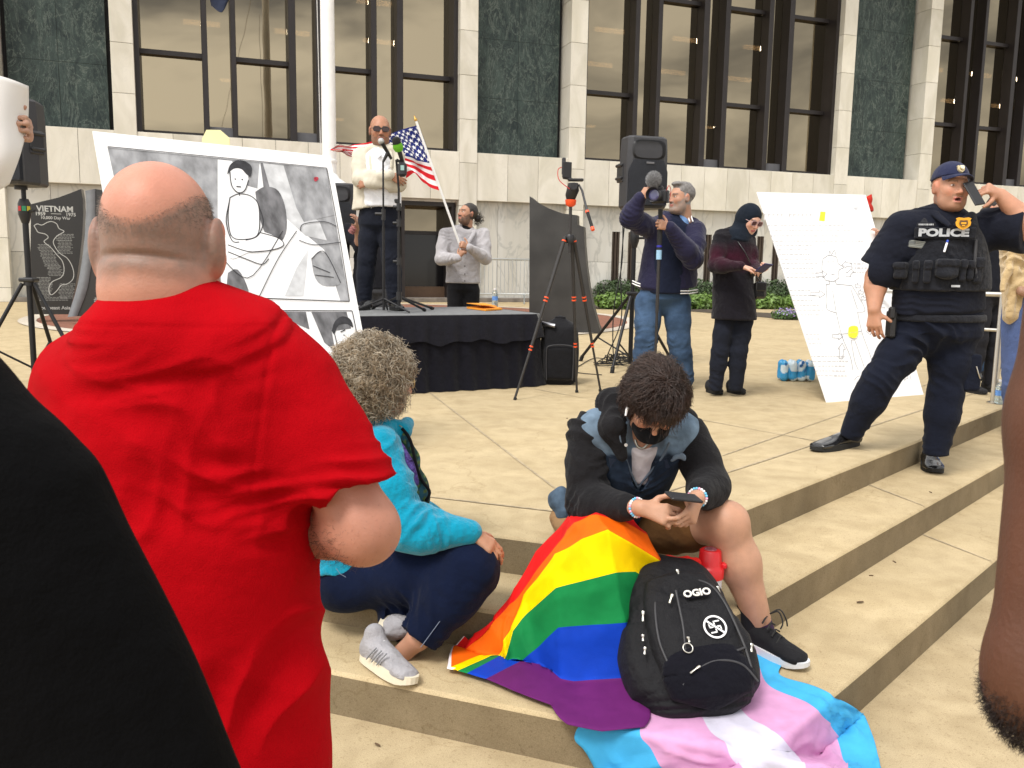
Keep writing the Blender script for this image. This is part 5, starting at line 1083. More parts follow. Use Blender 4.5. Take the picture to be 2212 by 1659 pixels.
def shoe(name, heel, toe, up, parent, m, ms, w=.048, h=.11, sole=.026, lace=None, mu=None, lenx=0):
    """heel and toe on the ground; sole and upper are parts"""
    heel, toe = np.asarray(heel, float), np.asarray(toe, float); f = nz(toe-heel); up = nz(np.asarray(up, float)-f*np.dot(up, f)); sd = np.cross(f, up); L_ = np.linalg.norm(toe-heel); W = lambda x, y, z: heel+f*L_*y+sd*x+up*z
    s = Sdf(*bbox([heel, toe, heel+up*(h+.05), toe+up*.1], .09), .0055); R = np.array([sd, f, up])
    s.loft([(W(0, .05, .045), w*.72, .035), (W(0, .25, .05), w*.74, .04), (W(.003, .5, .043), w*.80, .034), (W(.004, .75, .034), w*.95, .026), (W(.003, .93, .03), w*.78, .020)], sd, .01, e=2.3)
    s.chain([W(0, .16, .05), W(0, .15, h)], [.037, .036], .02); s.cap(W(0, .25, .06), W(0, .5, .05), .034, .026, .03); s.cut(W(0, 0, sole*.6), -up)
    o = mesh_np('shoe' if name is None else name, *s.mesh(2), m, parent)
    mb = MB(); top, bot = [], []
    for i in range(28):
        a = 6.2832*i/28; y = .5+.52*math.cos(a); ww = w*(.80 if y < .35 else .80+.2*min(1, (y-.35)/.3))*1.04; x = ww*math.copysign(abs(math.sin(a))**.75, math.sin(a)); top.append(W(x+.003, y, sole)); bot.append(W(x*.97+.003, y+.0, .0+.012*max(0, y-.85)/.15))
    mb.grid([bot, [lerp(a, b, .12)+(lerp(a, b, .12)-heel)*0 for a, b in zip(bot, top)], top], 0, False, closed=True); mb.add(top, [tuple(range(28))]); mb.add(bot, [tuple(range(28))]); mb.build('sole', ms, o)
    if lace is not None:
        for j in range(4): m2 = MB(); y = .34+.07*j; z = .085-.012*j-(.0 if h < .1 else -.004); m2.tube([W(-.022, y, z-.004), W(0, y+.01, z+.006), W(.022, y+.02, z-.004)], .0028, 5); m2.build('lace', lace, o)
    return o
def sdfpart(name, S, m, parent, disp=None, smooth=2, colors=None):
    V, F = S.mesh(smooth, disp); return mesh_np(name, V, F, m, parent, colors=None if colors is None else colors(V))
def hairpatch(name, roots, dirs, parent, m, **k):
    V, F = strands(roots, dirs, **k); return mesh_np(name, V, F, m, parent)
def onhead(hd, n, seed, cond, r=(.080, .104, .094), off=(0, -.018, .035)):
    """random points of the scalp ellipsoid in head space that satisfy cond"""
    rs = np.random.RandomState(seed); d = rs.normal(size=(n*4, 3)); d /= np.linalg.norm(d, axis=1)[:, None]; p = d*np.array(r)+np.array(off); m = cond(p); p, d = p[m][:n], d[m][:n]
    return hd.c+hd.s*(p @ hd.R), d @ hd.R
def gbox(c, size, hd, m, parent, name, bev=.002):
    mb = MB(); mb.box(c, size, hd.X, hd.F, hd.U, 0, bev); return mb.build(name, m, parent)
def glasses(hd, parent, mf, ml, w=.052, h=.030, rim=.003):
    mb = MB()
    for x in (-1, 1):
        c = hd.w(x*.033, .100, .004); pts = [c+hd.s*(hd.X*(w/2*math.copysign(abs(math.cos(a))**.6, math.cos(a)))+hd.U*(h/2*math.copysign(abs(math.sin(a))**.6, math.sin(a)))) for a in np.linspace(0, 6.2832, 17)[:-1]]; mb.tube(pts+[pts[0]], rim*hd.s, 6, cap=False)
        mb.tube([hd.w(x*.058, .098, .010), hd.w(x*.076, .07, .012), hd.w(x*.082, .0, .008)], .0025*hd.s, 6)
    mb.tube([hd.w(-.010, .102, .008), hd.w(.010, .102, .008)], .0025*hd.s, 6); g = mb.build('glasses', mf, parent)
    for x in (-1, 1):
        mb = MB(); c = hd.w(x*.033, .0995, .004); pts = [c+hd.s*(hd.X*(w/2*math.copysign(abs(math.cos(a))**.6, math.cos(a)))+hd.U*(h/2*math.copysign(abs(math.sin(a))**.6, math.sin(a)))) for a in np.linspace(0, 6.2832, 17)[:-1]]; mb.prism(pts, hd.F*.0015); mb.build('lens', ml, g)
    return g
def legs(S, hip, knee, ankle, r, k=.03):
    S.chain([hip, lerp(hip, knee, .5), knee], [r[0], (r[0]+r[1])*.5, r[1]], k); S.chain([knee, lerp(knee, ankle, .35), ankle], [r[1], r[1]*.99, r[2]], k)
def wr_legs(*jl):
    """wrinkle specs round knees and ankles"""
    o = []
    for hip, knee, ankle in jl:
        d = nz(ankle-knee); o += [(knee, nz(knee-hip)+d*.5, .13, .055, .006), (lerp(knee, ankle, .92), d, .12, .05, .008), (hip, nz(knee-hip)+A(.3, 0, .3), .16, .08, .006), (lerp(knee, ankle, .55), d+A(.3, .2, 0), .16, .09, .004)]
    return o
def wr_arm(sh, el, wr, a=.006):
    return [(el, nz(wr-el)-nz(sh-el), .10, .04, a), (lerp(el, wr, .7), nz(wr-el), .10, .045, a*.8), (sh, nz(el-sh)+A(0, 0, -.3), .13, .07, a*.9), (lerp(sh, el, .5), nz(el-sh)+A(.4, .2, 0), .12, .08, a*.7)]
GZ = A(0, 0, 1)
# ================================================================ PEOPLE: standing figures of the middle distance
def shade(x, y, Y): return P(x, y, Y)
# ---- the man at the microphones
Yb = 7.78; t = thing('person', A(*P(818, 660, Yb)[:2], SZ), 'bald man in sunglasses and cream jacket with crossed arms speaking on the stage', 'person')
q = lambda x, y, dy=0: P(x, y, Yb+dy)
hd = Head(q(821, 283), facing(14, 2), 1.11); tone = (.36, .175, .105)
S = Sdf(*bbox([q(765, 250), q(875, 450)], .2), .006); hd.add(S, fat=.003, mouth=.5, ear=1.1); S.cap(hd.w(0, -.02, -.07), q(818, 345, .03), .058, .066, .03); S.cap(q(818, 350, .05), q(818, 430, .05), .09, .10, .05)
w1, e1, s1 = q(842, 378, -.22), q(778, 388, -.10), q(780, 338, .02); w2, e2, s2 = q(797, 396, -.20), q(861, 398, -.10), q(855, 338, .02)
arm(S, s1, e1, w1); arm(S, s2, e2, w2); hand(S, w1, nz(q(868, 392, -.2)-w1), A(0, -.1, 1), (.35, .4, .45, .5), sc=.95, back=A(.1, -1, .2)); hand(S, w2, nz(q(772, 398, -.16)-w2), A(0, .2, 1), (.4, .45, .5, .6), sc=.95, back=A(-.2, -1, .1))
V, F = S.mesh(2); C = skincol(V, tone, hd, beard=.55, beardcol=(.06, .045, .04), lips=(.30, .11, .09), mouth=.5); mesh_np('body', V, F, M_skin, t, colors=C)
glasses(hd, t, M_blk, mat('dark lens', (.03, .008, .006), .1, coat=.5), w=.056, h=.034)
M_jack = cloth('cream jacket', (.56, .52, .43), rough=.7, bump=.08); M_shirt = cloth('white shirt', (.78, .79, .83)); M_trs = cloth('black denim', (.012, .014, .022))
S = Sdf(*bbox([q(765, 310), q(865, 470)], .2), .009); S.loft([(q(820, 322, .0), .07, .085), (q(820, 336, .0), .13, .12), (q(822, 380, .0), .17, .145), (q(824, 450, .0), .18, .145)], A(1, 0, 0)); S.cap(q(819, 320, .03), q(819, 335, .03), .072, .085, .03); S.cut(q(822, 448, .03), A(0, 0, -1)); S.ell(hd.w(0, .05, -.10), (.065, .09, .05), None, .01, 's')
sdfpart('shirt', S, M_shirt, t, lambda V: wrinkle(V, [(q(822, 430, -.1), A(.3, 0, 1), .15, .05, .006), (q(822, 380, -.1), A(1, 0, .2), .15, .06, .005)]))
S = Sdf(*bbox([q(755, 320), q(872, 560)], .2), .009); S.loft([(q(818, 327, .05), .10, .075), (q(816, 342, .05), .20, .115), (q(815, 390, .04), .21, .145), (q(813, 425, .04), .205, .15), (q(812, 456, .04), .215, .155)], A(1, 0, 0), .02)
arm(S, s1, e1, w1, (.082, .066, .045), .03); arm(S, s2, e2, w2, (.08, .066, .045), .03); S.cut(q(811, 449, 0), nz(A(.10, 0, -1)))
S.cap(q(800, 325, -.02), q(842, 325, -.02), .052, .052, .02)
# opening at the front
S2pts = [(q(823, 300, -.13), .055), (q(823, 330, -.15), .050), (q(822, 370, -.165), .045)]
for (a, ra), (b, rb) in zip(S2pts[:-1], S2pts[1:]): S.cap(a, b, ra, rb, .01, 's')
for a, ra, b, rb in ((q(826, 412, -.15), .048, q(830, 435, -.16), .07), (q(830, 435, -.16), .07, q(834, 480, -.17), .09)): S.cap(a, b, ra, rb, .01, 's')
dz = wr_arm(s1, e1, w1, .006)+wr_arm(s2, e2, w2, .006)+[(q(790, 430, -.1), A(1, 0, .5), .14, .08, .005)]
sdfpart('jacket', S, M_jack, t, lambda V: wrinkle(V, dz, 7))
mb = MB(); mb.tube(catmull([q(806, 318, -.02), q(801, 330, -.08), q(800, 345, -.115), q(802, 366, -.13)], 12), .013, 8, flat=.6); mb.build('jacket_collar', M_jack, t); mb = MB(); mb.tube(catmull([q(838, 318, -.02), q(845, 330, -.08), q(846, 345, -.115), q(845, 362, -.13)], 12), .013, 8, flat=.6); mb.build('jacket_collar', M_jack, t)
mb = MB(); mb.prism([q(808, 322, -.09), q(816, 342, -.15), q(823, 335, -.14), q(818, 318, -.1)], A(0, -.005, 0)); mb.prism([q(837, 320, -.09), q(830, 342, -.15), q(825, 335, -.14), q(828, 318, -.1)], A(0, -.005, 0)); mb.build('shirt_collar', M_shirt, t)
mb = MB(); mb.tube([q(808, 405, -.135), q(805, 430, -.13), q(802, 450, -.125)], .004, 6); mb.build('zip', metalm('zip metal', (.3, .3, .3)), t)
S = Sdf(*bbox([q(765, 430), q(872, 668)], .15), .010); h1, h2 = q(803, 470, .05), q(836, 470, .05); k1, k2 = q(792, 560, .03), q(845, 560, .0); a1, a2 = q(786, 648, .06), q(852, 645, .0)
S.loft([(q(822, 432, .04), .165, .12), (q(820, 455, .04), .18, .135), (q(819, 485, .05), .19, .14)], A(1, 0, 0)); legs(S, h1, k1, a1, (.105, .082, .068)); legs(S, h2, k2, a2, (.105, .082, .068)); S.cut(A(0, 0, SZ+.035), -GZ)
dz2 = wr_legs((h1, k1, a1), (h2, k2, a2)); sdfpart('trousers', S, M_trs, t, lambda V: wrinkle(V, dz2, 5))
mb = MB(); mb.box(q(826, 434, -.09), (.30, .02, .035), bev=.006); mb.build('belt', mat('black leather', (.01, .01, .01), .4), t)
M_lea = mat('polished black leather', (.012, .012, .013), .25, coat=.3, bump=.05); M_solb = mat('black sole', (.01, .01, .01), .8)
fz = A(0, 0, SZ); g_ = lambda x, y: A(*P(x, y, Yb)[:2], SZ)
shoe(None, g_(789, 660)+A(.02, .10, 0), g_(780, 660)+A(-.01, -.14, 0), GZ, t, M_lea, M_solb, h=.07); shoe(None, g_(848, 660)+A(-.02, .06, 0), g_(868, 660)+A(.02, -.14, 0), GZ, t, M_lea, M_solb, h=.07)

# ---- the man in the grey cardigan holding the flag
Yb = 9.45; q = lambda x, y, dy=0: P(x, y, Yb+dy); t = thing('person', A(*P(1000, 600, Yb)[:2], 0), 'bearded man with hair bun in grey cardigan holding the flag pole behind the stage', 'person')
hd = Head(q(1009, 463), facing(-52, -14), 1.0); tone = (.42, .22, .14)
S = Sdf(*bbox([q(945, 435), q(1055, 560)], .2), .0065); hd.add(S, ear=1.0); S.cap(hd.w(0, -.03, -.07), q(1010, 500, .02), .05, .055, .03); S.cap(q(1008, 510, .04), q(1005, 590, .04), .08, .08, .05)
sl, el, wl = q(962, 506, .02), q(953, 560, -.12), q(990, 557, -.36); sr, er, wr_ = q(1044, 506, .02), q(1048, 558, -.12), q(1013, 535, -.37)
arm(S, sl, el, wl); arm(S, sr, er, wr_); hand(S, wl, A(.5, -.3, .75), A(.0, -.6, .6), (1.0, 1.05, 1.1, 1.1), sc=.95, back=A(-.5, -.8, .1)); hand(S, wr_, A(-.75, -.4, .35), A(0, -.3, .9), (1.0, 1.05, 1.1, 1.1), sc=.95, back=A(.2, -1, .2))
V, F = S.mesh(2); C = skincol(V, tone, hd, beard=.85, beardcol=(.035, .025, .02), scalp='short', scalpcol=(.02, .015, .012)); V, F, C = hd.eyes(V, F, C, .8); mesh_np('body', V, F, M_skin, t, colors=C)
M_hairD = mat('dark hair', (.018, .013, .010), .5, var=.3, vs=60, spec=.6); S = Sdf(*bbox([hd.c], .2), .006); S.ell(hd.w(0, -.028, .045), np.array((.080, .096, .087))*hd.s, hd.R, 0); S.ell(hd.w(0, .085, -.045), np.array((.10, .10, .10))*hd.s, hd.R, .02, 's'); S.cut(hd.w(0, 0, -.06), -hd.U)
for x in (-1, 1): S.ell(hd.w(x*.09, .02, -.02), np.array((.025, .035, .045))*hd.s, hd.R, .01, 's')
S.ell(hd.w(0, -.145, -.005), np.array((.036, .038, .040))*hd.s, hd.R, .01); sdfpart('hair', S, M_hairD, t, lambda V: .003*sn(V, 16, 3))
r_, d_ = onhead(hd, 120, 4, lambda p: p[:, 1] < -.11, r=(.04, .05, .05), off=(0, -.145, -.005)); hairpatch('hair_bun_locks', r_, d_, t, M_hairD, length=.035, w=.002, curl=.01, cf=1.2)
M_card_ = cloth('grey cardigan', (.40, .385, .40), bs=220, bump=.5, sheen=.4)
S = Sdf(*bbox([q(945, 495), q(1056, 618)], .2), .009); S.loft([(q(1006, 494, .03), .10, .08), (q(1004, 504, .03), .195, .11), (q(1001, 545, .02), .195, .125), (q(1000, 590, .02), .185, .12), (q(1000, 614, .02), .195, .13)], A(1, 0, 0), .02)
arm(S, sl, el, wl, (.075, .064, .043), .03); arm(S, sr, er, wr_, (.075, .064, .043), .03); S.cut(q(1000, 612, 0), -GZ); S.cap(q(1008, 475, -.10), q(1003, 518, -.14), .045, .022, .01, 's')
dz = wr_arm(sl, el, wl, .012)+wr_arm(sr, er, wr_, .012)+[(q(1000, 590, -.1), A(.3, 0, 1), .14, .06, .006)]
dz3 = list(dz); sdfpart('cardigan', S, M_card_, t, lambda V: wrinkle(V, dz3, 9))
mb = MB(); mb.tube(catmull([q(1022, 497, .02), q(1024, 502, -.06), q(1014, 520, -.13), q(1004, 535, -.145)], 14), .024, 8, flat=.6); mb.tube(catmull([q(991, 500, .02), q(988, 505, -.06), q(996, 522, -.13), q(1003, 535, -.145)], 14), .024, 8, flat=.6); mb.build('shawl_collar', M_card_, t)
S = Sdf(*bbox([q(1000, 490), q(1012, 560)], .15), .01); S.loft([(q(1008, 488, .01), .055, .06), (q(1006, 503, .02), .11, .09), (q(1004, 560, .02), .14, .095)], A(1, 0, 0)); sdfpart('shirt', S, cloth('black tee', (.01, .01, .012)), t)
for i, yy in enumerate((575, 592, 607)): mb = MB(); mb.cyl(q(1004, yy, -.14), q(1004, yy, -.155), .009); mb.build('button', mat('grey button', (.12, .11, .11), .4), t)
S = Sdf(*bbox([q(960, 600), q(1040, 645), A(*q(1000, 600)[:2], 0)], .12), .012); h1, h2 = q(984, 632, .02), q(1018, 632, .02); k1, k2 = h1-GZ*.42+A(-.01, 0, 0), h2-GZ*.42+A(.01, 0, 0); a1, a2 = A(k1[0], k1[1], .08), A(k2[0], k2[1], .08)
S.loft([(q(1000, 600, .02), .165, .11), (q(1000, 625, .02), .175, .12)], A(1, 0, 0)); legs(S, h1, k1, a1, (.095, .072, .055)); legs(S, h2, k2, a2, (.095, .072, .055)); sdfpart('trousers', S, cloth('black trousers', (.012, .012, .014)), t)
for a_ in (a1, a2): shoe(None, A(a_[0], a_[1]+.1, 0), A(a_[0], a_[1]-.16, 0), GZ, t, M_lea, M_solb, h=.07)
mb = MB(); c = lerp(wr_, er, .12); d_ = nz(er-wr_); mb.tube([c-d_*.012, c+d_*.012], .034, 14); mb.cyl(c+A(0, -.033, .0), c+A(0, -.040, 0), .018); mb.build('wristwatch', M_blk, t)

# ---- the bearded cameraman
Yb = 7.5; q = lambda x, y, dy=0: P(x, y, Yb+dy); t = thing('person', A(*P(1440, 800, Yb)[:2], 0), 'grey bearded man in navy jacket and jeans filming with a video camera', 'person')
hd = Head(q(1471, 428), facing(-66, -2), 1.06); tone = (.43, .235, .155)
S = Sdf(*bbox([q(1350, 395), q(1520, 500)], .2), .006); hd.add(S, fat=.004, ear=1.05); S.cap(hd.w(0, -.03, -.07), q(1478, 478, .04), .062, .07, .03); S.cap(q(1465, 500, .05), q(1440, 600, .05), .09, .10, .05); S.ell(hd.w(0, .045, -.10), np.array((.058, .05, .034))*hd.s, hd.R, .02)
sl, el, wl = q(1405, 492, -.02), q(1360, 472, -.22), q(1382, 428, -.30); sr, er, wr_ = q(1503, 500, .02), q(1497, 560, -.20), q(1447, 492, -.36)
arm(S, sl, el, wl); arm(S, sr, er, wr_); hand(S, wl, nz(q(1401, 405, -.33)-wl), A(.7, -.5, -.3), (.5, .6, .65, .7), sc=1.0, back=A(-.6, -.6, .5)); hand(S, wr_, nz(A(-.85, -.35, .25)), A(.1, -.1, 1), (1.05, 1.1, 1.15, 1.2), sc=1.05, back=A(.1, -1, .1))
V, F = S.mesh(2); C = skincol(V, tone, hd, beard=.9, beardcol=(.27, .22, .19), scalp='short', scalpcol=(.22, .21, .20), brow=(.10, .08, .07)); V, F, C = hd.eyes(V, F, C, .8); mesh_np('body', V, F, M_skin, t, colors=C)
M_hairG = mat('grey hair', (.15, .14, .135), .6, var=.35, vs=50); S = Sdf(*bbox([hd.c], .2), .006); S.ell(hd.w(0, -.024, .044), np.array((.080, .098, .090))*hd.s, hd.R, 0); S.ell(hd.w(0, .095, -.035), np.array((.10, .10, .105))*hd.s, hd.R, .015, 's'); S.cut(hd.w(0, 0, -.07), -hd.U); S.ell(hd.w(0, .045, .108), np.array((.055, .045, .022))*hd.s, hd.R, .02)
for x in (-1, 1): S.ell(hd.w(x*.09, .025, -.02), np.array((.025, .045, .055))*hd.s, hd.R, .01, 's')
sdfpart('hair', S, M_hairG, t, lambda V: .003*sn(V, 16, 3))
r_, d_ = onhead(hd, 700, 14, lambda p: (p[:, 2] < -.055) & (p[:, 1] > .0), r=(.070, .10, .128), off=(0, 0, 0)); hairpatch('beard', r_, d_, t, mat('grey beard', (.27, .235, .21), .7, var=.3, vs=60), length=.018, w=.0012, nseg=4, curl=.003, cf=1)
M_navy = cloth('navy jacket', (.018, .017, .046), rough=.62, sheen=.15, vs=5)
S = Sdf(*bbox([q(1345, 455), q(1530, 645)], .2), .009); S.loft([(q(1466, 474, .05), .11, .09), (q(1458, 488, .05), .21, .13), (q(1450, 530, .04), .235, .16), (q(1445, 580, .03), .25, .175), (q(1440, 625, .03), .265, .19)], A(1, 0, 0), .02)
arm(S, sl, el, wl, (.092, .078, .052), .04); arm(S, sr, er, wr_, (.092, .082, .055), .04); S.cap(q(1480, 474, .12), q(1502, 484, .08), .05, .045, .03); S.cut(q(1440, 628, 0), nz(A(.14, 0, -1)))
for a, ra, b, rb in ((q(1452, 462, -.14), .065, q(1440, 500, -.20), .05), (q(1440, 500, -.20), .05, q(1430, 560, -.22), .075), (q(1430, 560, -.22), .075, q(1425, 660, -.24), .10)): S.cap(a, b, ra, rb, .012, 's')
dz4 = wr_arm(sl, el, wl, .013)+wr_arm(sr, er, wr_, .014)+[(q(1490, 570, -.1), A(1, 0, .6), .2, .09, .008), (q(1395, 570, -.1), A(1, 0, -.3), .15, .08, .006)]
jk = sdfpart('jacket', S, M_navy, t, lambda V: wrinkle(V, dz4, 11)); M_strp = mat('white stripe', (.75, .75, .76), .8)
def hemstripe(pts, rad, par, w=.010):
    for o_ in (0, .022):
        mb = MB(); mb.tube([p+GZ*o_ for p in pts], w*.55, 6); mb.build('white_stripe', M_strp, par)
hemstripe([q(1366, 612, -.07), q(1374, 616, -.11), q(1383, 619, -.14)], 0, jk); hemstripe([q(1470, 634, -.15), q(1490, 634, -.12), q(1507, 631, -.06)], 0, jk)
for o_ in (0, 7): mb = MB(); mb.tube([q(1485+o_, 463, .02), q(1487+o_, 470, -.02), q(1490+o_, 479, -.05)], .006, 6); mb.build('white_stripe', M_strp, jk)
M_lb = cloth('light blue shirt', (.17, .30, .55)); S = Sdf(*bbox([q(1400, 460), q(1480, 640)], .15), .01); S.loft([(q(1468, 474, .03), .085, .07), (q(1458, 492, .02), .17, .11), (q(1445, 560, .0), .19, .15), (q(1440, 632, .0), .19, .165)], A(1, 0, 0)); S.cut(q(1440, 634, 0), -GZ); S.cap(q(1452, 468, -.16), q(1455, 512, -.17), .05, .012, .01, 's')
S2 = Sdf(h=.008); S2.loft([(q(1474, 468, .02), .07, .065), (q(1468, 482, .03), .10, .09), (q(1458, 500, .04), .13, .12), (q(1450, 540, .05), .14, .12)], A(1, 0, 0)); S2.ell(hd.w(0, .07, -.13), (.06, .08, .05), None, .01, 's'); sdfpart('shirt', S2, M_lb, t)
V, F = S.mesh(2); mesh_np('sweater', V, F, cloth('dark navy sweater', (.012, .016, .034)), t)
M_jean = cloth('blue jeans', (.045, .08, .145), bs=600, var=.5, vs=5)
S = Sdf(*bbox([q(1360, 620), q(1500, 680), G(1440, 840)], .2), .010); h1, h2 = q(1402, 655, .03), q(1462, 655, .03); k1, k2 = q(1396, 735, -.02), q(1466, 735, .0); a1, a2 = A(*q(1386, 800, 0)[:2], .09), A(*q(1480, 800, .02)[:2], .09)
S.loft([(q(1434, 620, .02), .20, .145), (q(1434, 645, .02), .21, .15)], A(1, 0, 0)); legs(S, h1, k1, a1, (.125, .098, .083)); legs(S, h2, k2, a2, (.125, .098, .083)); S.cut(A(0, 0, .02), -GZ)
dz5 = wr_legs((h1, k1, a1), (h2, k2, a2)); dz5 = [(a, b, c, d, e_*1.5) for a, b, c, d, e_ in dz5]; sdfpart('jeans', S, M_jean, t, lambda V: wrinkle(V, dz5, 6))
for a_ in (a1, a2): shoe(None, A(a_[0], a_[1]+.10, 0), A(a_[0]-.03, a_[1]-.17, 0), GZ, t, M_lea, M_solb, h=.08)
mb = MB(); c = lerp(wl, el, .1); d_ = nz(el-wl); mb.tube([c-d_*.014, c+d_*.014], .036, 14); mb.build('wristwatch', M_blk, t)
# his camera on the monopod
cb_ = q(1424, 425, -.36); t2 = thing('video_camera', cb_, 'black video camera with round hood and furry grey microphone held by the bearded man', 'camera'); fwd = nz(A(-.42, -.88, .02)); sdv = nz(np.cross(fwd, GZ)); upv = np.cross(sdv, fwd)
mb = MB(); mb.box(cb_, (.13, .09, .11), sdv, fwd, upv, 0, .015); mb.box(cb_+upv*.07, (.06, .05, .035), sdv, fwd, upv, 0, .01); mb.box(cb_-sdv*.07, (.02, .05, .10), sdv, fwd, upv, 0, .006); mb.build('camera_body', M_blk, t2)
mb = MB(); l0 = cb_+fwd*.03; mb.tube([l0, l0+fwd*.05, l0+fwd*.055, l0+fwd*.11, l0+fwd*.115, l0+fwd*.16], [.036, .038, .045, .046, .052, .058], 24, cap=False); mb.tube([l0+fwd*.16, l0+fwd*.145, l0+fwd*.12], [.058, .052, .040], 24, cap=False); mb.build('lens_barrel', M_blk, t2); mb = MB(); mb.tube([l0+fwd*.125, l0+fwd*.128], [.042, .03], 24); mb.build('front_element', mat('coated glass', (.05, .05, .14), .05, coat=1), t2)
mb = MB(); mb.tube([l0+fwd*.052, l0+fwd*.06], .047, 20); mb.build('focus_ring', M_blk2, t2); mb = MB(); mb.tube(catmull([cb_+upv*.05-sdv*.06, cb_+upv*.09-sdv*.07-fwd*.02, cb_+upv*.06-sdv*.08-fwd*.05, cb_-upv*.02-sdv*.075-fwd*.05], 12), .003, 6); mb.build('red_cable', mat('red cable', (.5, .02, .02)), t2)
mc = q(1412, 388, -.37); mb = MB(); mb.tube([cb_+upv*.08, mc], .012, 8); mb.build('mic_mount', M_blk, t2); rs_ = np.random.RandomState(2); d_ = rs_.normal(size=(2600, 3)); d_ /= np.linalg.norm(d_, axis=1)[:, None]; S = Sdf(*bbox([mc], .1), .005); S.ell(mc, (.050, .05, .054)); S.cap(mc, mc+A(.02, 0, -.06), .04, .02, .02); fr_ = sdfpart('furry_windscreen', S, mat('grey fur', (.16, .16, .165), .9, var=.3, vs=60), t2); V, F = strands(mc+d_*A(.05, .05, .054), d_, .018, .0011, 4, curl=.004, spread=.5); mesh_np('fur', V, F, mat('light grey fur', (.33, .33, .34), .9, var=.3, vs=80), fr_)
t3 = thing('monopod', A(*q(1417, 780, -.36)[:2], 0), 'black monopod with a pale blue collar gripped below the video camera', 'monopod'); m0, m1 = q(1427, 452, -.36), A(*q(1414, 820, -.36)[:2], 0.0)
mb = MB(); mb.tube([m0, lerp(m0, m1, .05), lerp(m0, m1, .06), lerp(m0, m1, .22)], [.02, .016, .022, .021], 12); mb.build('grip', M_rub, t3); mb = MB(); mb.tube([lerp(m0, m1, .22), lerp(m0, m1, .55)], .014, 12); mb.tube([lerp(m0, m1, .55), m1], .011, 12); mb.build('tube', M_carb, t3)
mb = MB(); a_, b_ = q(1422, 516, -.36), q(1422, 537, -.36); a_, b_ = lerp(m0, m1, .185+.0), lerp(m0, m1, .225); mb.tube([lerp(m0, m1, .215), lerp(m0, m1, .265)], .023, 14); mb.build('blue_collar', mat('pale blue plastic', (.28, .48, .68), .4), t3); mb = MB(); mb.tube([lerp(m0, m1, .19), lerp(m0, m1, .20)], .0225, 14); mb.build('blue_ring', mat('blue plastic', (.02, .02, .35), .4), t3); mb = MB(); mb.tube([m1, m1+GZ*.03], .014, 10); mb.build('foot', M_rub, t3)

# ---- the veiled woman
Yb = 7.1; q = lambda x, y, dy=0: P(x, y, Yb+dy); t = thing('person', A(*P(1575, 800, Yb)[:2], 0), 'woman in black headscarf and dark purple tunic looking down at her phone', 'person')
hd = Head(q(1620, 475, -.02), facing(26, 24, 4), .93); tone = (.55, .32, .235)
S = Sdf(*bbox([q(1530, 440), q(1660, 600)], .2), .006); hd.add(S, ears=False); S.cap(hd.w(0, -.03, -.07), q(1592, 505, .04), .045, .05, .03); S.cap(q(1588, 515, .03), q(1585, 600, .03), .10, .11, .05)
sl, el, wl = q(1558, 512, .0), q(1545, 574, -.10), q(1600, 575, -.30); sr, er, wr_ = q(1616, 518, .02), q(1626, 575, .0), q(1637, 588, -.22)
arm(S, sl, el, wl, (.042, .036, .025)); arm(S, sr, er, wr_, (.042, .036, .025)); hand(S, wl, A(.9, -.15, -.2), A(.2, -.7, .5), (.35, .45, .5, .6), sc=.88, back=A(-.2, -.2, 1)); hand(S, wr_, A(.35, -.7, .2), A(-.5, .0, .6), (.6, .7, .8, .8), sc=.88, back=A(.5, .1, -.8))
V, F = S.mesh(2); C = skincol(V, tone, hd, lips=(.38, .08, .09)); V, F, C = hd.eyes(V, F, C, .5); mesh_np('body', V, F, M_skin, t, colors=C)
glasses(hd, t, mat('clear pink frame', (.45, .30, .30), .25), mat('rose lens', (.10, .03, .045), .1, alpha=.75), w=.056, h=.044, rim=.0035)
M_hij = cloth('black headscarf', (.010, .014, .022)); S = Sdf(*bbox([q(1540, 430), q(1650, 560)], .15), .006); S.ell(hd.w(0, -.025, .035), np.array((.092, .112, .104))*hd.s, hd.R, 0); S.chain([hd.w(0, -.04, -.02), hd.w(0, -.03, -.11), q(1592, 512, .0)], [.095, .085, .095], .04); S.cap(hd.w(-.05, .01, -.1), hd.w(.05, .01, -.1), .052, None, .03); S.loft([(q(1594, 505, .02), .11, .10), (q(1592, 525, .0), .115, .115)], A(1, 0, 0), .03)
S.ell(hd.w(0, .09, -.022), np.array((.056, .075, .074))*hd.s, hd.R, .012, 's'); dz6 = [(hd.w(0, .02, -.15), A(.3, 0, 1), .14, .035, .007), (q(1590, 515, -.1), A(.4, 0, 1), .12, .04, .006), (hd.w(-.1, -.02, 0), A(1, 0, .2), .10, .06, .003)]; sdfpart('headscarf', S, M_hij, t, lambda V: wrinkle(V, dz6, 3))
def tunc(V):
    z = V[:, 2]; z1, z2, z3 = q(1580, 520)[2], q(1580, 555)[2], q(1580, 590)[2]; n = .02*sn(V, 6, 3); m = np.clip((z+n-z2)/(z1-z2), 0, 1)[:, None]; m2 = np.clip((z2-z+n)/(z2-z3), 0, 1)[:, None]; c = A(.036, .006, .015)*(1-m)+A(.009, .008, .011)*m; return c*(1-m2)+A(.009, .008, .012)*m2
M_tun = cloth('purple black knit', (1, 1, 1), vcol=True, bs=260, bump=.4, sheen=.12); S = Sdf(*bbox([q(1525, 490), q(1650, 700)], .15), .009); S.loft([(q(1588, 500, .03), .09, .075), (q(1585, 516, .02), .155, .11), (q(1582, 555, .02), .165, .13), (q(1583, 600, .02), .165, .135), (q(1585, 650, .02), .175, .15), (q(1585, 694, .02), .185, .155)], nz(A(.85, -.3, 0)), .02)
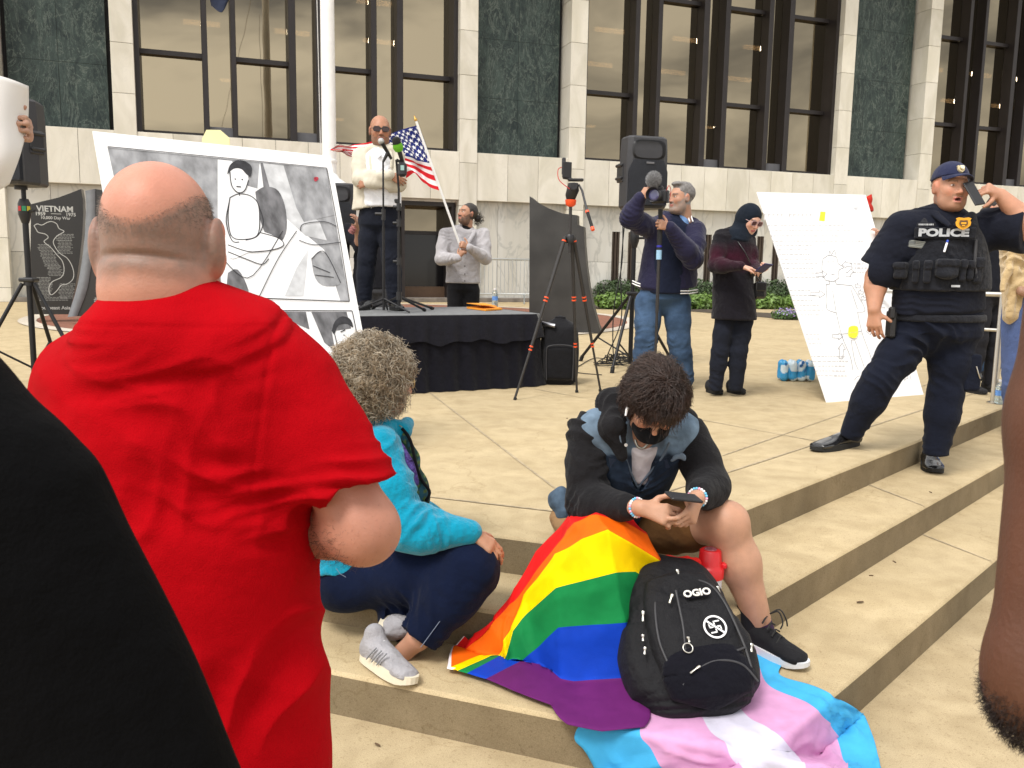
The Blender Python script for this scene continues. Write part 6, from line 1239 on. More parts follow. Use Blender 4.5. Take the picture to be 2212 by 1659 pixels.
arm(S, sl, el, wl, (.068, .056, .038), .03); arm(S, sr, er, wr_, (.062, .052, .036), .03); S.cut(q(1585, 690, 0), -GZ); dz7 = wr_arm(sl, el, wl, .008)+wr_arm(sr, er, wr_, .006)+[(q(1580, 610, -.1), A(.5, 0, 1), .2, .09, .006), (q(1560, 660, -.1), A(1, 0, .1), .2, .08, .006)]
sdfpart('tunic', S, M_tun, t, lambda V: wrinkle(V, dz7, 12), colors=tunc)
S = Sdf(*bbox([q(1520, 680), q(1630, 850)], .12), .009); h1, h2 = q(1566, 690, .03), q(1606, 690, .03); k1, k2 = q(1555, 760, .0), q(1596, 760, .0); a1, a2 = q(1545, 838, .02), q(1589, 836, .02); legs(S, h1, k1, a1, (.085, .068, .060)); legs(S, h2, k2, a2, (.085, .068, .060)); S.cut(A(0, 0, .045), -GZ); dz8 = wr_legs((h1, k1, a1), (h2, k2, a2)); sdfpart('trousers', S, M_trs, t, lambda V: wrinkle(V, dz8, 8))
M_sue = mat('black suede', (.014, .014, .016), .9, bump=.2, bs=300); f1, f2 = G(1535, 850)+A(0, .02, 0), G(1580, 850)+A(0, .02, 0); shoe(None, f1+A(-.0, .10, 0), f1+A(.07, -.11, 0), GZ, t, M_sue, M_solb, h=.075, w=.044); shoe(None, f2+A(.0, .10, 0), f2+A(.09, -.10, 0), GZ, t, M_sue, M_solb, h=.075, w=.044)
bg_ = q(1641, 627, -.05); bt = thing('handbag', bg_, 'small black shoulder bag hanging at the veiled woman\'s hip', 'handbag'); mb = MB(); mb.box(bg_, (.10, .07, .14), bev=.02); mb.box(bg_+A(0, -.04, .03), (.085, .012, .07), bev=.005); mb.build('bag_body', M_lea, bt); mb = MB(); mb.tube(catmull([bg_+GZ*.07, q(1630, 590, -.08), q(1612, 550, -.14), q(1598, 528, -.12), q(1583, 506, -.02)], 24), .005, 6); mb.build('strap', M_lea, bt)
pp = q(1650, 579, -.42); t2 = thing('phone', pp, 'dark blue phone in the veiled woman\'s hands', 'phone'); mb = MB(); mb.box(pp, (.075, .14, .010), nz(A(.9, .3, -.1)), nz(A(-.3, .85, -.45)), None, 0, .003); mb.build('phone_case', plastic('navy phone case', (.02, .02, .09)), t2)

# ---- people mostly hidden behind the stage and the boards
def simple_person(foot, h, label, top, low, tone=(.45, .26, .18), yaw=0, hair=None, pitch=0, z0=0, arms=True, build=1.0, hairm=None, glasses_=False, shoes=True, hold=None, headx=0):
    """a complete plain standing figure for someone only glimpsed"""
    b = A(foot[0], foot[1], z0); t = thing('person', b, label, 'person'); k = h/1.75; X, F_, U = facing(yaw); L_ = lambda x, y, z: b+k*(X*x*build+F_*y+GZ*z)
    hd = Head(L_(headx, .02, 1.635), facing(yaw, pitch), .98*k); S = Sdf(*bbox([L_(-.3, 0, 1), L_(.3, 0, 1.8), L_(0, .3, 1), L_(0, -.2, 1)], .15), .009); hd.add(S); S.cap(hd.w(0, -.02, -.08), L_(0, -.01, 1.42), .05, .055, .03); S.cap(L_(0, 0, 1.38), L_(0, 0, 1.05), .11, .11, .05); sh = [L_(-.18, 0, 1.42), L_(.18, 0, 1.42)]
    hs = hold or [L_(-.23, .06, .80), L_(.23, .06, .80)]; es = []
    for s_, w_ in zip(sh, hs):
        mid = lerp(s_, w_, .5); ln = np.linalg.norm(w_-s_)/2; off = math.sqrt(max(.29**2*k*k-ln*ln, 0)); e_ = mid+nz(A(0, 0, -.7)+(s_-b)*A(1, 1, 0)*1.2-F_*.2)*off; es.append(e_); arm(S, s_, e_, w_); hand(S, w_, nz(w_-e_), F_, (.4, .45, .5, .5), sc=.95*k)
    V, F = S.mesh(1); C = skincol(V, tone, hd); V, F, C = hd.eyes(V, F, C, .8); mesh_np('body', V, F, M_skin, t, colors=C)
    S = Sdf(*bbox([L_(-.3, 0, .9), L_(.3, 0, 1.5), L_(0, .2, 1), L_(0, -.2, 1), *hs], .12), .011); S.loft([(L_(0, -.01, 1.47), .09, .07), (L_(0, 0, 1.41), .19, .105), (L_(0, 0, 1.2), .19, .125), (L_(0, 0, .9), .18, .13)], X); S.cut(L_(0, 0, .9), -GZ)
    for s_, e_, w_ in zip(sh, es, hs): arm(S, s_, e_, lerp(e_, w_, .85) if arms else lerp(e_, w_, .1), (.068, .056, .045), .03)
    w__ = wr_arm(sh[0], es[0], hs[0])+wr_arm(sh[1], es[1], hs[1]); sdfpart('jacket', S, top, t, lambda V: wrinkle(V, w__, 2))
    S = Sdf(*bbox([L_(-.2, 0, .05), L_(.2, 0, .95)], .14), .011); h1, h2 = L_(-.095, 0, .86), L_(.095, 0, .86); k1, k2 = L_(-.10, .02, .48), L_(.10, .02, .48); a1, a2 = L_(-.11, -.02, .09), L_(.11, -.02, .09); S.loft([(L_(0, 0, .97), .15, .11), (L_(0, 0, .86), .17, .125)], X); legs(S, h1, k1, a1, (.10, .075, .06)); legs(S, h2, k2, a2, (.10, .075, .06)); S.cut(b+GZ*.03, -GZ); wl_ = wr_legs((h1, k1, a1), (h2, k2, a2)); sdfpart('trousers', S, low, t, lambda V: wrinkle(V, wl_, 2))
    for a_ in (a1, a2): shoe(None, A(a_[0], a_[1], z0)-F_*.08, A(a_[0], a_[1], z0)+F_*.19, GZ, t, hair and M_sue or M_sue, M_solb, h=.07)
    if hairm: S = Sdf(*bbox([hd.c], .2), .007); S.ell(hd.w(0, -.028, .045), np.array((.082, .100, .09))*hd.s, hd.R, 0); S.ell(hd.w(0, .09, -.045), np.array((.11, .10, .10))*hd.s, hd.R, .02, 's'); S.cut(hd.w(0, 0, -.07), -hd.U); sdfpart('hair', S, hairm, t, lambda V: .003*sn(V, 16, 3))
    if glasses_: glasses(hd, t, M_blk, mat('black lens', (.01, .01, .012), .1, coat=.5), w=.06, h=.042)
    return t, hd
M_dk = cloth('black knit', (.012, .013, .018)); M_dk2 = cloth('charcoal cloth', (.018, .018, .022))
f_ = P(716, 600, 8.9); simple_person(f_, 1.72, 'person in black with bracelets, one arm showing beside the large drawing panel', M_dk, M_dk2, hold=[P(690, 560, 8.6), P(772, 487, 8.55)], hairm=M_hairD, tone=(.42, .24, .17), arms=False)
mb = MB(); a_, b_ = P(766, 490, 8.55), P(762, 496, 8.57)
for i in range(3): c = lerp(a_, b_, i*.8); mb.tube([c, c+nz(b_-a_)*.006], .036, 12)
mb.build('bracelets', mat('silver and red beads', (.35, .15, .15), .4, var=.6, vs=90), bpy.context.scene.objects[[o.name for o in COL.objects if o.get('label', '').startswith('person in black with bracelets')][0]])
simple_person(P(815, 600, 9.0), 1.55, 'person in dark clothes glimpsed between the legs of the man on stage', M_dk2, cloth('grey trousers', (.06, .06, .065)), hairm=M_hairD, z0=0)
f_ = P(1846, 600, 8.35); simple_person(f_, 1.70, 'person behind the white display board, red hat tip and fingertips showing', M_dk, M_dk2, hold=[lerp(lerp(TLq, BLq, .30), lerp(TRq, BRq, .3), .3)+A(.0, .10, 0), lerp(TRq, BRq, .215)+A(.0, .0, .0)], headx=0)
kp = [o for o in COL.objects if o.get('label', '').startswith('person behind the white display')][0]; k0 = P(1862, 455, 8.35)
S = Sdf(h=.006); S.ell(k0, (.10, .115, .09)); S.chain([k0+GZ*.05, P(1876, 432, 8.33), P(1882, 421, 8.33)], [.07, .03, .008], .03); S.cut(k0-GZ*.01, -GZ); sdfpart('knit_hat', S, cloth('red knit', (.45, .03, .02), bs=200, bump=.6), kp, lambda V: .003*sn(V, 18, 2))
# ---- the police officer
Yb = 5.0; q = lambda x, y, dy=0: P(x, y, Yb+dy); t = thing('person', A(*P(1950, 1000, Yb)[:2], 0), 'police officer in black vest and navy cap talking on a phone', 'person')
hd = Head(q(2053, 407, -.02), facing(2, -2, 3), 1.08); tone = (.47, .235, .15)
S = Sdf(h=.006); hd.add(S, fat=.007, mouth=1.0, ear=1.1); S.cap(hd.w(0, -.035, -.05), q(2050, 470, .06), .064, .072, .02); S.cap(q(2045, 505, .06), q(2030, 600, .06), .13, .17, .04); S.ell(hd.w(0, .035, -.100), np.array((.050, .040, .022))*hd.s, hd.R, .02)
sl, el, wl = q(1950, 498, .02), q(1893, 598, .06), q(1888, 668, -.02); sr, er, wr_ = q(2140, 492, .02), q(2232, 496, -.14), q(2160, 421, -.10)
arm(S, sl, el, wl, (.078, .060, .036)); arm(S, sr, er, wr_, (.080, .066, .037), .03)
hand(S, wl, nz(A(.06, -.05, -1)), nz(A(.8, -.6, 0)), (.35, .4, .45, .5), sc=1.08, back=A(-.6, -.75, 0), tdir=nz(A(.85, -.25, -.45)), tcurl=.1)
hand(S, wr_, nz(q(2112, 396, -.14)-wr_), A(-.5, -.2, -.8), (.85, .9, .95, .9), sc=1.05, back=A(.0, -.75, .65), tdir=nz(A(-.6, -.35, -.6)))
V, F = S.mesh(2); C = skincol(V, tone, hd, beard=.42, beardcol=(.20, .13, .09), brow=(.16, .09, .05), mouth=1.0, lips=(.48, .15, .12)); V, F, C = hd.eyes(V, F, C, .62); bd = mesh_np('body', V, F, M_skin, t, colors=C)
r_, d_ = onhead(hd, 500, 21, lambda p: (p[:, 2] < .035) & (p[:, 2] > -.04) & (p[:, 1] < -.0), r=(.079, .101, .09)); hairpatch('hair', r_, d_, t, mat('light brown hair', (.16, .09, .05), .6), length=.006, w=.0012, nseg=3)
M_cap = cloth('navy cap', (.022, .026, .062), sheen=.1); S = Sdf(h=.005); S.ell(hd.w(0, -.014, .048), np.array((.086, .108, .094))*hd.s, hd.R, 0); S.cut(hd.w(0, 0, .046), nz(-hd.U+.15*hd.F)); cp = sdfpart('cap', S, M_cap, t)
g = []
for i in range(15):
    a = math.radians(-66+132*i/14); r0, r1 = (.084, .100), (.088, .172); x, y = math.sin(a), math.cos(a); dro = -.030*abs(math.sin(a))**2; g.append([hd.w(x*r0[0], y*r0[1]-.008, .058+dro*.3), hd.w(x*(r0[0]+.003), y*(r0[1]+r1[1])/2-.006, .060+dro*.5), hd.w(x*r1[0]*.94, y*r1[1]-.014, .052+dro*.8)])
mb = MB(); mb.grid(g, 0, True); mb.grid([[p-hd.U*.005 for p in r] for r in g], 0, True); mb.grid([[r[2], r[2]-hd.U*.005] for r in g]); mb.build('brim', M_cap, cp)
def shield(c, ax, ay, w, h, m, name, par, th=.004, n=None):
    pr_ = [(-.32, 1), (0, .9), (.32, 1), (.5, .82), (.42, .55), (.5, .2), (.46, -.3), (.25, -.75), (0, -1), (-.25, -.75), (-.46, -.3), (-.5, .2), (-.42, .55), (-.5, .82)]; az = nz(np.cross(ax, ay)); mb = MB(); mb.prism([c+ax*x*w+ay*y*h/2 for x, y in pr_], az*th); return mb.build(name, m, par)
bc = hd.w(-.002, .094, .092); bn = nz(hd.F*.8+hd.U*.5); bu = nz(hd.U-bn*np.dot(hd.U, bn)); bs_ = np.cross(bu, bn); mb_ = shield(bc-bn*.006, np.cross(bu, bn), bu, .040, .046, mat('cap badge', (.60, .50, .30), .5, .3), 'cap_badge', cp, -.012); shield(bc+bn*.004, np.cross(bu, bn), bu, .024, .026, mat('cap badge centre', (.75, .68, .50), .5, .2), 'cap_badge_centre', cp, .004)
# shirt, vest
M_pol = cloth('black uniform shirt', (.0105, .012, .020)); M_vest = cloth('black vest nylon', (.014, .015, .020), rough=.75, bs=300, bump=.5, sheen=.1)
vd = nz(A(.98, .10, 0))
S = Sdf(h=.008); arm(S, sl, lerp(sl, el, .86), lerp(sl, el, .87), (.112, .105, .10), .05); arm(S, sr, lerp(sr, er, .92), lerp(sr, er, .93), (.115, .112, .11), .06)
S.cut(lerp(sl, el, .84), nz(el-sl), q(1800, 700), q(2000, 420, .6)); S.cut(lerp(sr, er, .88), nz(er-sr), q(2120, 620, -.6), q(2320, 420, .6))
S.loft([(q(2045, 462, .06), .12, .10), (q(2042, 478, .05), .235, .135), (q(2037, 520, .04), .262, .165), (q(2033, 580, .04), .258, .175), (q(2028, 625, .04), .268, .18), (q(2027, 672, .04), .272, .18)], vd, .05)
S.cut(q(2028, 690, 0), -GZ)
S.cap(hd.w(0, .10, -.13), q(2056, 487, -.20), .050, .012, .012, 's'); dzc = [(sl, A(-.5, 0, -1), .14, .07, .008), (lerp(sl, el, .6), nz(el-sl), .14, .07, .008), (sr, A(1, 0, 0), .15, .07, .008), (lerp(sr, er, .6), A(1, 0, .2), .13, .06, .008), (q(1960, 540, -.05), A(.5, 0, 1), .12, .05, .008), (q(2030, 655, -.1), A(.1, 0, 1), .25, .05, .007)]
sdfpart('shirt', S, M_pol, t, lambda V: wrinkle(V, dzc, 13, .9))
mb = MB(); mb.tube(catmull([hd.w(-.055, -.09, -.10), hd.w(-.082, -.03, -.115), hd.w(-.080, .045, -.150), q(2052, 488, -.185)], 16), [.030]*10+[.026, .024, .022, .02, .016, .010], 8, flat=.55); mb.tube(catmull([hd.w(.055, -.09, -.10), hd.w(.086, -.03, -.120), hd.w(.085, .045, -.150), q(2062, 488, -.185)], 16), [.030]*10+[.026, .024, .022, .02, .016, .010], 8, flat=.55); mb.build('shirt_collar', M_pol, t)
S = Sdf(h=.007); S.loft([(q(2043, 490, .045), .160, .155), (q(2040, 515, .04), .208, .185), (q(2034, 560, .04), .250, .200), (q(2030, 600, .04), .268, .205), (q(2029, 628, .04), .268, .206)], vd, .02, e=2.6)
for sx in (1992, 2098): S.cap(q(sx, 468, -.02), q(sx+2, 496, -.10), .030, .03, .02)
S.cut(q(2029, 628, 0), -GZ); S.ell(hd.w(0, .09, -.20), np.array((.085, .11, .065)), None, .02, 's'); dzv = [(q(2030, 600, -.15), A(0, 0, 1), .22, .07, .006), (q(2030, 560, -.15), A(.3, 0, 1), .2, .08, .004)]; vs_ = sdfpart('vest', S, M_vest, t, lambda V: wrinkle(V, dzv, 2))
def vp(x, y, off=.0):
    """point on the vest front"""
    z = q(x, y)[2]; cx = q(2034, 560, .04); hx = (P(x, y, Yb-.16)[0]-cx[0]); yy = interp_v(y); rx, ry = yy; u = min(abs(hx)/rx, .96); return A(cx[0]+hx, cx[1]-ry*(1-u**2.6)**(1/2.6)-off-.002+hx*.10, z)
def interp_v(y): return (np.interp(y, [490, 515, 560, 600, 628], [.160, .208, .250, .268, .268]), np.interp(y, [490, 515, 560, 600, 628], [.155, .185, .200, .205, .206]))
# pouches across the belly of the vest
for i, (x0, x1, y0, y1, th) in enumerate([(1945, 1972, 566, 602, .045), (1977, 1990, 562, 612, .035), (1995, 2010, 562, 612, .035), (2018, 2064, 560, 598, .045), (2070, 2083, 560, 608, .035), (2087, 2100, 562, 606, .035), (2103, 2122, 556, 612, .04)]):
    c = vp((x0+x1)/2, (y0+y1)/2, .012); w_ = (x1-x0)*2.6/1000; h_ = (y1-y0)*2.6/1000; hx = c[0]-q(2034, 560)[0]; nx_ = nz(A(np.sign(hx)*min(1, abs(hx)/.27)**2.2*1.2, -1, 0)); ax_ = nz(np.cross(GZ, nx_)); S = Sdf(h=.005); S.box(c, (w_/2, th/2, h_/2), np.array([ax_, nx_, GZ]), r=.012); S.box(c+nx_*.010+GZ*h_*.28, (w_/2+.002, th/2, h_*.20), np.array([ax_, nx_, GZ]), r=.010, k=.003)
    if i == 3: S.ell(c+nx_*.01-GZ*h_*.35, (w_*.42, .025, h_*.3), np.array([ax_, nx_, GZ]), .02)
    po = sdfpart('pouch', S, M_vest, vs_, lambda V: .0018*sn(V, 14, 3))
pc = vp(2044, 512, .004); px_ = nz(vp(2075, 512)-vp(2010, 512)); px_[2] = 0; px_ = nz(px_); pn = nz(np.cross(px_, GZ)); pn = pn if pn[1] < 0 else -pn
pc = pc+pn*.012; mb = MB(); mb.box(vp(2044, 506, .006)+pn*.006, (.315, .014, .062), px_, pn, GZ, 0, .004); mb.build('name_panel', M_vest, vs_)
M_refl = mat('reflective grey', (.42, .44, .47), .5, var=.08, vs=60); text('lettering', 'POLICE', vp(2040, 506, .006)+pn*.017, px_, GZ, .056, M_refl, vs_, .001, bold=.0030, sx=1.40)
mb = MB(); c = q(2001, 485, -.20); mb.box(c, (.095, .006, .022), px_, pn, GZ, 0, .002); tp_ = mb.build('name_tape', M_vest, vs_); mb = MB(); rs = random.Random(3); x = -.038
while x < .036: w_ = rs.uniform(.003, .006); mb.box(c+px_*x+pn*.004, (w_, .001, .009), px_, pn, GZ); x += w_+.0022
mb.build('stitched_name', M_refl, tp_, fix=False)
mb = MB(); c = q(1994, 529, -.0); c = vp(1993, 529, .02); fu = nz(px_-GZ*.12); mb.box(c+pn*.008, (.10, .004, .040), fu, pn, None, 0, .003); fg_ = mb.build('flag_patch', mat('tan grey patch', (.30, .31, .28), .7), vs_); mb = MB(); up_ = nz(np.cross(fu, pn)); up_ = up_ if up_[2] > 0 else -up_
for k in range(4): mb.box(c+pn*.0108-up_*(.014-.009*k)+fu*(.02 if k > 1 else 0), (.05 if k > 1 else .09, .001, .0035), fu, pn, up_)
mb.box(c+pn*.0108-fu*.026+up_*.008, (.038, .001, .017), fu, pn, up_); mb.build('patch_pattern', mat('grey weave', (.12, .13, .13), .7), fg_, fix=False)
bc2 = q(2081, 483, -.205); yel = mat('gold badge', (.75, .36, .02), .55, .15); bx_ = shield(bc2, px_, GZ, .078, .068, yel, 'badge', vs_, -.006); bx_.name = 'badge'; shield(bc2+pn*.007, px_, GZ, .044, .036, mat('badge emblem', (.10, .05, .02), .5), 'badge_emblem', vs_, -.001); mb = MB(); mb.box(bc2+pn*.0085+GZ*.002, (.026, .001, .010), px_, pn, GZ); mb.box(bc2+pn*.0085+GZ*.022, (.038, .001, .003), px_, pn, GZ); mb.box(bc2+pn*.0085-GZ*.011, (.016, .001, .006), px_, pn, GZ); mb.build('badge_relief', yel, vs_, fix=False)
mb = MB(); a_, b_ = vp(2041, 527, .03), vp(2033, 546, .035); mb.tube([a_, b_], .006, 8); pe = mb.build('pen', mat('white pen', (.8, .8, .85), .3), vs_); mb = MB(); mb.tube([a_+(a_-b_)*.05, a_+(a_-b_)*.3], .0065, 8); mb.build('pen_cap', mat('blue pen', (.02, .06, .4), .3), pe)
mb = MB(); mb.tube([vp(2110, 520, .02), vp(2104, 560, .02), vp(2108, 600, .02)], .010, 8); mb.build('radio_cable', M_blk2, vs_)
mb = MB(); mb.box(vp(2060, 617, .012), (.045, .006, .012), px_, pn, GZ); mb.build('pull_tab', M_refl, vs_)
# trousers, belt, boots
h1, h2 = q(1975, 720, .05), q(2062, 722, .05); k1, k2 = q(1899, 822, -.06), q(2042, 852, .03); a1, a2 = q(1838, 938, .04), q(2021, 975, .0)
S = Sdf(h=.008); S.loft([(q(2028, 668, .05), .258, .165), (q(2026, 690, .05), .265, .175), (q(2022, 722, .05), .262, .175)], vd, .03); legs(S, h1, k1, a1, (.126, .094, .064), .05); legs(S, h2, k2, a2, (.128, .093, .074), .05); S.cut(a1+A(0, 0, -.02), nz(a1-k1), a1-.15, a1+.15); S.cut(a2-GZ*.02, -GZ, a2-.15, a2+.15)
dzp = wr_legs((h1, k1, a1), (h2, k2, a2))+[(q(1990, 740, -.1), A(.8, 0, .5), .18, .09, .012), (q(1940, 780, -.1), A(.5, .2, .8), .16, .09, .010)]; dzp = [(a, b, c, d*1.2, e_*2.2) for a, b, c, d, e_ in dzp]; M_ptr = cloth('dark navy trousers', (.008, .010, .019)); tr_ = sdfpart('trousers', S, M_ptr, t, lambda V: wrinkle(V, dzp, 17, .8))
S = Sdf(h=.006); c = k2+A(.11, .0, .14); S.box(c, (.05, .09, .11), r=.02); sdfpart('cargo_pocket', S, M_ptr, tr_, lambda V: .002*sn(V, 12, 2)); mb = MB(); mb.tube(catmull([c+A(.01, -.09, .04), c+A(.03, -.095, -.02), c+A(.05, -.07, -.03), c+A(.055, -.05, .03)], 10), .004, 6); mb.build('key_hook', M_steel, tr_)
S = Sdf(h=.008); S.loft([(q(2028, 676, .05), .275, .186), (q(2027, 694, .05), .277, .188)], vd, .01); S.cut(q(2027, 678, 0), GZ); S.cut(q(2027, 694, 0), -GZ); bl_ = sdfpart('belt', S, M_vest, t)
mb = MB(); mb.box(q(1925, 700, -.02), (.035, .09, .16), bev=.012); mb.box(q(1927, 676, -.05), (.03, .05, .07), bev=.01); mb.build('holster', M_blk, bl_)
M_boot = mat('black boot leather', (.010, .010, .011), .22, coat=.4, bump=.1, bs=40)
shoe('boot', G(1846, 962)+A(.03, .03, 0), G(1762, 976)+A(-.015, -.01, 0), GZ, t, M_boot, M_solb, w=.066, h=.15, sole=.034, lace=M_rub); hs_, ts_ = G(2018, 1008, -.15)+A(0, .09, 0), G(2030, 1040, -.15)+A(.01, 0, 0); hs_[2] = ts_[2] = -.15; shoe('boot', hs_, hs_+nz(ts_-hs_)*.31, GZ, t, M_boot, M_solb, w=.066, h=.16, sole=.034, lace=M_rub)
p0_, p1_ = hd.w(.098, .075, .010), hd.w(.072, .072, -.1); pc_ = q(2104, 418, -.17); t2 = thing('phone', pc_, 'black phone held to the police officer\'s ear', 'phone'); pa = nz(q(2092, 396, -.13)-q(2117, 440, -.19)); wx_ = A(.85, .35, .2); wx_ = nz(wx_-pa*np.dot(pa, wx_)); mb = MB(); mb.box(pc_, (.072, .010, .150), wx_, nz(np.cross(pa, wx_)), pa, 0, .003); mb.build('phone_body', plastic('phone black', (.008, .008, .010), rough=.4), t2)
mb = MB(); fr0 = lerp(wr_, hd.c, .35); 
# ---- two bystanders and the woman in blue at the right edge
f_ = G(2108, 850); simple_person(f_+A(.10, .10, 0), 1.72, 'person in black with dark sunglasses standing behind the police officer', M_dk, M_dk2, hairm=M_hairD, yaw=15, glasses_=True)
f_ = G(2128, 822); simple_person(f_+A(-.02, .15, 0), 1.70, 'person in dark top and blue jeans behind the police officer and the handrail', M_dk2, M_jean, hairm=M_hairD, yaw=30)
Yb = 6.25; q = lambda x, y, dy=0: P(x, y, Yb+dy); b = G(2212, 950, -.15); t = thing('person', b, 'woman in long blue dress with tan cardigan at the right edge of the picture', 'person'); hd = Head(q(2262, 400), facing(-20, 0), 1.0)
S = Sdf(h=.01); hd.add(S); S.cap(hd.w(0, -.02, -.08), q(2255, 470), .05, .06, .03); S.cap(q(2252, 480), q(2250, 640), .12, .15, .05); sl, el, wl = q(2212, 492, 0), q(2200, 570, .0), q(2205, 630, -.15); arm(S, sl, el, wl); arm(S, q(2296, 492), q(2310, 575), q(2290, 620, -.1)); hand(S, wl, A(.6, -.5, -.4), A(0, -.5, .8), sc=.9); hand(S, q(2290, 620, -.1), A(-.6, -.5, -.4), A(0, -.5, .8), sc=.9)
an = q(2189, 925, .02); an2 = q(2235, 925, .05); S.chain([q(2210, 760), an], [.05, .036]); S.chain([q(2245, 760), an2], [.05, .036]); V, F = S.mesh(1); mesh_np('body', V, F, M_skin, t, colors=skincol(V, (.30, .17, .11), hd))
S = Sdf(h=.010); S.loft([(q(2255, 475), .09, .08), (q(2252, 495), .18, .11), (q(2245, 560), .20, .15), (q(2238, 640), .22, .17), (q(2232, 760), .215, .18), (q(2228, 905), .19, .16)], A(1, 0, 0)); S.cut(q(2225, 898), -GZ); dzb = [(q(2190, 700, -.1), A(1, 0, .1), .35, .10, .012), (q(2200, 850, -.1), A(1, 0, .1), .3, .10, .012)]; sdfpart('dress', S, cloth('denim blue dress', (.075, .11, .24), vs=4), t, lambda V: wrinkle(V, dzb, 4))
S = Sdf(h=.010); S.loft([(q(2248, 488, .02), .19, .12), (q(2228, 520, .02), .22, .165), (q(2210, 570, .02), .15, .16), (q(2196, 640, .0), .085, .12), (q(2182, 690, -.05), .045, .06)], A(1, 0, 0)); S.chain([sl, el, lerp(el, wl, .8)], [.075, .065, .05], .03); S.cap(q(2188, 540, -.12), q(2166, 625, -.15), .035, .022, .02); S.cap(q(2198, 530, -.1), q(2180, 680, -.1), .045, .032, .02); dzb2 = [(q(2190, 580, -.1), A(1, 0, -.3), .25, .07, .014)]; sdfpart('cardigan', S, cloth('tan cardigan', (.50, .37, .20), bs=150, bump=.5, sheen=.4), t, lambda V: wrinkle(V, dzb2, 5))
S = Sdf(h=.007); S.ell(hd.w(0, -.03, .03), (.095, .11, .105), hd.R); S.ell(hd.w(0, .1, -.03), (.09, .09, .1), hd.R, .02, 's'); sdfpart('hair', S, M_hairD, t)
for a_ in (an, an2): shoe('sandal', A(a_[0]+.01, a_[1]+.06, -.15), A(a_[0]-.01, a_[1]-.14, -.15), GZ, t, mat('brown sandal', (.08, .04, .025), .6), M_solb, h=.05, w=.042)
# ================================================================ PEOPLE: seated and foreground
# ---- the teenager on the step
q = P; t = thing('person', G(1400, 1180), 'teenager in black hoodie, denim vest and mask sitting on the step with a phone', 'person')
hd = Head(q(1413, 872, 2.90), facing(-2, 44, 7), 1.0); tone = (.47, .255, .165)
s1, e1, w1 = q(1272, 935, 3.06), q(1266, 1088, 2.99), q(1385, 1097, 2.74); s2, e2, w2 = q(1488, 940, 3.08), q(1534, 1050, 2.98), q(1505, 1076, 2.77)
h1, k1, a1 = q(1290, 1120, 3.28), q(1318, 1185, 2.80), A(.32, 2.84, -.2); h2, k2, a2 = q(1385, 1130, 3.28), q(1568, 1132, 2.93), q(1646, 1362, 2.93)
S = Sdf(h=.005); hd.add(S); S.chain([hd.w(0, -.045, -.05), q(1392, 905, 3.03)], [.056, .060], .03); S.cap(q(1385, 925, 3.08), q(1330, 1090, 3.28), .10, .11, .05)
arm(S, s1, e1, w1, (.045, .038, .027)); arm(S, s2, e2, w2, (.045, .038, .027)); hand(S, w1, nz(A(.93, -.30, -.18)), A(.15, .1, 1), (.45, .55, .6, .65), sc=.93, back=nz(A(-.1, -.85, .5)), tdir=nz(A(.75, .1, .55)), tcurl=.5); hand(S, w2, nz(A(-.35, -.62, -.5)), A(-.4, .1, .9), (.55, .7, .8, .85), sc=.93, back=nz(A(.7, -.65, .1)), tdir=nz(A(-.7, -.3, .35)))
legs(S, h2, k2, a2, (.088, .072, .040), .04); S.ell(k2+A(.0, -.02, .02), (.058, .05, .055), None, .04); S.cap(lerp(k2, a2, .12)+A(.01, .035, 0), lerp(k2, a2, .55)+A(0, .03, 0), .048, .036, .04); legs(S, h1, k1, a1, (.08, .058, .04)); S.cap(a2, a2+A(.03, -.06, -.08), .035, .03)
V, F = S.mesh(2); mesh_np('body', V, F, M_skin, t, colors=skincol(V, tone, hd, brow=(.03, .02, .015), lips=(.4, .15, .12)))
M_fle = cloth('black fleece', (.013, .0125, .014), bs=260, bump=.35, sheen=.06)
S = Sdf(h=.006); arm(S, s1, e1, lerp(e1, w1, .74), (.078, .070, .050), .03); arm(S, s2, e2, lerp(e2, w2, .72), (.074, .068, .050), .03); S.cap(lerp(e1, w1, .66), lerp(e1, w1, .80), .046, .040, .01); S.cap(lerp(e2, w2, .64), lerp(e2, w2, .78), .044, .040, .01)
S.loft([(q(1320, 1120, 3.32), .15, .10), (q(1345, 1040, 3.24), .155, .10), (q(1375, 960, 3.14), .16, .10), (q(1388, 915, 3.10), .15, .09)], A(1, .05, 0), .03)
S.cap(hd.w(0, .04, -.12), q(1398, 985, 2.97), .06, .035, .01, 's')
dzt = wr_arm(s1, e1, w1, .012)+wr_arm(s2, e2, w2, .012)+[(lerp(e1, w1, .35), nz(w1-e1), .12, .045, .010), (lerp(s1, e1, .6), nz(e1-s1), .12, .055, .011)]; sdfpart('hoodie', S, M_fle, t, lambda V: wrinkle(V, dzt, 31))
S = Sdf(h=.006); S.chain([q(1344, 985, 2.955), q(1322, 925, 2.965), q(1322, 872, 3.08), q(1370, 850, 3.18), q(1440, 862, 3.17), q(1486, 905, 3.08), q(1478, 940, 3.02)], [.018, .042, .052, .05, .042, .030, .018], .03); S.chain([q(1346, 950, 2.965), q(1334, 905, 2.99), q(1344, 872, 3.06)], [.014, .026, .028], .01); dzh = [(q(1320, 900, 3.03), A(.9, 0, .4), .12, .03, .007)]; sdfpart('hood', S, M_fle, t, lambda V: wrinkle(V, dzh, 5))
M_den = cloth('washed denim', (1, 1, 1), vcol=True, bs=500, vs=22, var=.25)
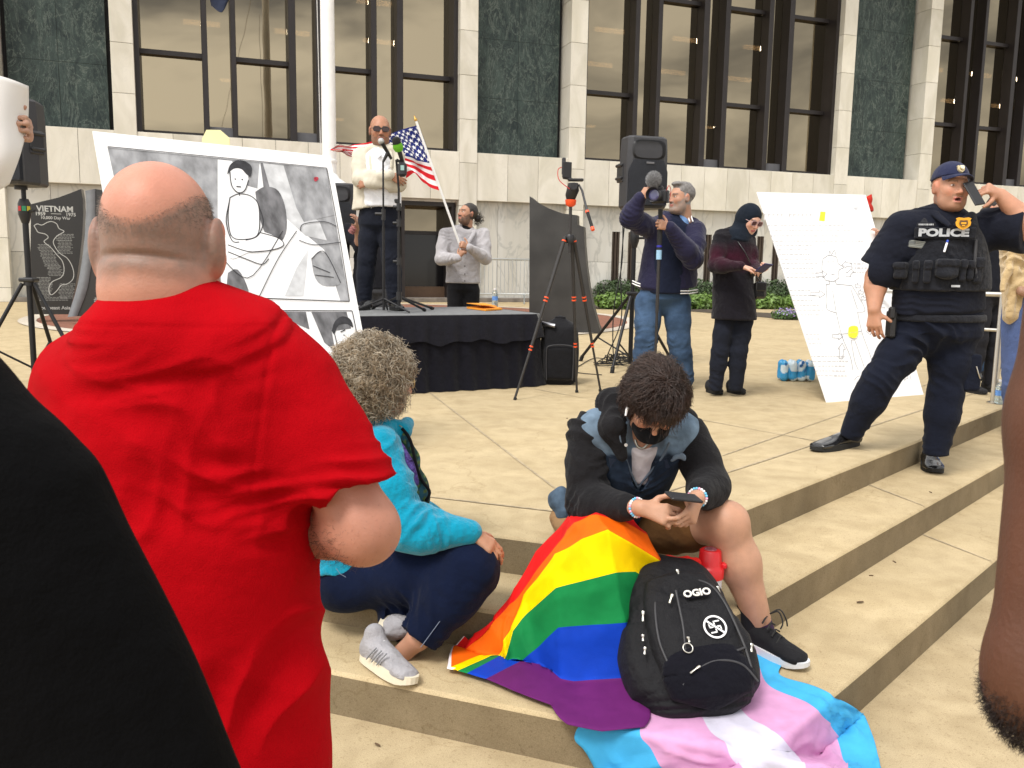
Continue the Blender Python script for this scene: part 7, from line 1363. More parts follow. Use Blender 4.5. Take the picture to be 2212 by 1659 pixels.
def dencol(V):
    px = np.array([proj(v) for v in V]); n = sn(V, 9, 3); n2 = sn(V, 3, 5); m = np.clip((986-px[:, 1]+6*n)/10, 0, 1)[:, None]; lt = A(.13, .185, .25)*(1+.15*n[:, None]); dk_ = A(.020, .032, .055)*(1+.4*n2[:, None]+.25*n[:, None]); seam = (np.abs(px[:, 1]-986-.02*(px[:, 0]-1320)) < 2.2)[:, None]; c = dk_*(1-m)+lt*m; return np.where(seam, A(.02, .03, .05), c)
S = Sdf(h=.006); S.loft([(q(1308, 1130, 3.33), .185, .135), (q(1340, 1050, 3.21), .178, .150), (q(1372, 970, 3.10), .178, .150), (q(1386, 925, 3.06), .172, .125), (q(1392, 905, 3.06), .13, .09)], A(1, .05, 0), .02); S.cap(s1+A(.035, -.01, .012), s1+A(.10, 0, .02), .083, .07, .03); S.cap(s2-A(.04, .01, -.012), s2-A(.10, 0, -.02), .083, .07, .03)
for a_, r_, b_, r2_ in ((q(1405, 925, 2.925), .076, q(1390, 985, 2.945), .058), (q(1390, 985, 2.945), .058, q(1379, 1050, 3.03), .022)): S.cap(a_, b_, r_, r2_, .008, 's')
dzn = [(q(1330, 1050, 3.05), A(.6, 0, 1), .10, .05, .006), (q(1420, 1040, 3.05), A(-.6, 0, 1), .10, .05, .006)]; vst = sdfpart('denim_vest', S, M_den, t, lambda V: wrinkle(V, dzn, 6), colors=dencol)
def onvest(x, y, l=0): return q(x, y, float(np.interp(y, [905, 960, 1050, 1130], [2.95, 2.945, 3.05, 3.18]))-l)
M_seam = cloth('denim edge', (.13, .17, .22), bs=400)
for pts in ([(1338, 940), (1346, 975), (1362, 1020), (1377, 1052)], [(1446, 955), (1432, 985), (1405, 1020), (1380, 1052), (1371, 1082)]): mb = MB(); mb.tube(catmull([onvest(*p_, .018) for p_ in pts], 16), .0045, 6); mb.build('lapel_edge', M_seam, vst)
for pts in ([(1316, 990), (1344, 992), (1344, 1020), (1343, 1030), (1318, 1015)], [(1414, 996), (1440, 992), (1446, 1010), (1418, 1016)]): mb = MB(); mb.prism([onvest(*p_, .006) for p_ in pts], A(0, -.012, .002)); mb.build('pocket_flap', cloth('dark denim', (.035, .05, .085)), vst)
S = Sdf(h=.006); S.chain([q(1450, 996, 2.93), q(1458, 988, 2.92), q(1474, 985, 2.92), q(1478, 992, 2.92)], [.005, .008, .010, .008], .006); sdfpart('patch_tab', S, M_seam, vst, lambda V: .003*sn(V, 20, 2))
for x, y in ((1352, 961), (1378, 1072)): mb = MB(); c = onvest(x, y, .024); mb.cyl(c, c-A(0, .004, 0), .006); mb.build('button', mat('button metal', (.7, .7, .72), .3, .6), vst)
S = Sdf(h=.006); S.chain([q(1225, 1100, 3.30), q(1210, 1075, 3.32), q(1212, 1060, 3.32)], [.05, .035, .02], .03); S.cap(q(1205, 1085, 3.33), q(1250, 1110, 3.30), .035, .05, .02); sdfpart('vest_hem', S, cloth('mid denim', (.07, .105, .15), vs=20, var=.4), vst, lambda V: .006*sn(V, 9, 2))
S = Sdf(h=.006); S.loft([(q(1398, 925, 3.03), .075, .075), (q(1392, 960, 3.05), .085, .078), (q(1386, 1015, 3.10), .08, .082)], A(1, .05, 0)); S.cap(hd.w(0, .02, -.14), hd.w(0, .07, -.14), .062, .06, .01, 's')
sdfpart('tee_shirt', S, cloth('white tee', (.62, .58, .60)), t, lambda V: .003*sn(V, 8, 2)); mb = MB(); mb.tube(catmull([q(1372, 950, 2.94), q(1378, 965, 2.93), q(1390, 968, 2.925), q(1400, 958, 2.925)], 20), .0045, 6); mb.build('necklace', metalm('dull silver', (.35, .34, .30)), t)
M_hb = mat('dark brown hair', (.032, .0145, .009), .45, var=.35, vs=40, spec=.6); S = Sdf(h=.006); S.ell(hd.w(0, -.022, .035), (.089, .111, .099), hd.R, 0); S.ell(hd.w(0, .12, -.045), (.085, .10, .09), hd.R, .02, 's'); S.cut(hd.w(0, 0, -.075), -hd.U); hb = sdfpart('hair', S, M_hb, t, lambda V: .008*sn(V, 7, 3))
r_, d_ = onhead(hd, 7500, 7, lambda p: (p[:, 2] > -.08) & ~((p[:, 1] > .03) & (p[:, 2] < .055)), r=(.093, .114, .103), off=(0, -.022, .035))
part = hd.w(.012, .0, .128); fl = r_-part; fl = fl/(np.linalg.norm(fl, axis=1)[:, None]+1e-6); fl = fl-d_*(fl*d_).sum(1)[:, None]; fl = fl/(np.linalg.norm(fl, axis=1)[:, None]+1e-6); dd = fl*.9+d_*.30+A(0, 0, -.12)+.35*np.stack([sn(r_, 5, 1), sn(r_, 5, 2), sn(r_, 5, 3)], 1); dd = dd/np.linalg.norm(dd, axis=1)[:, None]
lh = hd.l(r_); ln_ = np.where(lh[:, 1] > .0, .050, .085)*np.where(lh[:, 0] > .03, 1.25, 1.0); hairpatch('hair_locks', r_, dd, hb, M_hb, length=ln_, w=.0016, nseg=11, curl=.004, cf=1.0, grav=.12, spread=.12, lvar=.4, seed=3, field=.016, ff=7, hug=(hd, (.089, .111, .099), (0, -.022, .035), .22))
r2_, d2_ = onhead(hd, 900, 8, lambda p: (np.abs(p[:, 0]-.012) < .035) & (np.abs(p[:, 1]) < .045) & (p[:, 2] > .1), r=(.093, .114, .103), off=(0, -.022, .035)); hairpatch('crown_locks', r2_, np.roll(fl[:len(r2_)], 3, 0)*.9+d2_*.35, hb, M_hb, length=.07, w=.0016, nseg=9, curl=.004, cf=1, grav=.1, spread=.25, seed=4, field=.012, ff=7, hug=(hd, (.089, .111, .099), (0, -.022, .035), .2))
S = Sdf(h=.004); S.ell(hd.w(0, .045, -.062), (.066, .072, .060), hd.R, 0); S.cap(hd.w(0, .09, -.02), hd.w(0, .120, -.045), .010, .016, .02); S.cut(hd.w(0, .0, -.008), nz(hd.U*1+hd.F*-.25)); S.cut(hd.w(0, .02, 0), -hd.F); sdfpart('face_mask', S, cloth('black mask', (.006, .006, .007)), t, lambda V: .002*sn(V, 10, 2))
mb = MB(); mb.tube([hd.w(-.066, .03, -.03), hd.w(-.080, .0, .0)], .0018, 5); mb.tube([hd.w(-.066, .03, -.07), hd.w(-.082, -.005, -.02)], .0018, 5); mb.build('ear_loop', M_blk, t); mb = MB(); e_ = q(1354, 885, 2.85); mb.tube([e_+A(.004, 0, .008), e_, e_+A(-.004, -.004, -.02)], [.006, .005, .0035], 8); mb.build('earbud', mat('white plastic', (.8, .8, .8), .3), t)
M_sho = cloth('brown canvas shorts', (.13, .062, .022), vs=8); S = Sdf(h=.007); S.loft([(q(1325, 1085, 3.33), .16, .12), (q(1330, 1125, 3.33), .19, .14)], A(1, .05, 0)); legs(S, h1, lerp(h1, k1, .9), lerp(h1, k1, .95), (.105, .085, .08)); S.chain([h2, lerp(h2, k2, .35), lerp(h2, k2, .60)], [.112, .108, .106], .04); dd_ = nz(k2-h2); c_ = lerp(h2, k2, .58); S.cut(c_, dd_, c_-.02, c_+.25); dzs = [(lerp(h2, k2, .4), dd_+A(0, 0, .5), .12, .05, .009)]; sdfpart('shorts', S, M_sho, t, lambda V: wrinkle(V, dzs, 4))
S = Sdf(h=.007); S.cap(q(1215, 1120, 3.32), q(1240, 1150, 3.25), .05, .06, .03); sdfpart('shorts_seat', S, cloth('tan canvas', (.30, .18, .09)), t, lambda V: .004*sn(V, 8, 2))
mb = MB(); d_ = nz(a2-k2); mb.tube([a2-d_*.035, a2+d_*.03], [.0445, .044], 18); mb.build('sock', cloth('purple sock', (.05, .025, .06)), t)
M_snk = cloth('black sneaker canvas', (.012, .012, .014), rough=.7); hl = A(.850, 2.975, -.292); tdv = nz(A(.60, -.80, 0)); sk = shoe('sneaker', hl, hl+tdv*.275, GZ, t, M_snk, mat('white rubber', (.66, .67, .70), .5), w=.052, h=.14, sole=.030)
for j in range(6): mb = MB(); y = .30+.075*j; z = .148-.017*j; sd_n = np.cross(tdv, GZ); W_ = lambda x, y, z: hl+tdv*.275*y+sd_n*x+GZ*z; mb.tube([W_(-.03, y-.02, z-.016), W_(0, y, z+.001), W_(.03, y+.02, z-.016)], .0032, 5); mb.build('lace', M_rub, sk)
mb = MB(); c = W_(-.002, .42, .145); mb.tube(catmull([c, c+A(.03, -.01, .02), c+A(.05, -.02, -.01), c+A(.06, -.01, -.04)], 10), .0028, 5); mb.tube(catmull([c, c+A(.02, -.03, .02), c+A(.03, -.05, -.01), c+A(.02, -.06, -.03)], 10), .0028, 5); mb.build('loose_lace', M_rub, sk)
S = Sdf(h=.006); an = W_(0, .16, .12); S.chain([an-GZ*.04, an+GZ*.045+A(-.01, 0, 0)], [.047, .048], .02); sdfpart('ankle_collar', S, M_snk, sk); s_ = shoe('sneaker', A(.33, 2.87, -.292), A(.30, 2.62, -.292), GZ, t, M_snk, mat('white rubber', (.66, .67, .70), .5), w=.05, h=.11, sole=.03)
for w__, e__, m__ in ((w1, e1, 1), (w2, e2, 2)):
    br = thing('bracelet', lerp(w__, e__, .05), 'pastel beaded bracelet on the teenager\'s wrist '+('nearer the rainbow flag' if m__ == 1 else 'nearer the bare knee'), 'bracelet', 'beaded bracelets on the teenager'); x_, y_, z_ = frame(e__-w__)
    for k in range(22): a = 6.283*k/22; mb = MB(); mb.sphere(lerp(w__, e__, .07 if m__ == 1 else .05)+(x_*math.cos(a)+y_*math.sin(a))*(.0305), .0050, 8); mb.build('bead', mat(('bead blue', 'bead pink', 'bead white', 'bead white', 'bead blue')[k % 5], ((.15, .5, .75), (.8, .4, .55), (.8, .8, .8), (.8, .8, .8), (.15, .5, .75))[k % 5], .35), br)
ph = q(1477, 1074, 2.685); t2 = thing('phone', ph, 'black phone held in both hands by the seated teenager', 'phone'); ax_ = nz(A(.88, .30, -.16)); n_ = nz(A(.12, -.12, .98)); ay_ = nz(np.cross(n_, ax_)); mb = MB(); mb.box(ph, (.115, .060, .009), ax_, ay_, None, 0, .003); mb.build('phone_body', plastic('phone black', (.008, .008, .010), rough=.4), t2)

# ---- rainbow flag over the knee, trans flag on the step
def R_(x, y, Y): return P(x, y, Y)
zf = -.288
cols_ = [[(1000, 1375, 2.87), (978, 1398, 2.87), (966, 1449, 'g'), (988, 1455, 'g'), (1010, 1459, 'g'), (1050, 1472, 'g'), (1110, 1498, 'g')],
 [(1015, 1385, 2.86), (1004, 1406, 2.85), (1042, 1455, 2.81), (1060, 1458, 2.80), (1080, 1482, 2.80), (1128, 1503, 2.77), (1188, 1528, 'g')],
 [(1066, 1335, 2.83), (1062, 1348, 2.82), (1084, 1405, 2.79), (1091, 1424, 2.78), (1102, 1472, 2.77), (1150, 1506, 2.75), (1194, 1538, 'g')],
 [(1107, 1282, 2.93), (1108, 1300, 2.90), (1101, 1352, 2.81), (1108, 1364, 2.80), (1122, 1432, 2.77), (1166, 1505, 2.74), (1200, 1547, 'g')],
 [(1157, 1190, 3.02), (1152, 1238, 2.95), (1133, 1285, 2.86), (1138, 1325, 2.82), (1157, 1402, 2.76), (1188, 1502, 2.70), (1210, 1558, 'g')],
 [(1200, 1145, 3.04), (1203, 1174, 2.95), (1198, 1196, 2.82), (1198, 1270, 2.74), (1205, 1356, 2.70), (1210, 1474, 2.64), (1226, 1571, 'g')],
 [(1232, 1112, 3.0), (1240, 1128, 2.86), (1258, 1166, 2.74), (1263, 1254, 2.68), (1278, 1350, 2.65), (1290, 1469, 2.60), (1300, 1586, 'g')],
 [(1280, 1095, 2.98), (1290, 1112, 2.80), (1313, 1143, 2.675), (1331, 1237, 2.645), (1349, 1345, 2.62), (1370, 1464, 2.59), (1392, 1576, 'g')],
 [(1322, 1100, 2.98), (1346, 1124, 2.82), (1360, 1172, 2.70), (1371, 1235, 2.72), (1376, 1340, 2.70), (1390, 1440, 2.66), (1404, 1556, 'g')],
 [(1365, 1118, 2.95), (1398, 1156, 2.84), (1425, 1212, 2.80), (1400, 1260, 2.82), (1392, 1340, 2.80), (1396, 1440, 2.76), (1406, 1520, 'g')]]
Cc = np.array([[G(x, y, zf) if d == 'g' else P(x, y, d) for x, y, d in c] for c in cols_]); Cc = np.swapaxes(Cc, 0, 1)     # rows = stripe edges
nu_, nv_ = 6*12+1, 9*10+1
def blendsurf(C, n, m, sharp=.55):
    def lin(C, n): t_ = np.linspace(0, len(C)-1-1e-9, n); i = t_.astype(int); f = (t_-i).reshape((-1,)+(1,)*(C.ndim-1)); return C[i]*(1-f)+C[i+1]*f
    a = surf(C, n, m); b = np.swapaxes(lin(np.swapaxes(lin(C, n), 0, 1), m), 0, 1); return a*(1-sharp)+b*sharp
Sf = blendsurf(Cc, nu_, nv_, .85); Nf = np.cross(np.gradient(Sf, axis=0), np.gradient(Sf, axis=1)); Nf /= np.linalg.norm(Nf, axis=2)[..., None]+1e-9
nn_ = sn(Sf.reshape(-1, 3), 3.5, 4).reshape(nu_, nv_); n2_ = sn(Sf.reshape(-1, 3), 1.7, 8).reshape(nu_, nv_); V_ = np.linspace(0, 6, nu_)[:, None]; U_ = np.linspace(0, 8, nv_)[None, :]
fold = 1-2*np.abs(np.sin(U_*1.9+V_*.8+1.5*n2_))**.8; wing = np.clip((4.2-U_)/2.5, 0, 1)
Sf = Sf+Nf*(.0035*nn_+(.009*fold*wing+.003*fold)*np.clip((5-V_)/1.5, 0, 1)+.0028*(1-2*np.abs(np.sin(V_*3.1+U_*.5+n2_))**.7)*(1-wing))[..., None]; Sf[..., 2] = np.maximum(Sf[..., 2], -.280)
for z_, c_ in ((0, 3.057), (-.15, 2.684)):
    dn_ = Sf[..., :2] @ Ln-(c_-.012); mk_ = (Sf[..., 2] < z_+.002) & (dn_ > 0); Sf[..., :2] -= np.where(mk_, dn_, 0)[..., None]*Ln
rb = [cloth('flag '+n, c, sheen=0, bs=500, bs2=9, bump=.3, rough=.6) for n, c in (('scarlet', (.70, .012, .012)), ('orange', (.85, .13, .005)), ('yellow', (.90, .62, .0)), ('green', (.008, .20, .055)), ('royal blue', (.005, .045, .42)), ('violet', (.115, .014, .115)))]
M_hem = mat('white hem', (.75, .68, .70), .7)
mb = MB(); mb.grid(Sf, 0, True, fm=lambda i, j: 6 if j < 1 and i < 30 else min(i//12, 5)); o = mb.build('rainbow_flag', rb+[M_hem], fix=False); tag(o, 'six striped rainbow flag draped over the seated teenager\'s knee and down the steps', 'flag')
so = o.modifiers.new('thickness', 'SOLIDIFY'); so.thickness = .0012
mb = MB(); c0, c1, c2, c3 = G(1000, 1372, -.297), G(1018, 1368, -.26), G(1020, 1402, -.28), G(1005, 1406, -.297); mb.grid([[c0, c1], [c3, c2]]); fc = mb.build('hem_corner', M_hem, o, fix=False) if False else None
def drape(x, y, z=-.292, lift=0):
    p = G(x, y, z)
    if p[:2] @ Ln > 2.335 and p[:2] @ Rn > 1.01: return p
    r = ray(x, y); best = None
    for n, c in ((Ln, 2.345), (Rn, 1.02)):
        n3 = A(n[0], n[1], 0); tt = ((c-.014)-CAMP @ n3)/(r @ n3)
        if tt > 0:
            w = CAMP+r*tt
            if -.455 <= w[2] <= -.28 and (best is None or tt < best[0]): best = (tt, w)
    if best: return best[1]
    return G(x, y, -.443)
tf = [[(1390, 1430), (1470, 1420), (1540, 1410), (1580, 1400), (1630, 1380), (1665, 1400)], [(1300, 1500), (1410, 1500), (1500, 1490), (1570, 1480), (1640, 1440), (1690, 1430)], [(1244, 1581), (1382, 1578), (1524, 1567), (1612, 1548), (1664, 1486), (1686, 1461)],
      [(1262, 1615), (1405, 1612), (1555, 1605), (1655, 1574), (1745, 1521), (1768, 1489)], [(1276, 1640), (1424, 1640), (1583, 1635), (1690, 1604), (1785, 1562), (1851, 1535)], [(1286, 1660), (1438, 1660), (1604, 1660), (1734, 1652), (1808, 1610), (1884, 1590)], [(1300, 1690), (1452, 1695), (1625, 1700), (1757, 1695), (1832, 1672), (1904, 1670)], [(1315, 1720), (1470, 1730), (1650, 1740), (1780, 1740), (1860, 1730), (1920, 1730)]]
tp2 = surf(np.array(tf, float), 71, 5*12+1); V_ = np.linspace(0, 7, 71)[:, None]; U_ = np.linspace(0, 5, 61)[None, :]; St = np.array([[drape(*p_) for p_ in r_] for r_ in tp2])
for _ in range(3): St[1:-1, 1:-1] = (St[1:-1, 1:-1]*2+St[:-2, 1:-1]+St[2:, 1:-1]+St[1:-1, :-2]+St[1:-1, 2:])/6
nn_ = sn(St.reshape(-1, 3), 2.2, 14).reshape(St.shape[:2]); f1 = np.maximum(0, 1-2.4*np.abs(np.sin(U_*1.25+V_*.35+1.3*nn_)))+.6*np.maximum(0, 1-3*np.abs(np.sin(U_*2.3-V_*.55+2*nn_+1))); Nt = np.cross(np.gradient(St, axis=1), np.gradient(St, axis=0)); Nt /= np.linalg.norm(Nt, axis=2)[..., None]+1e-9; Nt = Nt*(1 if Nt[..., 2].mean() > 0 else -1); St = St+Nt*(.003+(.016*f1+.004*np.abs(nn_))*np.clip((V_-1.6)/1.6, 0, 1))[..., None]
tm = [cloth('flag '+n, c, sheen=0, bs=500, bs2=8, bump=.35, rough=.6) for n, c in (('sky blue', (.06, .40, .72)), ('pink', (.62, .32, .54)), ('white cloth', (.60, .58, .70)))]
mb = MB(); mb.grid(St, 0, True, fm=lambda i, j: (0, 1, 2, 1, 0)[min(j//12, 4)]); o = mb.build('trans_flag', tm, fix=False); tag(o, 'pale blue, pink and white striped flag spread over the lower step under the backpack', 'flag'); so = o.modifiers.new('thickness', 'SOLIDIFY'); so.thickness = .0012

# ---- backpack on the step
bb, bt_ = G(1524, 1558, -.285)+A(0, .10, .0), P(1434, 1226, 2.83); up = nz(bt_-bb); H = np.linalg.norm(bt_-bb); sdx = nz(A(1, .10, 0)-up*np.dot(A(1, .10, 0), up)); fr = nz(np.cross(sdx, up)); fr = fr if fr[1] < 0 else -fr
t = thing('backpack', A(bb[0], bb[1], -.3), 'black zipped backpack with white crossed out emblem leaning on the teenager\'s leg', 'backpack'); W = lambda x, y, z: bb+sdx*x+fr*y+up*z*H; R3 = np.array([sdx, fr, up])
M_bp = cloth('backpack nylon', (.0045, .0045, .0065), rough=.6, bs=350, bump=.4, sheen=.02, spec=.25); M_bp2 = cloth('backpack panel', (.004, .004, .008), rough=.7, bs=350, bump=.4)
S = Sdf(h=.0055); S.loft([(W(0, -.01, -.01), .150, .09), (W(0, -.0, .06), .185, .105), (W(0, 0, .3), .192, .105), (W(0, 0, .65), .178, .10), (W(-.005, -.01, .9), .150, .085), (W(-.005, -.015, 1.0), .120, .065)], sdx, .02, e=3.0)
for x in (-1, 1): S.loft([(W(x*.165, -.0, .08), .04, .07), (W(x*.178, 0, .3), .045, .075), (W(x*.168, 0, .52), .035, .06)], sdx, .02)
body = sdfpart('main_bag', S, M_bp, t, lambda V: .0035*sn(V, 5, 3)+wrinkle(V, [(W(-.15, .05, .6), up, .15, .06, .004), (W(.15, .05, .6), up, .15, .06, .004)], 3))
S = Sdf(h=.005); S.loft([(W(.01, .085, .05), .125, .045), (W(.01, .092, .3), .145, .05), (W(.005, .088, .6), .138, .045), (W(0, .075, .82), .105, .035)], sdx, .01, e=3.4); S.ell(W(.005, .13, .76), (.085, .030, .055), R3, .006, 's'); S.ell(W(.005, .102, .755), (.080, .022, .050), R3, .002); fp_ = sdfpart('front_pocket', S, M_bp, t, lambda V: .002*sn(V, 6, 5))
S = Sdf(h=.005); S.loft([(W(.015, .10, -.02), .125, .045), (W(.015, .115, .10), .145, .042), (W(.02, .118, .22), .125, .034), (W(.02, .112, .30), .085, .024)], sdx, .01, e=2.6); sdfpart('lower_pocket', S, M_bp2, t, lambda V: .0015*sn(V, 7, 5))
fpl = Plane(W(0, .143, .5), fr)
def bpt(x, y, l=0): return fpl.p(x, y, l)
def zipline(pts, name='zip'): mb = MB(); mb.tube(catmull([bpt(*p_[:2], p_[2] if len(p_) > 2 else -.004) for p_ in pts], len(pts)*6), .0042, 6); mb.build(name, M_blk2, t)
zipline([(1432, 1262, -.04), (1418, 1300, -.02), (1425, 1380, -.01), (1450, 1440, -.012)]); zipline([(1440, 1262, -.03), (1480, 1245, -.03), (1530, 1250, -.03), (1565, 1290, -.02), (1605, 1380, -.01), (1625, 1440, -.01)])
zipline([(1460, 1275, -.002), (1475, 1345), (1490, 1425), (1550, 1418), (1610, 1398)]); zipline([(1475, 1480, .0), (1500, 1452, .008), (1545, 1430, .01), (1600, 1436, .005), (1640, 1470, -.01)])
M_pull = metalm('zip pull', (.62, .60, .55), rough=.35)
for x, y, a, l, ln in ((1447, 1297, 1.25, .004, 20), (1392, 1325, 1.55, -.03, 22), (1392, 1372, 1.6, -.03, 14), (1396, 1400, 1.5, -.03, 16), (1486, 1385, 1.9, .004, 12), (1497, 1452, .65, .014, 26), (1470, 1232, 1.9, -.035, 20), (1560, 1262, 1.9, -.05, 16), (1632, 1388, 1.6, -.05, 18), (1408, 1262, 1.0, -.045, 14)):
    c = bpt(x, y, l+.004); e_ = bpt(x+ln*math.cos(a)*.5, y-ln*math.sin(a)*.5, l+.008); f_ = bpt(x-ln*math.cos(a)*.5, y+ln*math.sin(a)*.5, l+.008); mb = MB(); mb.tube([e_, lerp(e_, f_, .3), lerp(e_, f_, .35), f_], [.006, .0055, .003, .0045], 6, flat=.5); mb.build('zip_pull', M_pull, t)
mb = MB(); c = bpt(1484, 1403, .012); mb.tube([c+(sdx*math.cos(a)+up*math.sin(a))*.015 for a in np.linspace(0, 6.283, 22)], .0022, 6, cap=False); mb.build('key_ring', M_pull, t)
tx = nz(bpt(1530, 1277)-bpt(1480, 1284)); ty = nz(np.cross(fr, tx)); ty = ty if ty[2] > 0 else -ty; text('lettering', 'OGIO', bpt(1505, 1282, .0045), tx, ty, .031, mat('silver lettering', (.72, .70, .66), .4), t, .0018, bold=.0012, sx=1.12); mb = MB(); mb.box(bpt(1505, 1282, .001), (.080, .030, .004), tx, ty, fr, 0, .003); mb.build('logo_plate', M_bp2, t)
# the anti-hate emblem: crossed out hooked cross in a ring
ec = bpt(1544, 1355, .0045); eu, ev = tx, ty; M_em = mat('white print', (.80, .80, .80), .6, var=.03); mb = MB(); n_ = 40
mb.grid([[ec+(eu*math.cos(a)+ev*math.sin(a))*r for a in np.linspace(0, 6.2832, n_)] for r in (.0375, .0315)], 0, False); ring = mb.build('emblem_ring', M_em, t, fix=False)
mb = MB(); dg_ = nz(eu*.72-ev*.70); dn = np.cross(fr, dg_); mb.grid([[ec-dg_*.034+dn*.0030+fr*.0012, ec+dg_*.034+dn*.0030+fr*.0012], [ec-dg_*.034-dn*.0030+fr*.0012, ec+dg_*.034-dn*.0030+fr*.0012]]); mb.build('emblem_slash', M_em, t, fix=False)
mb = MB(); dg2 = nz(eu*1+ev*.05); dv = np.cross(fr, dg2); wd = .0022; a_ = .017
def bar(p0, p1): mb.box(ec+(dg2*(p0[0]+p1[0])+dv*(p0[1]+p1[1]))/2, (abs(p1[0]-p0[0])+2*wd, abs(p1[1]-p0[1])+2*wd, .0008), dg2, dv, fr)
bar((-a_, 0), (a_, 0)); bar((0, -a_), (0, a_)); bar((0, a_), (a_, a_)); bar((a_, 0), (a_, -a_)); bar((0, -a_), (-a_, -a_)); bar((-a_, 0), (-a_, a_)); mb.build('emblem_cross', M_em, t, fix=False)
mb = MB(); bkl = mat('gap black', (.006, .006, .010), .7); mb.grid([[ec-dg_*.031+dn*.0052+fr*.0009, ec+dg_*.031+dn*.0052+fr*.0009], [ec-dg_*.031-dn*.0052+fr*.0009, ec+dg_*.031-dn*.0052+fr*.0009]]); mb.build('emblem_gap', bkl, t, fix=False)
mb = MB(); mb.tube(catmull([W(-.04, -.03, .99), W(-.035, -.02, 1.06), W(.025, -.02, 1.06), W(.03, -.03, .99)], 14), .009, 8, flat=.5); mb.build('top_handle', M_bp, t)
# red topped bottle and red bag behind it
bo = P(1530, 1290, 2.88); bo = A(bo[0], bo[1], bo[2]-.08); t = thing('shaker_bottle', bo, 'white bottle with red flip lid standing behind the backpack beside the bare leg', 'bottle'); up_ = GZ
mb = MB(); mb.tube([bo, bo+GZ*.10, bo+GZ*.165], [.036, .042, .045], 24); mb.build('body', mat('white bottle', (.72, .70, .72), .4), t); mb = MB(); mb.tube([bo+GZ*.155, bo+GZ*.19, bo+GZ*.195, bo+GZ*.205, bo+GZ*.25, bo+GZ*.255], [.049, .050, .045, .040, .037, .030], 24); mb.box(bo+A(.045, -.01, .20), (.02, .03, .02), bev=.005); mb.build('lid', mat('red plastic', (.62, .01, .015), .35), t)
mb = MB(); mb.tube([bo+GZ*.2552, bo+GZ*.257], [.022, .020], 20); mb.build('lid_print', mat('grey print', (.25, .08, .10), .6, var=.6, vs=120), t)
rb_ = P(1462, 1225, 2.86); S = Sdf(h=.006); S.chain([P(1432, 1228, 2.86), P(1450, 1222, 2.85), P(1475, 1224, 2.85), P(1500, 1220, 2.86)], [.02, .034, .028, .03], .02); o = sdfpart('red_bag', S, cloth('red nylon', (.68, .02, .015), rough=.5), None, lambda V: .010*sn(V, 9, 4)); tag(o, 'crumpled red nylon bag tucked behind the top of the backpack', 'bag')

# ---- the curly haired woman in teal
t = thing('person', A(*P(760, 1300, 3.1)[:2], -.15), 'grey curly haired woman in teal fleece and jeans sitting on the steps turned away', 'person')
hd = Head(q(824, 824, 3.04), facing(118, 6), 1.02); tone = (.45, .235, .15); s1, e1, w1 = q(818, 965, 2.93), q(876, 1142, 2.85), q(1020, 1150, 2.86); s2, e2, w2 = q(790, 960, 3.30), q(880, 1110, 3.42), q(980, 1140, 3.35)
h1, k1, a1 = q(765, 1245, 3.02), q(1012, 1232, 2.87), q(905, 1378, 2.80); h2, k2, a2 = q(750, 1255, 3.25), q(985, 1262, 3.10), q(860, 1340, 2.96)
S = Sdf(h=.0055); hd.add(S); S.chain([hd.w(0, -.03, -.06), q(820, 925, 3.08)], [.052, .06], .03); S.cap(q(805, 950, 3.1), q(765, 1180, 3.12), .09, .11, .05); arm(S, s1, e1, w1, (.045, .038, .027)); arm(S, s2, e2, w2, (.045, .038, .027)); hand(S, w1, nz(A(.72, .0, -.55)), A(-.1, .9, .1), (.3, .35, .4, .45), sc=.92, back=nz(A(.5, -.45, .75)), tcurl=.2); hand(S, w2, nz(A(.8, -.3, -.2)), A(0, -.9, .1), .4, sc=.92, back=GZ); legs(S, h1, k1, a1, (.07, .055, .04)); legs(S, h2, k2, a2, (.07, .055, .04)); S.cap(a1, q(862, 1418, 2.82), .036, .034); V, F = S.mesh(2); C = skincol(V, tone, hd); V, F, C = hd.eyes(V, F, C, .8); mesh_np('body', V, F, M_skin, t, colors=C)
M_cur = [mat('grey curl', (.31, .24, .16), .5, var=.5, vs=30), mat('light curl', (.48, .42, .33), .5, var=.3, vs=30)]; S = Sdf(h=.007); S.ell(hd.w(0, -.035, .038), (.105, .112, .112), hd.R, 0); S.ell(hd.w(0, -.07, -.04), (.085, .08, .085), hd.R, .03); S.ell(hd.w(0, .13, -.04), (.09, .11, .11), hd.R, .02, 's'); hb = sdfpart('hair', S, mat('hair under', (.13, .10, .07), .8, var=.4, vs=30), t, lambda V: .008*sn(V, 9, 3))
for i_, (n_, L_) in enumerate(((3400, .050), (1500, .055))): r_, d_ = onhead(hd, n_, 17+i_, lambda p: ((p[:, 1] < .045) | (p[:, 2] > .05)) & (p[:, 2] > -.12), r=(.102, .115, .118), off=(0, -.04, .022)); hairpatch('curls', r_, d_+A(0, 0, -.3), hb, M_cur[i_], length=L_, w=.0017, nseg=13, curl=.013, cf=1.5, grav=.25, spread=.5, seed=5+i_, field=.008, ff=10)
glasses(hd, t, mat('thin gold frame', (.5, .35, .15), .3, .8), mat('clear lens', (.5, .5, .5), .05, alpha=.3))
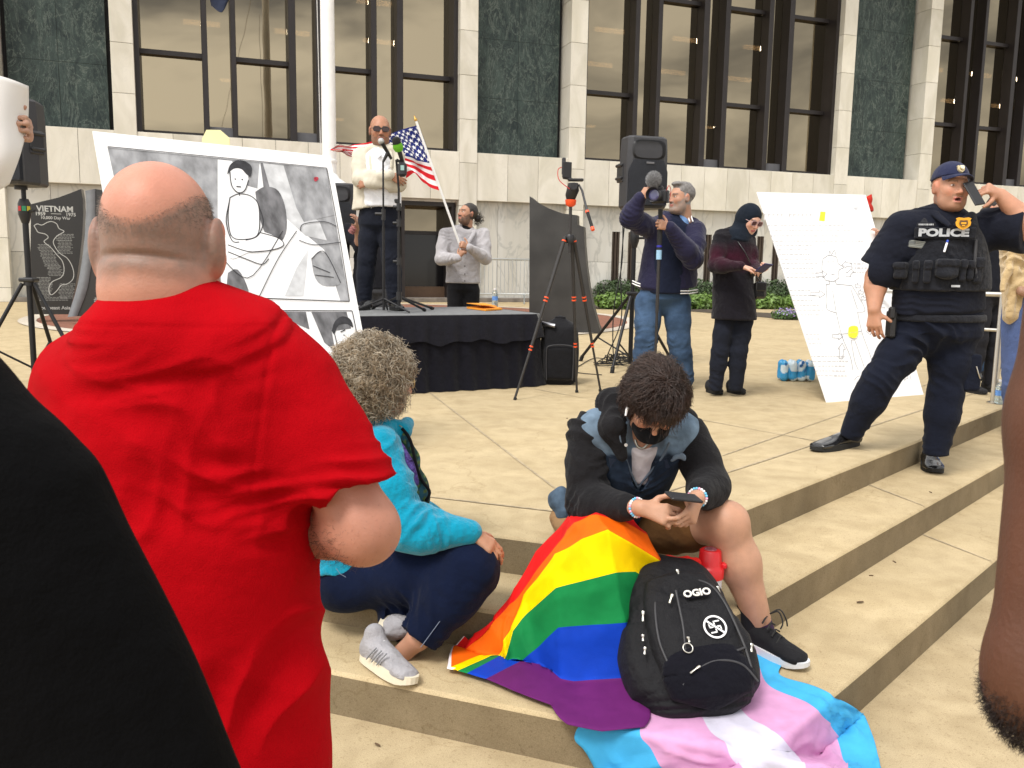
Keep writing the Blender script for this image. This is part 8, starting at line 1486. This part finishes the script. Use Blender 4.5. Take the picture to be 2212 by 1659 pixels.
M_teal = cloth('teal fleece', (.0, .255, .40), bs=260, bump=.45, sheen=.3, vs=10); sdn = nz(A(-.25, 1, 0)); S = Sdf(h=.007); S.loft([(q(818, 915, 3.10), .075, .065), (q(810, 940, 3.10), .17, .10), (q(795, 1000, 3.11), .20, .145), (q(775, 1090, 3.12), .205, .165), (q(758, 1180, 3.13), .215, .185), (q(752, 1215, 3.13), .22, .19)], sdn, .02); arm(S, s1, e1, lerp(e1, w1, .96), (.078, .074, .046), .04); arm(S, s2, e2, w2, (.075, .065, .045), .04); S.chain([q(792, 905, 3.02), q(830, 918, 3.0), q(868, 930, 3.04), q(880, 915, 3.1)], [.03, .034, .032, .026], .02); S.cap(q(808, 1180, 2.92), q(800, 1205, 2.92), .03, .02, .02)
S.cut(q(752, 1206, 3.1), nz(A(.15, 0, -1)), None, None); dze = wr_arm(s1, e1, w1, .014)+[(q(760, 1110, 2.95), A(.4, 0, 1), .2, .07, .010), (lerp(e1, w1, .3), nz(w1-e1), .12, .05, .010)]; sdfpart('fleece_jacket', S, M_teal, t, lambda V: wrinkle(V, dze, 41))
S = Sdf(h=.006); S.loft([(q(850, 960, 2.945), .028, .02), (q(872, 1000, 2.93), .035, .02), (q(890, 1050, 2.935), .030, .018)], A(.8, 0, -.3)); sdfpart('purple_yoke', S, cloth('purple weave', (.075, .05, .20), bs=120, bump=.9, vs=60, var=.5), t, lambda V: .002*sn(V, 12, 3))
S = Sdf(h=.006); S.chain([q(872, 935, 3.02), q(888, 990, 3.04), q(893, 1040, 3.04), q(905, 1080, 3.04)], [.018, .026, .034, .035], .03); S.ell(q(902, 1062, 3.05), (.042, .05, .065), None, .03); vcol_ = lambda V: np.where(((np.sin(V[:, 2]*240)+np.sin(V[:, 0]*260)) > .9)[:, None], A(.10, .16, .05), np.where((sn(V, 12, 2) > .3)[:, None], A(.03, .10, .14), A(.02, .05, .045))); sdfpart('plaid_lining', S, cloth('plaid flannel', (1, 1, 1), vcol=True), t, colors=vcol_)
mb = MB(); mb.tube(catmull([q(868, 925, 3.0), q(886, 950, 3.0), q(898, 1000, 3.0), q(910, 1035, 3.0), q(928, 1062, 3.0), q(920, 1082, 3.0)], 24), .006, 6); mb.build('dark_trim', cloth('black trim', (.008, .008, .01)), t); mb = MB(); mb.tube(catmull([hd.w(.08, .0, .0), hd.w(.085, .01, -.06), hd.w(.06, .05, -.13), q(868, 922, 2.98)], 16), .002, 5); mb.build('glasses_cord', mat('gold cord', (.5, .35, .15), .4, .6), t)
M_ij = cloth('indigo jeans', (.0035, .007, .024), vs=6, var=.3, bs=600); S = Sdf(h=.007); S.ell(q(752, 1248, 3.10), (.155, .20, .105), None, .03); legs(S, h1, k1, a1, (.115, .095, .075), .05); legs(S, h2, k2, a2, (.115, .090, .075), .05); S.ell(k1+A(.0, 0, .01), (.085, .08, .085), None, .05); S.cut(a1, nz(a1-k1), a1-.12, a1+.12); dzj = wr_legs((h1, k1, a1), (h2, k2, a2)); dzj = [(a, b, c, d, e_*1.3) for a, b, c, d, e_ in dzj]; jn = sdfpart('jeans', S, M_ij, t, lambda V: wrinkle(V, dzj, 19))
mb = MB(); off = A(0, -.092, .0)
mb.tube([lerp(k1, a1, f)+A(.012, -.083, 0) for f in (.15, .5, .98)], .0013, 4); mb.build('seam_stitching', mat('pale thread', (.16, .19, .26), .8), jn)
mb = MB(); mb.tube([q(715, 1212, 2.93), q(735, 1240, 2.91), q(775, 1262, 2.90)], .0012, 4); mb.build('pocket_stitching', mat('pale thread', (.16, .19, .26), .8), jn)
M_gs = cloth('grey mesh sneaker', (.36, .35, .37), bs=250, bump=.6); M_so = mat('cream sole', (.66, .60, .47), .6); 
h_ = G(787, 1428, -.3)+A(-.005, .01, .004); tv = nz(G(905, 1492, -.3)-h_); sk = shoe('sneaker', h_, h_+tv*.275, nz(A(.12, .12, 1)), t, M_gs, M_so, w=.048, h=.10, sole=.036, lace=mat('white lace', (.6, .6, .62)))
sdn2 = np.cross(tv, GZ)
for k in range(3): a_ = h_+tv*(.085+.028*k)+sdn2*.047+GZ*.045; b_ = h_+tv*(.115+.028*k)+sdn2*.030+GZ*.088; mb = MB(); mb.tube([a_, lerp(a_, b_, .5)+sdn2*.004, b_], .0055, 6, flat=.4); mb.build('side_stripe', mat('grey stripe', (.22, .23, .25), .5), sk)
shoe('sneaker', q(815, 1368, 2.86), q(850, 1325, 3.05), nz(A(.9, -.25, .2)), t, M_gs, M_so, w=.046, h=.09, sole=.036)

# ---- the bald man in the red shirt, seen from behind
t = thing('person', A(-.45, 1.25, -.45), 'bald man in a red tee shirt seen from behind in the left foreground', 'person'); Yb = 1.27; q = lambda x, y, dy=0: P(x, y, Yb+dy)
hd = Head(q(352, 528, .02), facing(181, 2), .97); tone = (.47, .215, .145)
s1, e1, w1 = q(636, 838, .03), q(784, 1142, -.02), q(570, 1110, .26); s2, e2, w2 = q(185, 850, .05), q(130, 1150, .05), q(250, 1020, .35)
S = Sdf(h=.0035); hd.add(S, fat=.002, ear=1.4, out=.009); S.chain([hd.w(0, -.032, -.01), hd.w(0, -.035, -.07), hd.w(-.003, -.030, -.12)], [.064, .070, .070], .03); S.ell(q(345, 770, .03), (.12, .07, .04), None, .05)
S.cap(q(352, 660, .05), q(380, 760, .05), .07, .10, .05)
arm(S, s1, e1, w1, (.058, .046, .034), .03); S.ell(e1+A(.004, .01, -.008), (.036, .040, .036), None, .03); S.chain([e1, lerp(e1, w1, .4)], [.040, .045], .03); hand(S, w1, nz(A(-.8, .3, .3)), A(0, 0, 1), .6, sc=1.05, back=A(.2, .9, .2))
def rc(V):
    C = skincol(V, tone, hd, seed=9); L = hd.l(V); x, y, z = L.T; n = sn(V, 22, 4); n2 = sn(V, 60, 5)
    bound = .028+9*x*x*1.0+.006*n; m = np.clip((bound-z)*70, 0, 1)*np.clip((z+.068+.01*n)*26, 0, 1)*((np.abs(x) < .0795) | (z > .03) | (y < -.02))*(y < .06)*(np.abs(z) < .14)*(np.abs(x) < .11)
    m = m*(.72+.10*n2); C = C*(1-m[:, None])+A(.15, .115, .092)*m[:, None]; pk = np.clip((z-bound)*30, 0, 1)*(y < .08)*(np.abs(x) < .11)*(z < .16); C = C*(1-.35*pk[:, None])+A(.60, .24, .17)*.35*pk[:, None]; return C
def crease(V):
    x, y, z = hd.l(V).T; m = (y < -.02)*np.exp(-(x/.062)**4); zz = z+.020+1.2*x*x-.03*x; return -.0045*m*np.exp(-(zz/.0045)**2)+.003*m*np.exp(-((zz+.016)/.011)**2)+.0012*m*np.exp(-((zz-.013)/.009)**2)
V, F = S.mesh(2, crease); mesh_np('body', V, F, M_skin, t, colors=rc(V))
r_, d_ = onhead(hd, 5200, 33, lambda p: (p[:, 2] < .03+9*p[:, 0]**2) & (p[:, 2] > -.05) & (p[:, 1] < .03), r=(.0765, .0985, .0865)); V, F = strands(r_, d_*.7+A(0, 0, -.5), .0045, .00022, 3, spread=.35); mesh_np('stubble', V, F, mat('grey brown stubble', (.16, .13, .11), .7, var=.4, vs=90), t)
rs_ = np.random.RandomState(3); n_ = 1100; f_ = rs_.rand(n_); a_ = rs_.rand(n_)*6.283; x_, y_, z_ = frame(w1-e1); rt = np.array([lerp(e1, w1, f*.42-.06) for f in f_])+(np.outer(np.cos(a_), x_)+np.outer(np.sin(a_), y_))*.0525; V, F = strands(rt, (rt-lerp(e1, w1, .15))*0+nz(w1-e1)*.8+(np.outer(np.cos(a_), x_)+np.outer(np.sin(a_), y_))*.35+A(0, 0, -.3), .016, .0003, 5, curl=.003, cf=1, spread=.4); d2_ = rs_.normal(size=(1500, 3)); d2_[:, 1] = -np.abs(d2_[:, 1]); d2_ /= np.linalg.norm(d2_, axis=1)[:, None]; V2, F2 = strands(e1+d2_*.0495+A(-.004, 0, .002), d2_*.35+A(.3, 0, -.6), .011, .00022, 4, curl=.0006, cf=1, spread=.5); F = np.vstack([F, F2+len(V)]); V = np.vstack([V, V2]); mesh_np('arm_hair', V, F, mat('dark body hair', (.05, .03, .02), .6), t)
M_red = cloth('red tee cotton', (.38, .0012, .005), bs=520, bs2=14, bump=.3, spec=.06, sheen=.0, var=.16, vs=3); S = Sdf(h=.0045)
arm(S, s1, lerp(s1, e1, .80), lerp(s1, e1, .82), (.072, .066, .059), .05); arm(S, s2, lerp(s2, e2, .8), lerp(s2, e2, .82), (.074, .070, .066), .05); d_ = nz(e1-s1+A(-.03, 0, .0)); c_ = lerp(s1, e1, .76); S.cut(c_, d_, c_-.3, c_+.3)
S.loft([(q(345, 664, -.012), .088, .096), (q(350, 698, -.010), .132, .116), (q(368, 745, .0), .182, .130), (q(385, 810, .02), .198, .142), (q(402, 900, .025), .200, .150), (q(412, 1050, .03), .190, .152), (q(424, 1300, .03), .194, .150), (q(438, 1500, .03), .200, .150), (q(444, 1700, .03), .206, .155)], A(1, .04, 0), .045, e=2.2)
pass
dzr = [(q(690, 1040, -.03), A(.35, 0, 1), .13, .045, .015), (q(560, 930, -.1), A(.35, 0, 1), .18, .065, .009), (q(480, 1150, -.12), A(.3, 0, 1), .22, .08, .008), (q(620, 1400, -.1), A(1, 0, .25), .24, .07, .014), (q(330, 1000, -.12), A(-.3, 0, 1), .2, .09, .005), (q(745, 950, -.05), A(.3, 0, 1), .09, .045, .005)]
def reddisp(V):
    d = wrinkle(V, dzr, 51, .9); c_ = q(600, 850, 0); n_ = nz(A(1, 0, -.10)); u = (V-c_) @ n_+.25*(V[:, 2]-c_[2])**2; m = (V[:, 2] > q(600, 1040)[2])*(V[:, 0] > q(500, 800)[0]); zc = V[:, 2]-q(345, 668)[2]+.016; c0_ = q(345, 664, -.012); rm = np.exp(-(((V[:, 0]-c0_[0])**2+(V[:, 1]-c0_[1])**2)/.115**2)**3); return d*np.clip(-zc*12+.2, .1, 1)-.0018*m*np.exp(-(u/.0035)**2)+.0009*m*np.exp(-((u-.008)/.005)**2)-.0022*rm*np.exp(-(zc/.003)**2)+.0012*(zc > 0)
sh_ = sdfpart('tee_shirt', S, M_red, t, reddisp, smooth=12)
S = Sdf(h=.012); zb = q(440, 1590)[2]; c0 = q(445, 1600, .07); S.loft([(A(c0[0], c0[1], zb), .168, .135), (A(c0[0], c0[1], zb-.15), .18, .145)], A(1, 0, 0)); h1, h2 = A(c0[0]-.09, c0[1], zb-.15), A(c0[0]+.09, c0[1], zb-.15); 
for h_ in (h1, h2): legs(S, h_, A(h_[0], h_[1]-.01, .0), A(h_[0], h_[1]+.02, -.37), (.095, .075, .06))
sdfpart('trousers', S, M_dk, t)
for h_ in (h1, h2): shoe(None, A(h_[0], h_[1]-.05, -.45), A(h_[0], h_[1]+.22, -.45), GZ, t, M_sue, M_solb)

# ---- the person in black at the extreme left, and the bare arm at the extreme right
t = thing('person', A(-.42, .5, -.45), 'black clothed back and shoulder of a person very close at the left edge', 'person'); q = P
S = Sdf(h=.010); hd = Head(A(-.62, .56, 1.30), facing(175), 1.0); hd.add(S); S.chain([hd.w(0, -.02, -.08), A(-.60, .54, 1.10)], [.055, .06]); S.cap(A(-.58, .54, 1.05), A(-.50, .54, .4), .11, .14, .05); V, F = S.mesh(1); mesh_np('body', V, F, M_skin, t, colors=skincol(V, (.4, .24, .17), hd, seed=3))
e_ = [(-60, 590), (20, 668), (62, 742), (150, 850), (232, 960), (268, 1050), (300, 1130), (380, 1320), (450, 1480), (520, 1659), (560, 1800)]; S = Sdf(h=.006); st = []
for x, y, rx, ry in ((-70, 560, .06, .05), (-5, 638, .10, .07), (52, 735, .13, .085), (118, 885, .16, .09), (190, 1060, .18, .095), (268, 1230, .19, .10), (358, 1440, .20, .10), (455, 1665, .21, .10), (570, 1950, .22, .10)):
    k_ = (x-1106)/1853; w_ = math.sqrt(rx*rx+k_*k_*ry*ry); yt = .56-k_*ry*ry/w_; st.append((A(.56*k_-w_, .56, P(x, y, yt)[2]), rx, ry))
S.loft(st, A(1, 0, 0), .0, sub=5); M_coat = cloth('black wool coat', (.0018, .0018, .0022), bs=350, bump=.2, sheen=.0); sdfpart('coat', S, M_coat, t, lambda V: .002*sn(V, 4, 3), smooth=14)
S = Sdf(h=.015); 
for x in (-.45, -.62): S.chain([A(x, .53, .4), A(x, .53, -.4)], [.10, .07])
sdfpart('trousers', S, M_dk, t)
t = thing('person', A(.62, .62, -.45), 'person at the extreme right edge, only a bent hairy brown arm in view', 'person'); Y = .56; hd = Head(A(.66, .66, 1.22), facing(150), 1.0)
el = P(2246, 1482, Y); sh = A(.42, .60, 1.10); wr = A(.62, .70, .93); S = Sdf(h=.0045); hd.add(S); S.chain([hd.w(0, -.02, -.08), A(.64, .64, 1.06)], [.055, .06], .02); S.chain([A(.62, .64, .98), A(.61, .64, .5)], [.08, .09], .03)
S.chain([sh, lerp(sh, el, .45), el+A(.004, 0, .03)], [.054, .047, .036], .02); S.ell(el, (.030, .030, .040), None, .03); S.chain([el, lerp(el, wr, .4), wr], [.030, .036, .026], .02); hand(S, wr, A(-.2, .9, .3), A(-.5, 0, .8), .6); V, F = S.mesh(2); mesh_np('body', V, F, M_skin, t, colors=skincol(V, (.10, .04, .022), hd, seed=6))
rs_ = np.random.RandomState(8); n_ = 2500; f_ = rs_.rand(n_); a_ = rs_.rand(n_)*6.283; x_, y_, z_ = frame(wr-el); rt = np.array([lerp(el, wr, f*.75-.02) for f in f_])+(np.outer(np.cos(a_), x_)+np.outer(np.sin(a_), y_))*.0375; d2_ = rs_.normal(size=(2600, 3)); d2_[:, 2] = -np.abs(d2_[:, 2])*.8; d2_[:, 0] = -np.abs(d2_[:, 0]); d2_ /= np.linalg.norm(d2_, axis=1)[:, None]; V2, F2 = strands(el+d2_*A(.0335, .033, .044), d2_*.5+A(.1, 0, -.35), .0075, .00025, 4, curl=.001, cf=1, spread=.6); V, F = strands(rt, (np.outer(np.cos(a_), x_)+np.outer(np.sin(a_), y_))*.45+nz(wr-el)*.2+A(0, 0, -.55), .008, .00025, 4, curl=.001, cf=1, spread=.35); F = np.vstack([F, F2+len(V)]); V = np.vstack([V, V2]); mesh_np('arm_hair', V, F, mat('black body hair', (.02, .010, .007), .6), t)
S = Sdf(h=.012); S.loft([(A(.63, .64, 1.12), .13, .09), (A(.62, .64, 1.05), .17, .12), (A(.62, .64, .45), .17, .13)], A(1, 0, 0)); S.chain([sh+A(.06, 0, 0), sh+A(.02, 0, 0)], [.06, .045], .02); sdfpart('shirt', S, M_dk, t); S = Sdf(h=.015)
for x in (.54, .70): S.chain([A(x, .64, .5), A(x, .64, -.4)], [.10, .06])
sdfpart('trousers', S, M_dk2, t)

# ---- the sheet of paper and the hand that holds it
Y = 2.9; t = thing('person', A(-2.15, 3.15, -.15), 'person at the left edge hidden behind white paper, only fingers in view', 'person'); hd = Head(A(-2.35, 3.25, 1.35), facing(0), 1.0); wr = P(16, 288, 2.985); sh = A(-2.14, 3.24, 1.15); el = A(-2.08, 3.12, .90)
S = Sdf(h=.006); hd.add(S); S.chain([hd.w(0, -.02, -.08), A(-2.34, 3.24, 1.18)], [.055, .06]); S.cap(A(-2.33, 3.24, 1.1), A(-2.33, 3.24, .6), .11, .13, .05); arm(S, sh, el, wr); hand(S, wr, nz(A(1, -.25, .1)), A(0, 0, 1), (1.0, 1.0, 1.0, 1.05), sc=1.0, back=nz(A(.25, 1, .0)), tdir=nz(A(.7, -.2, .8))); V, F = S.mesh(2); mesh_np('body', V, F, M_skin, t, colors=skincol(V, (.42, .24, .17), hd))
S = Sdf(h=.012); S.loft([(A(-2.33, 3.24, 1.22), .14, .10), (A(-2.33, 3.24, 1.12), .21, .13), (A(-2.33, 3.24, .5), .21, .14)], A(1, 0, 0)); arm(S, sh, el, lerp(el, wr, .6), (.07, .06, .045)); sdfpart('jacket', S, M_dk, t); S = Sdf(h=.015)
for x in (-2.24, -2.42): S.chain([A(x, 3.24, .55), A(x, 3.24, -.1)], [.10, .06])
sdfpart('trousers', S, M_dk2, t)
g = [[P(-260, 110, 2.75), P(-130, 135, 2.80), P(0, 164, 2.87), P(62, 186, 2.94)], [P(-260, 250, 2.70), P(-130, 255, 2.78), P(0, 258, 2.84), P(60, 262, 2.97)], [P(-260, 380, 2.70), P(-130, 380, 2.76), P(0, 350, 2.82), P(45, 330, 2.90)], [P(-260, 500, 2.70), P(-130, 470, 2.76), P(-40, 430, 2.82), P(20, 398, 2.90)]]
Sp = surf(g, 20, 20); o = MB(); o.grid(Sp, 0, True); o = o.build('paper_sheet', mat('white paper', (.68, .665, .65), .7, var=.03), fix=False); tag(o, 'large curling sheet of white paper held up at the left edge', 'paper sign'); so = o.modifiers.new('thickness', 'SOLIDIFY'); so.thickness = .001
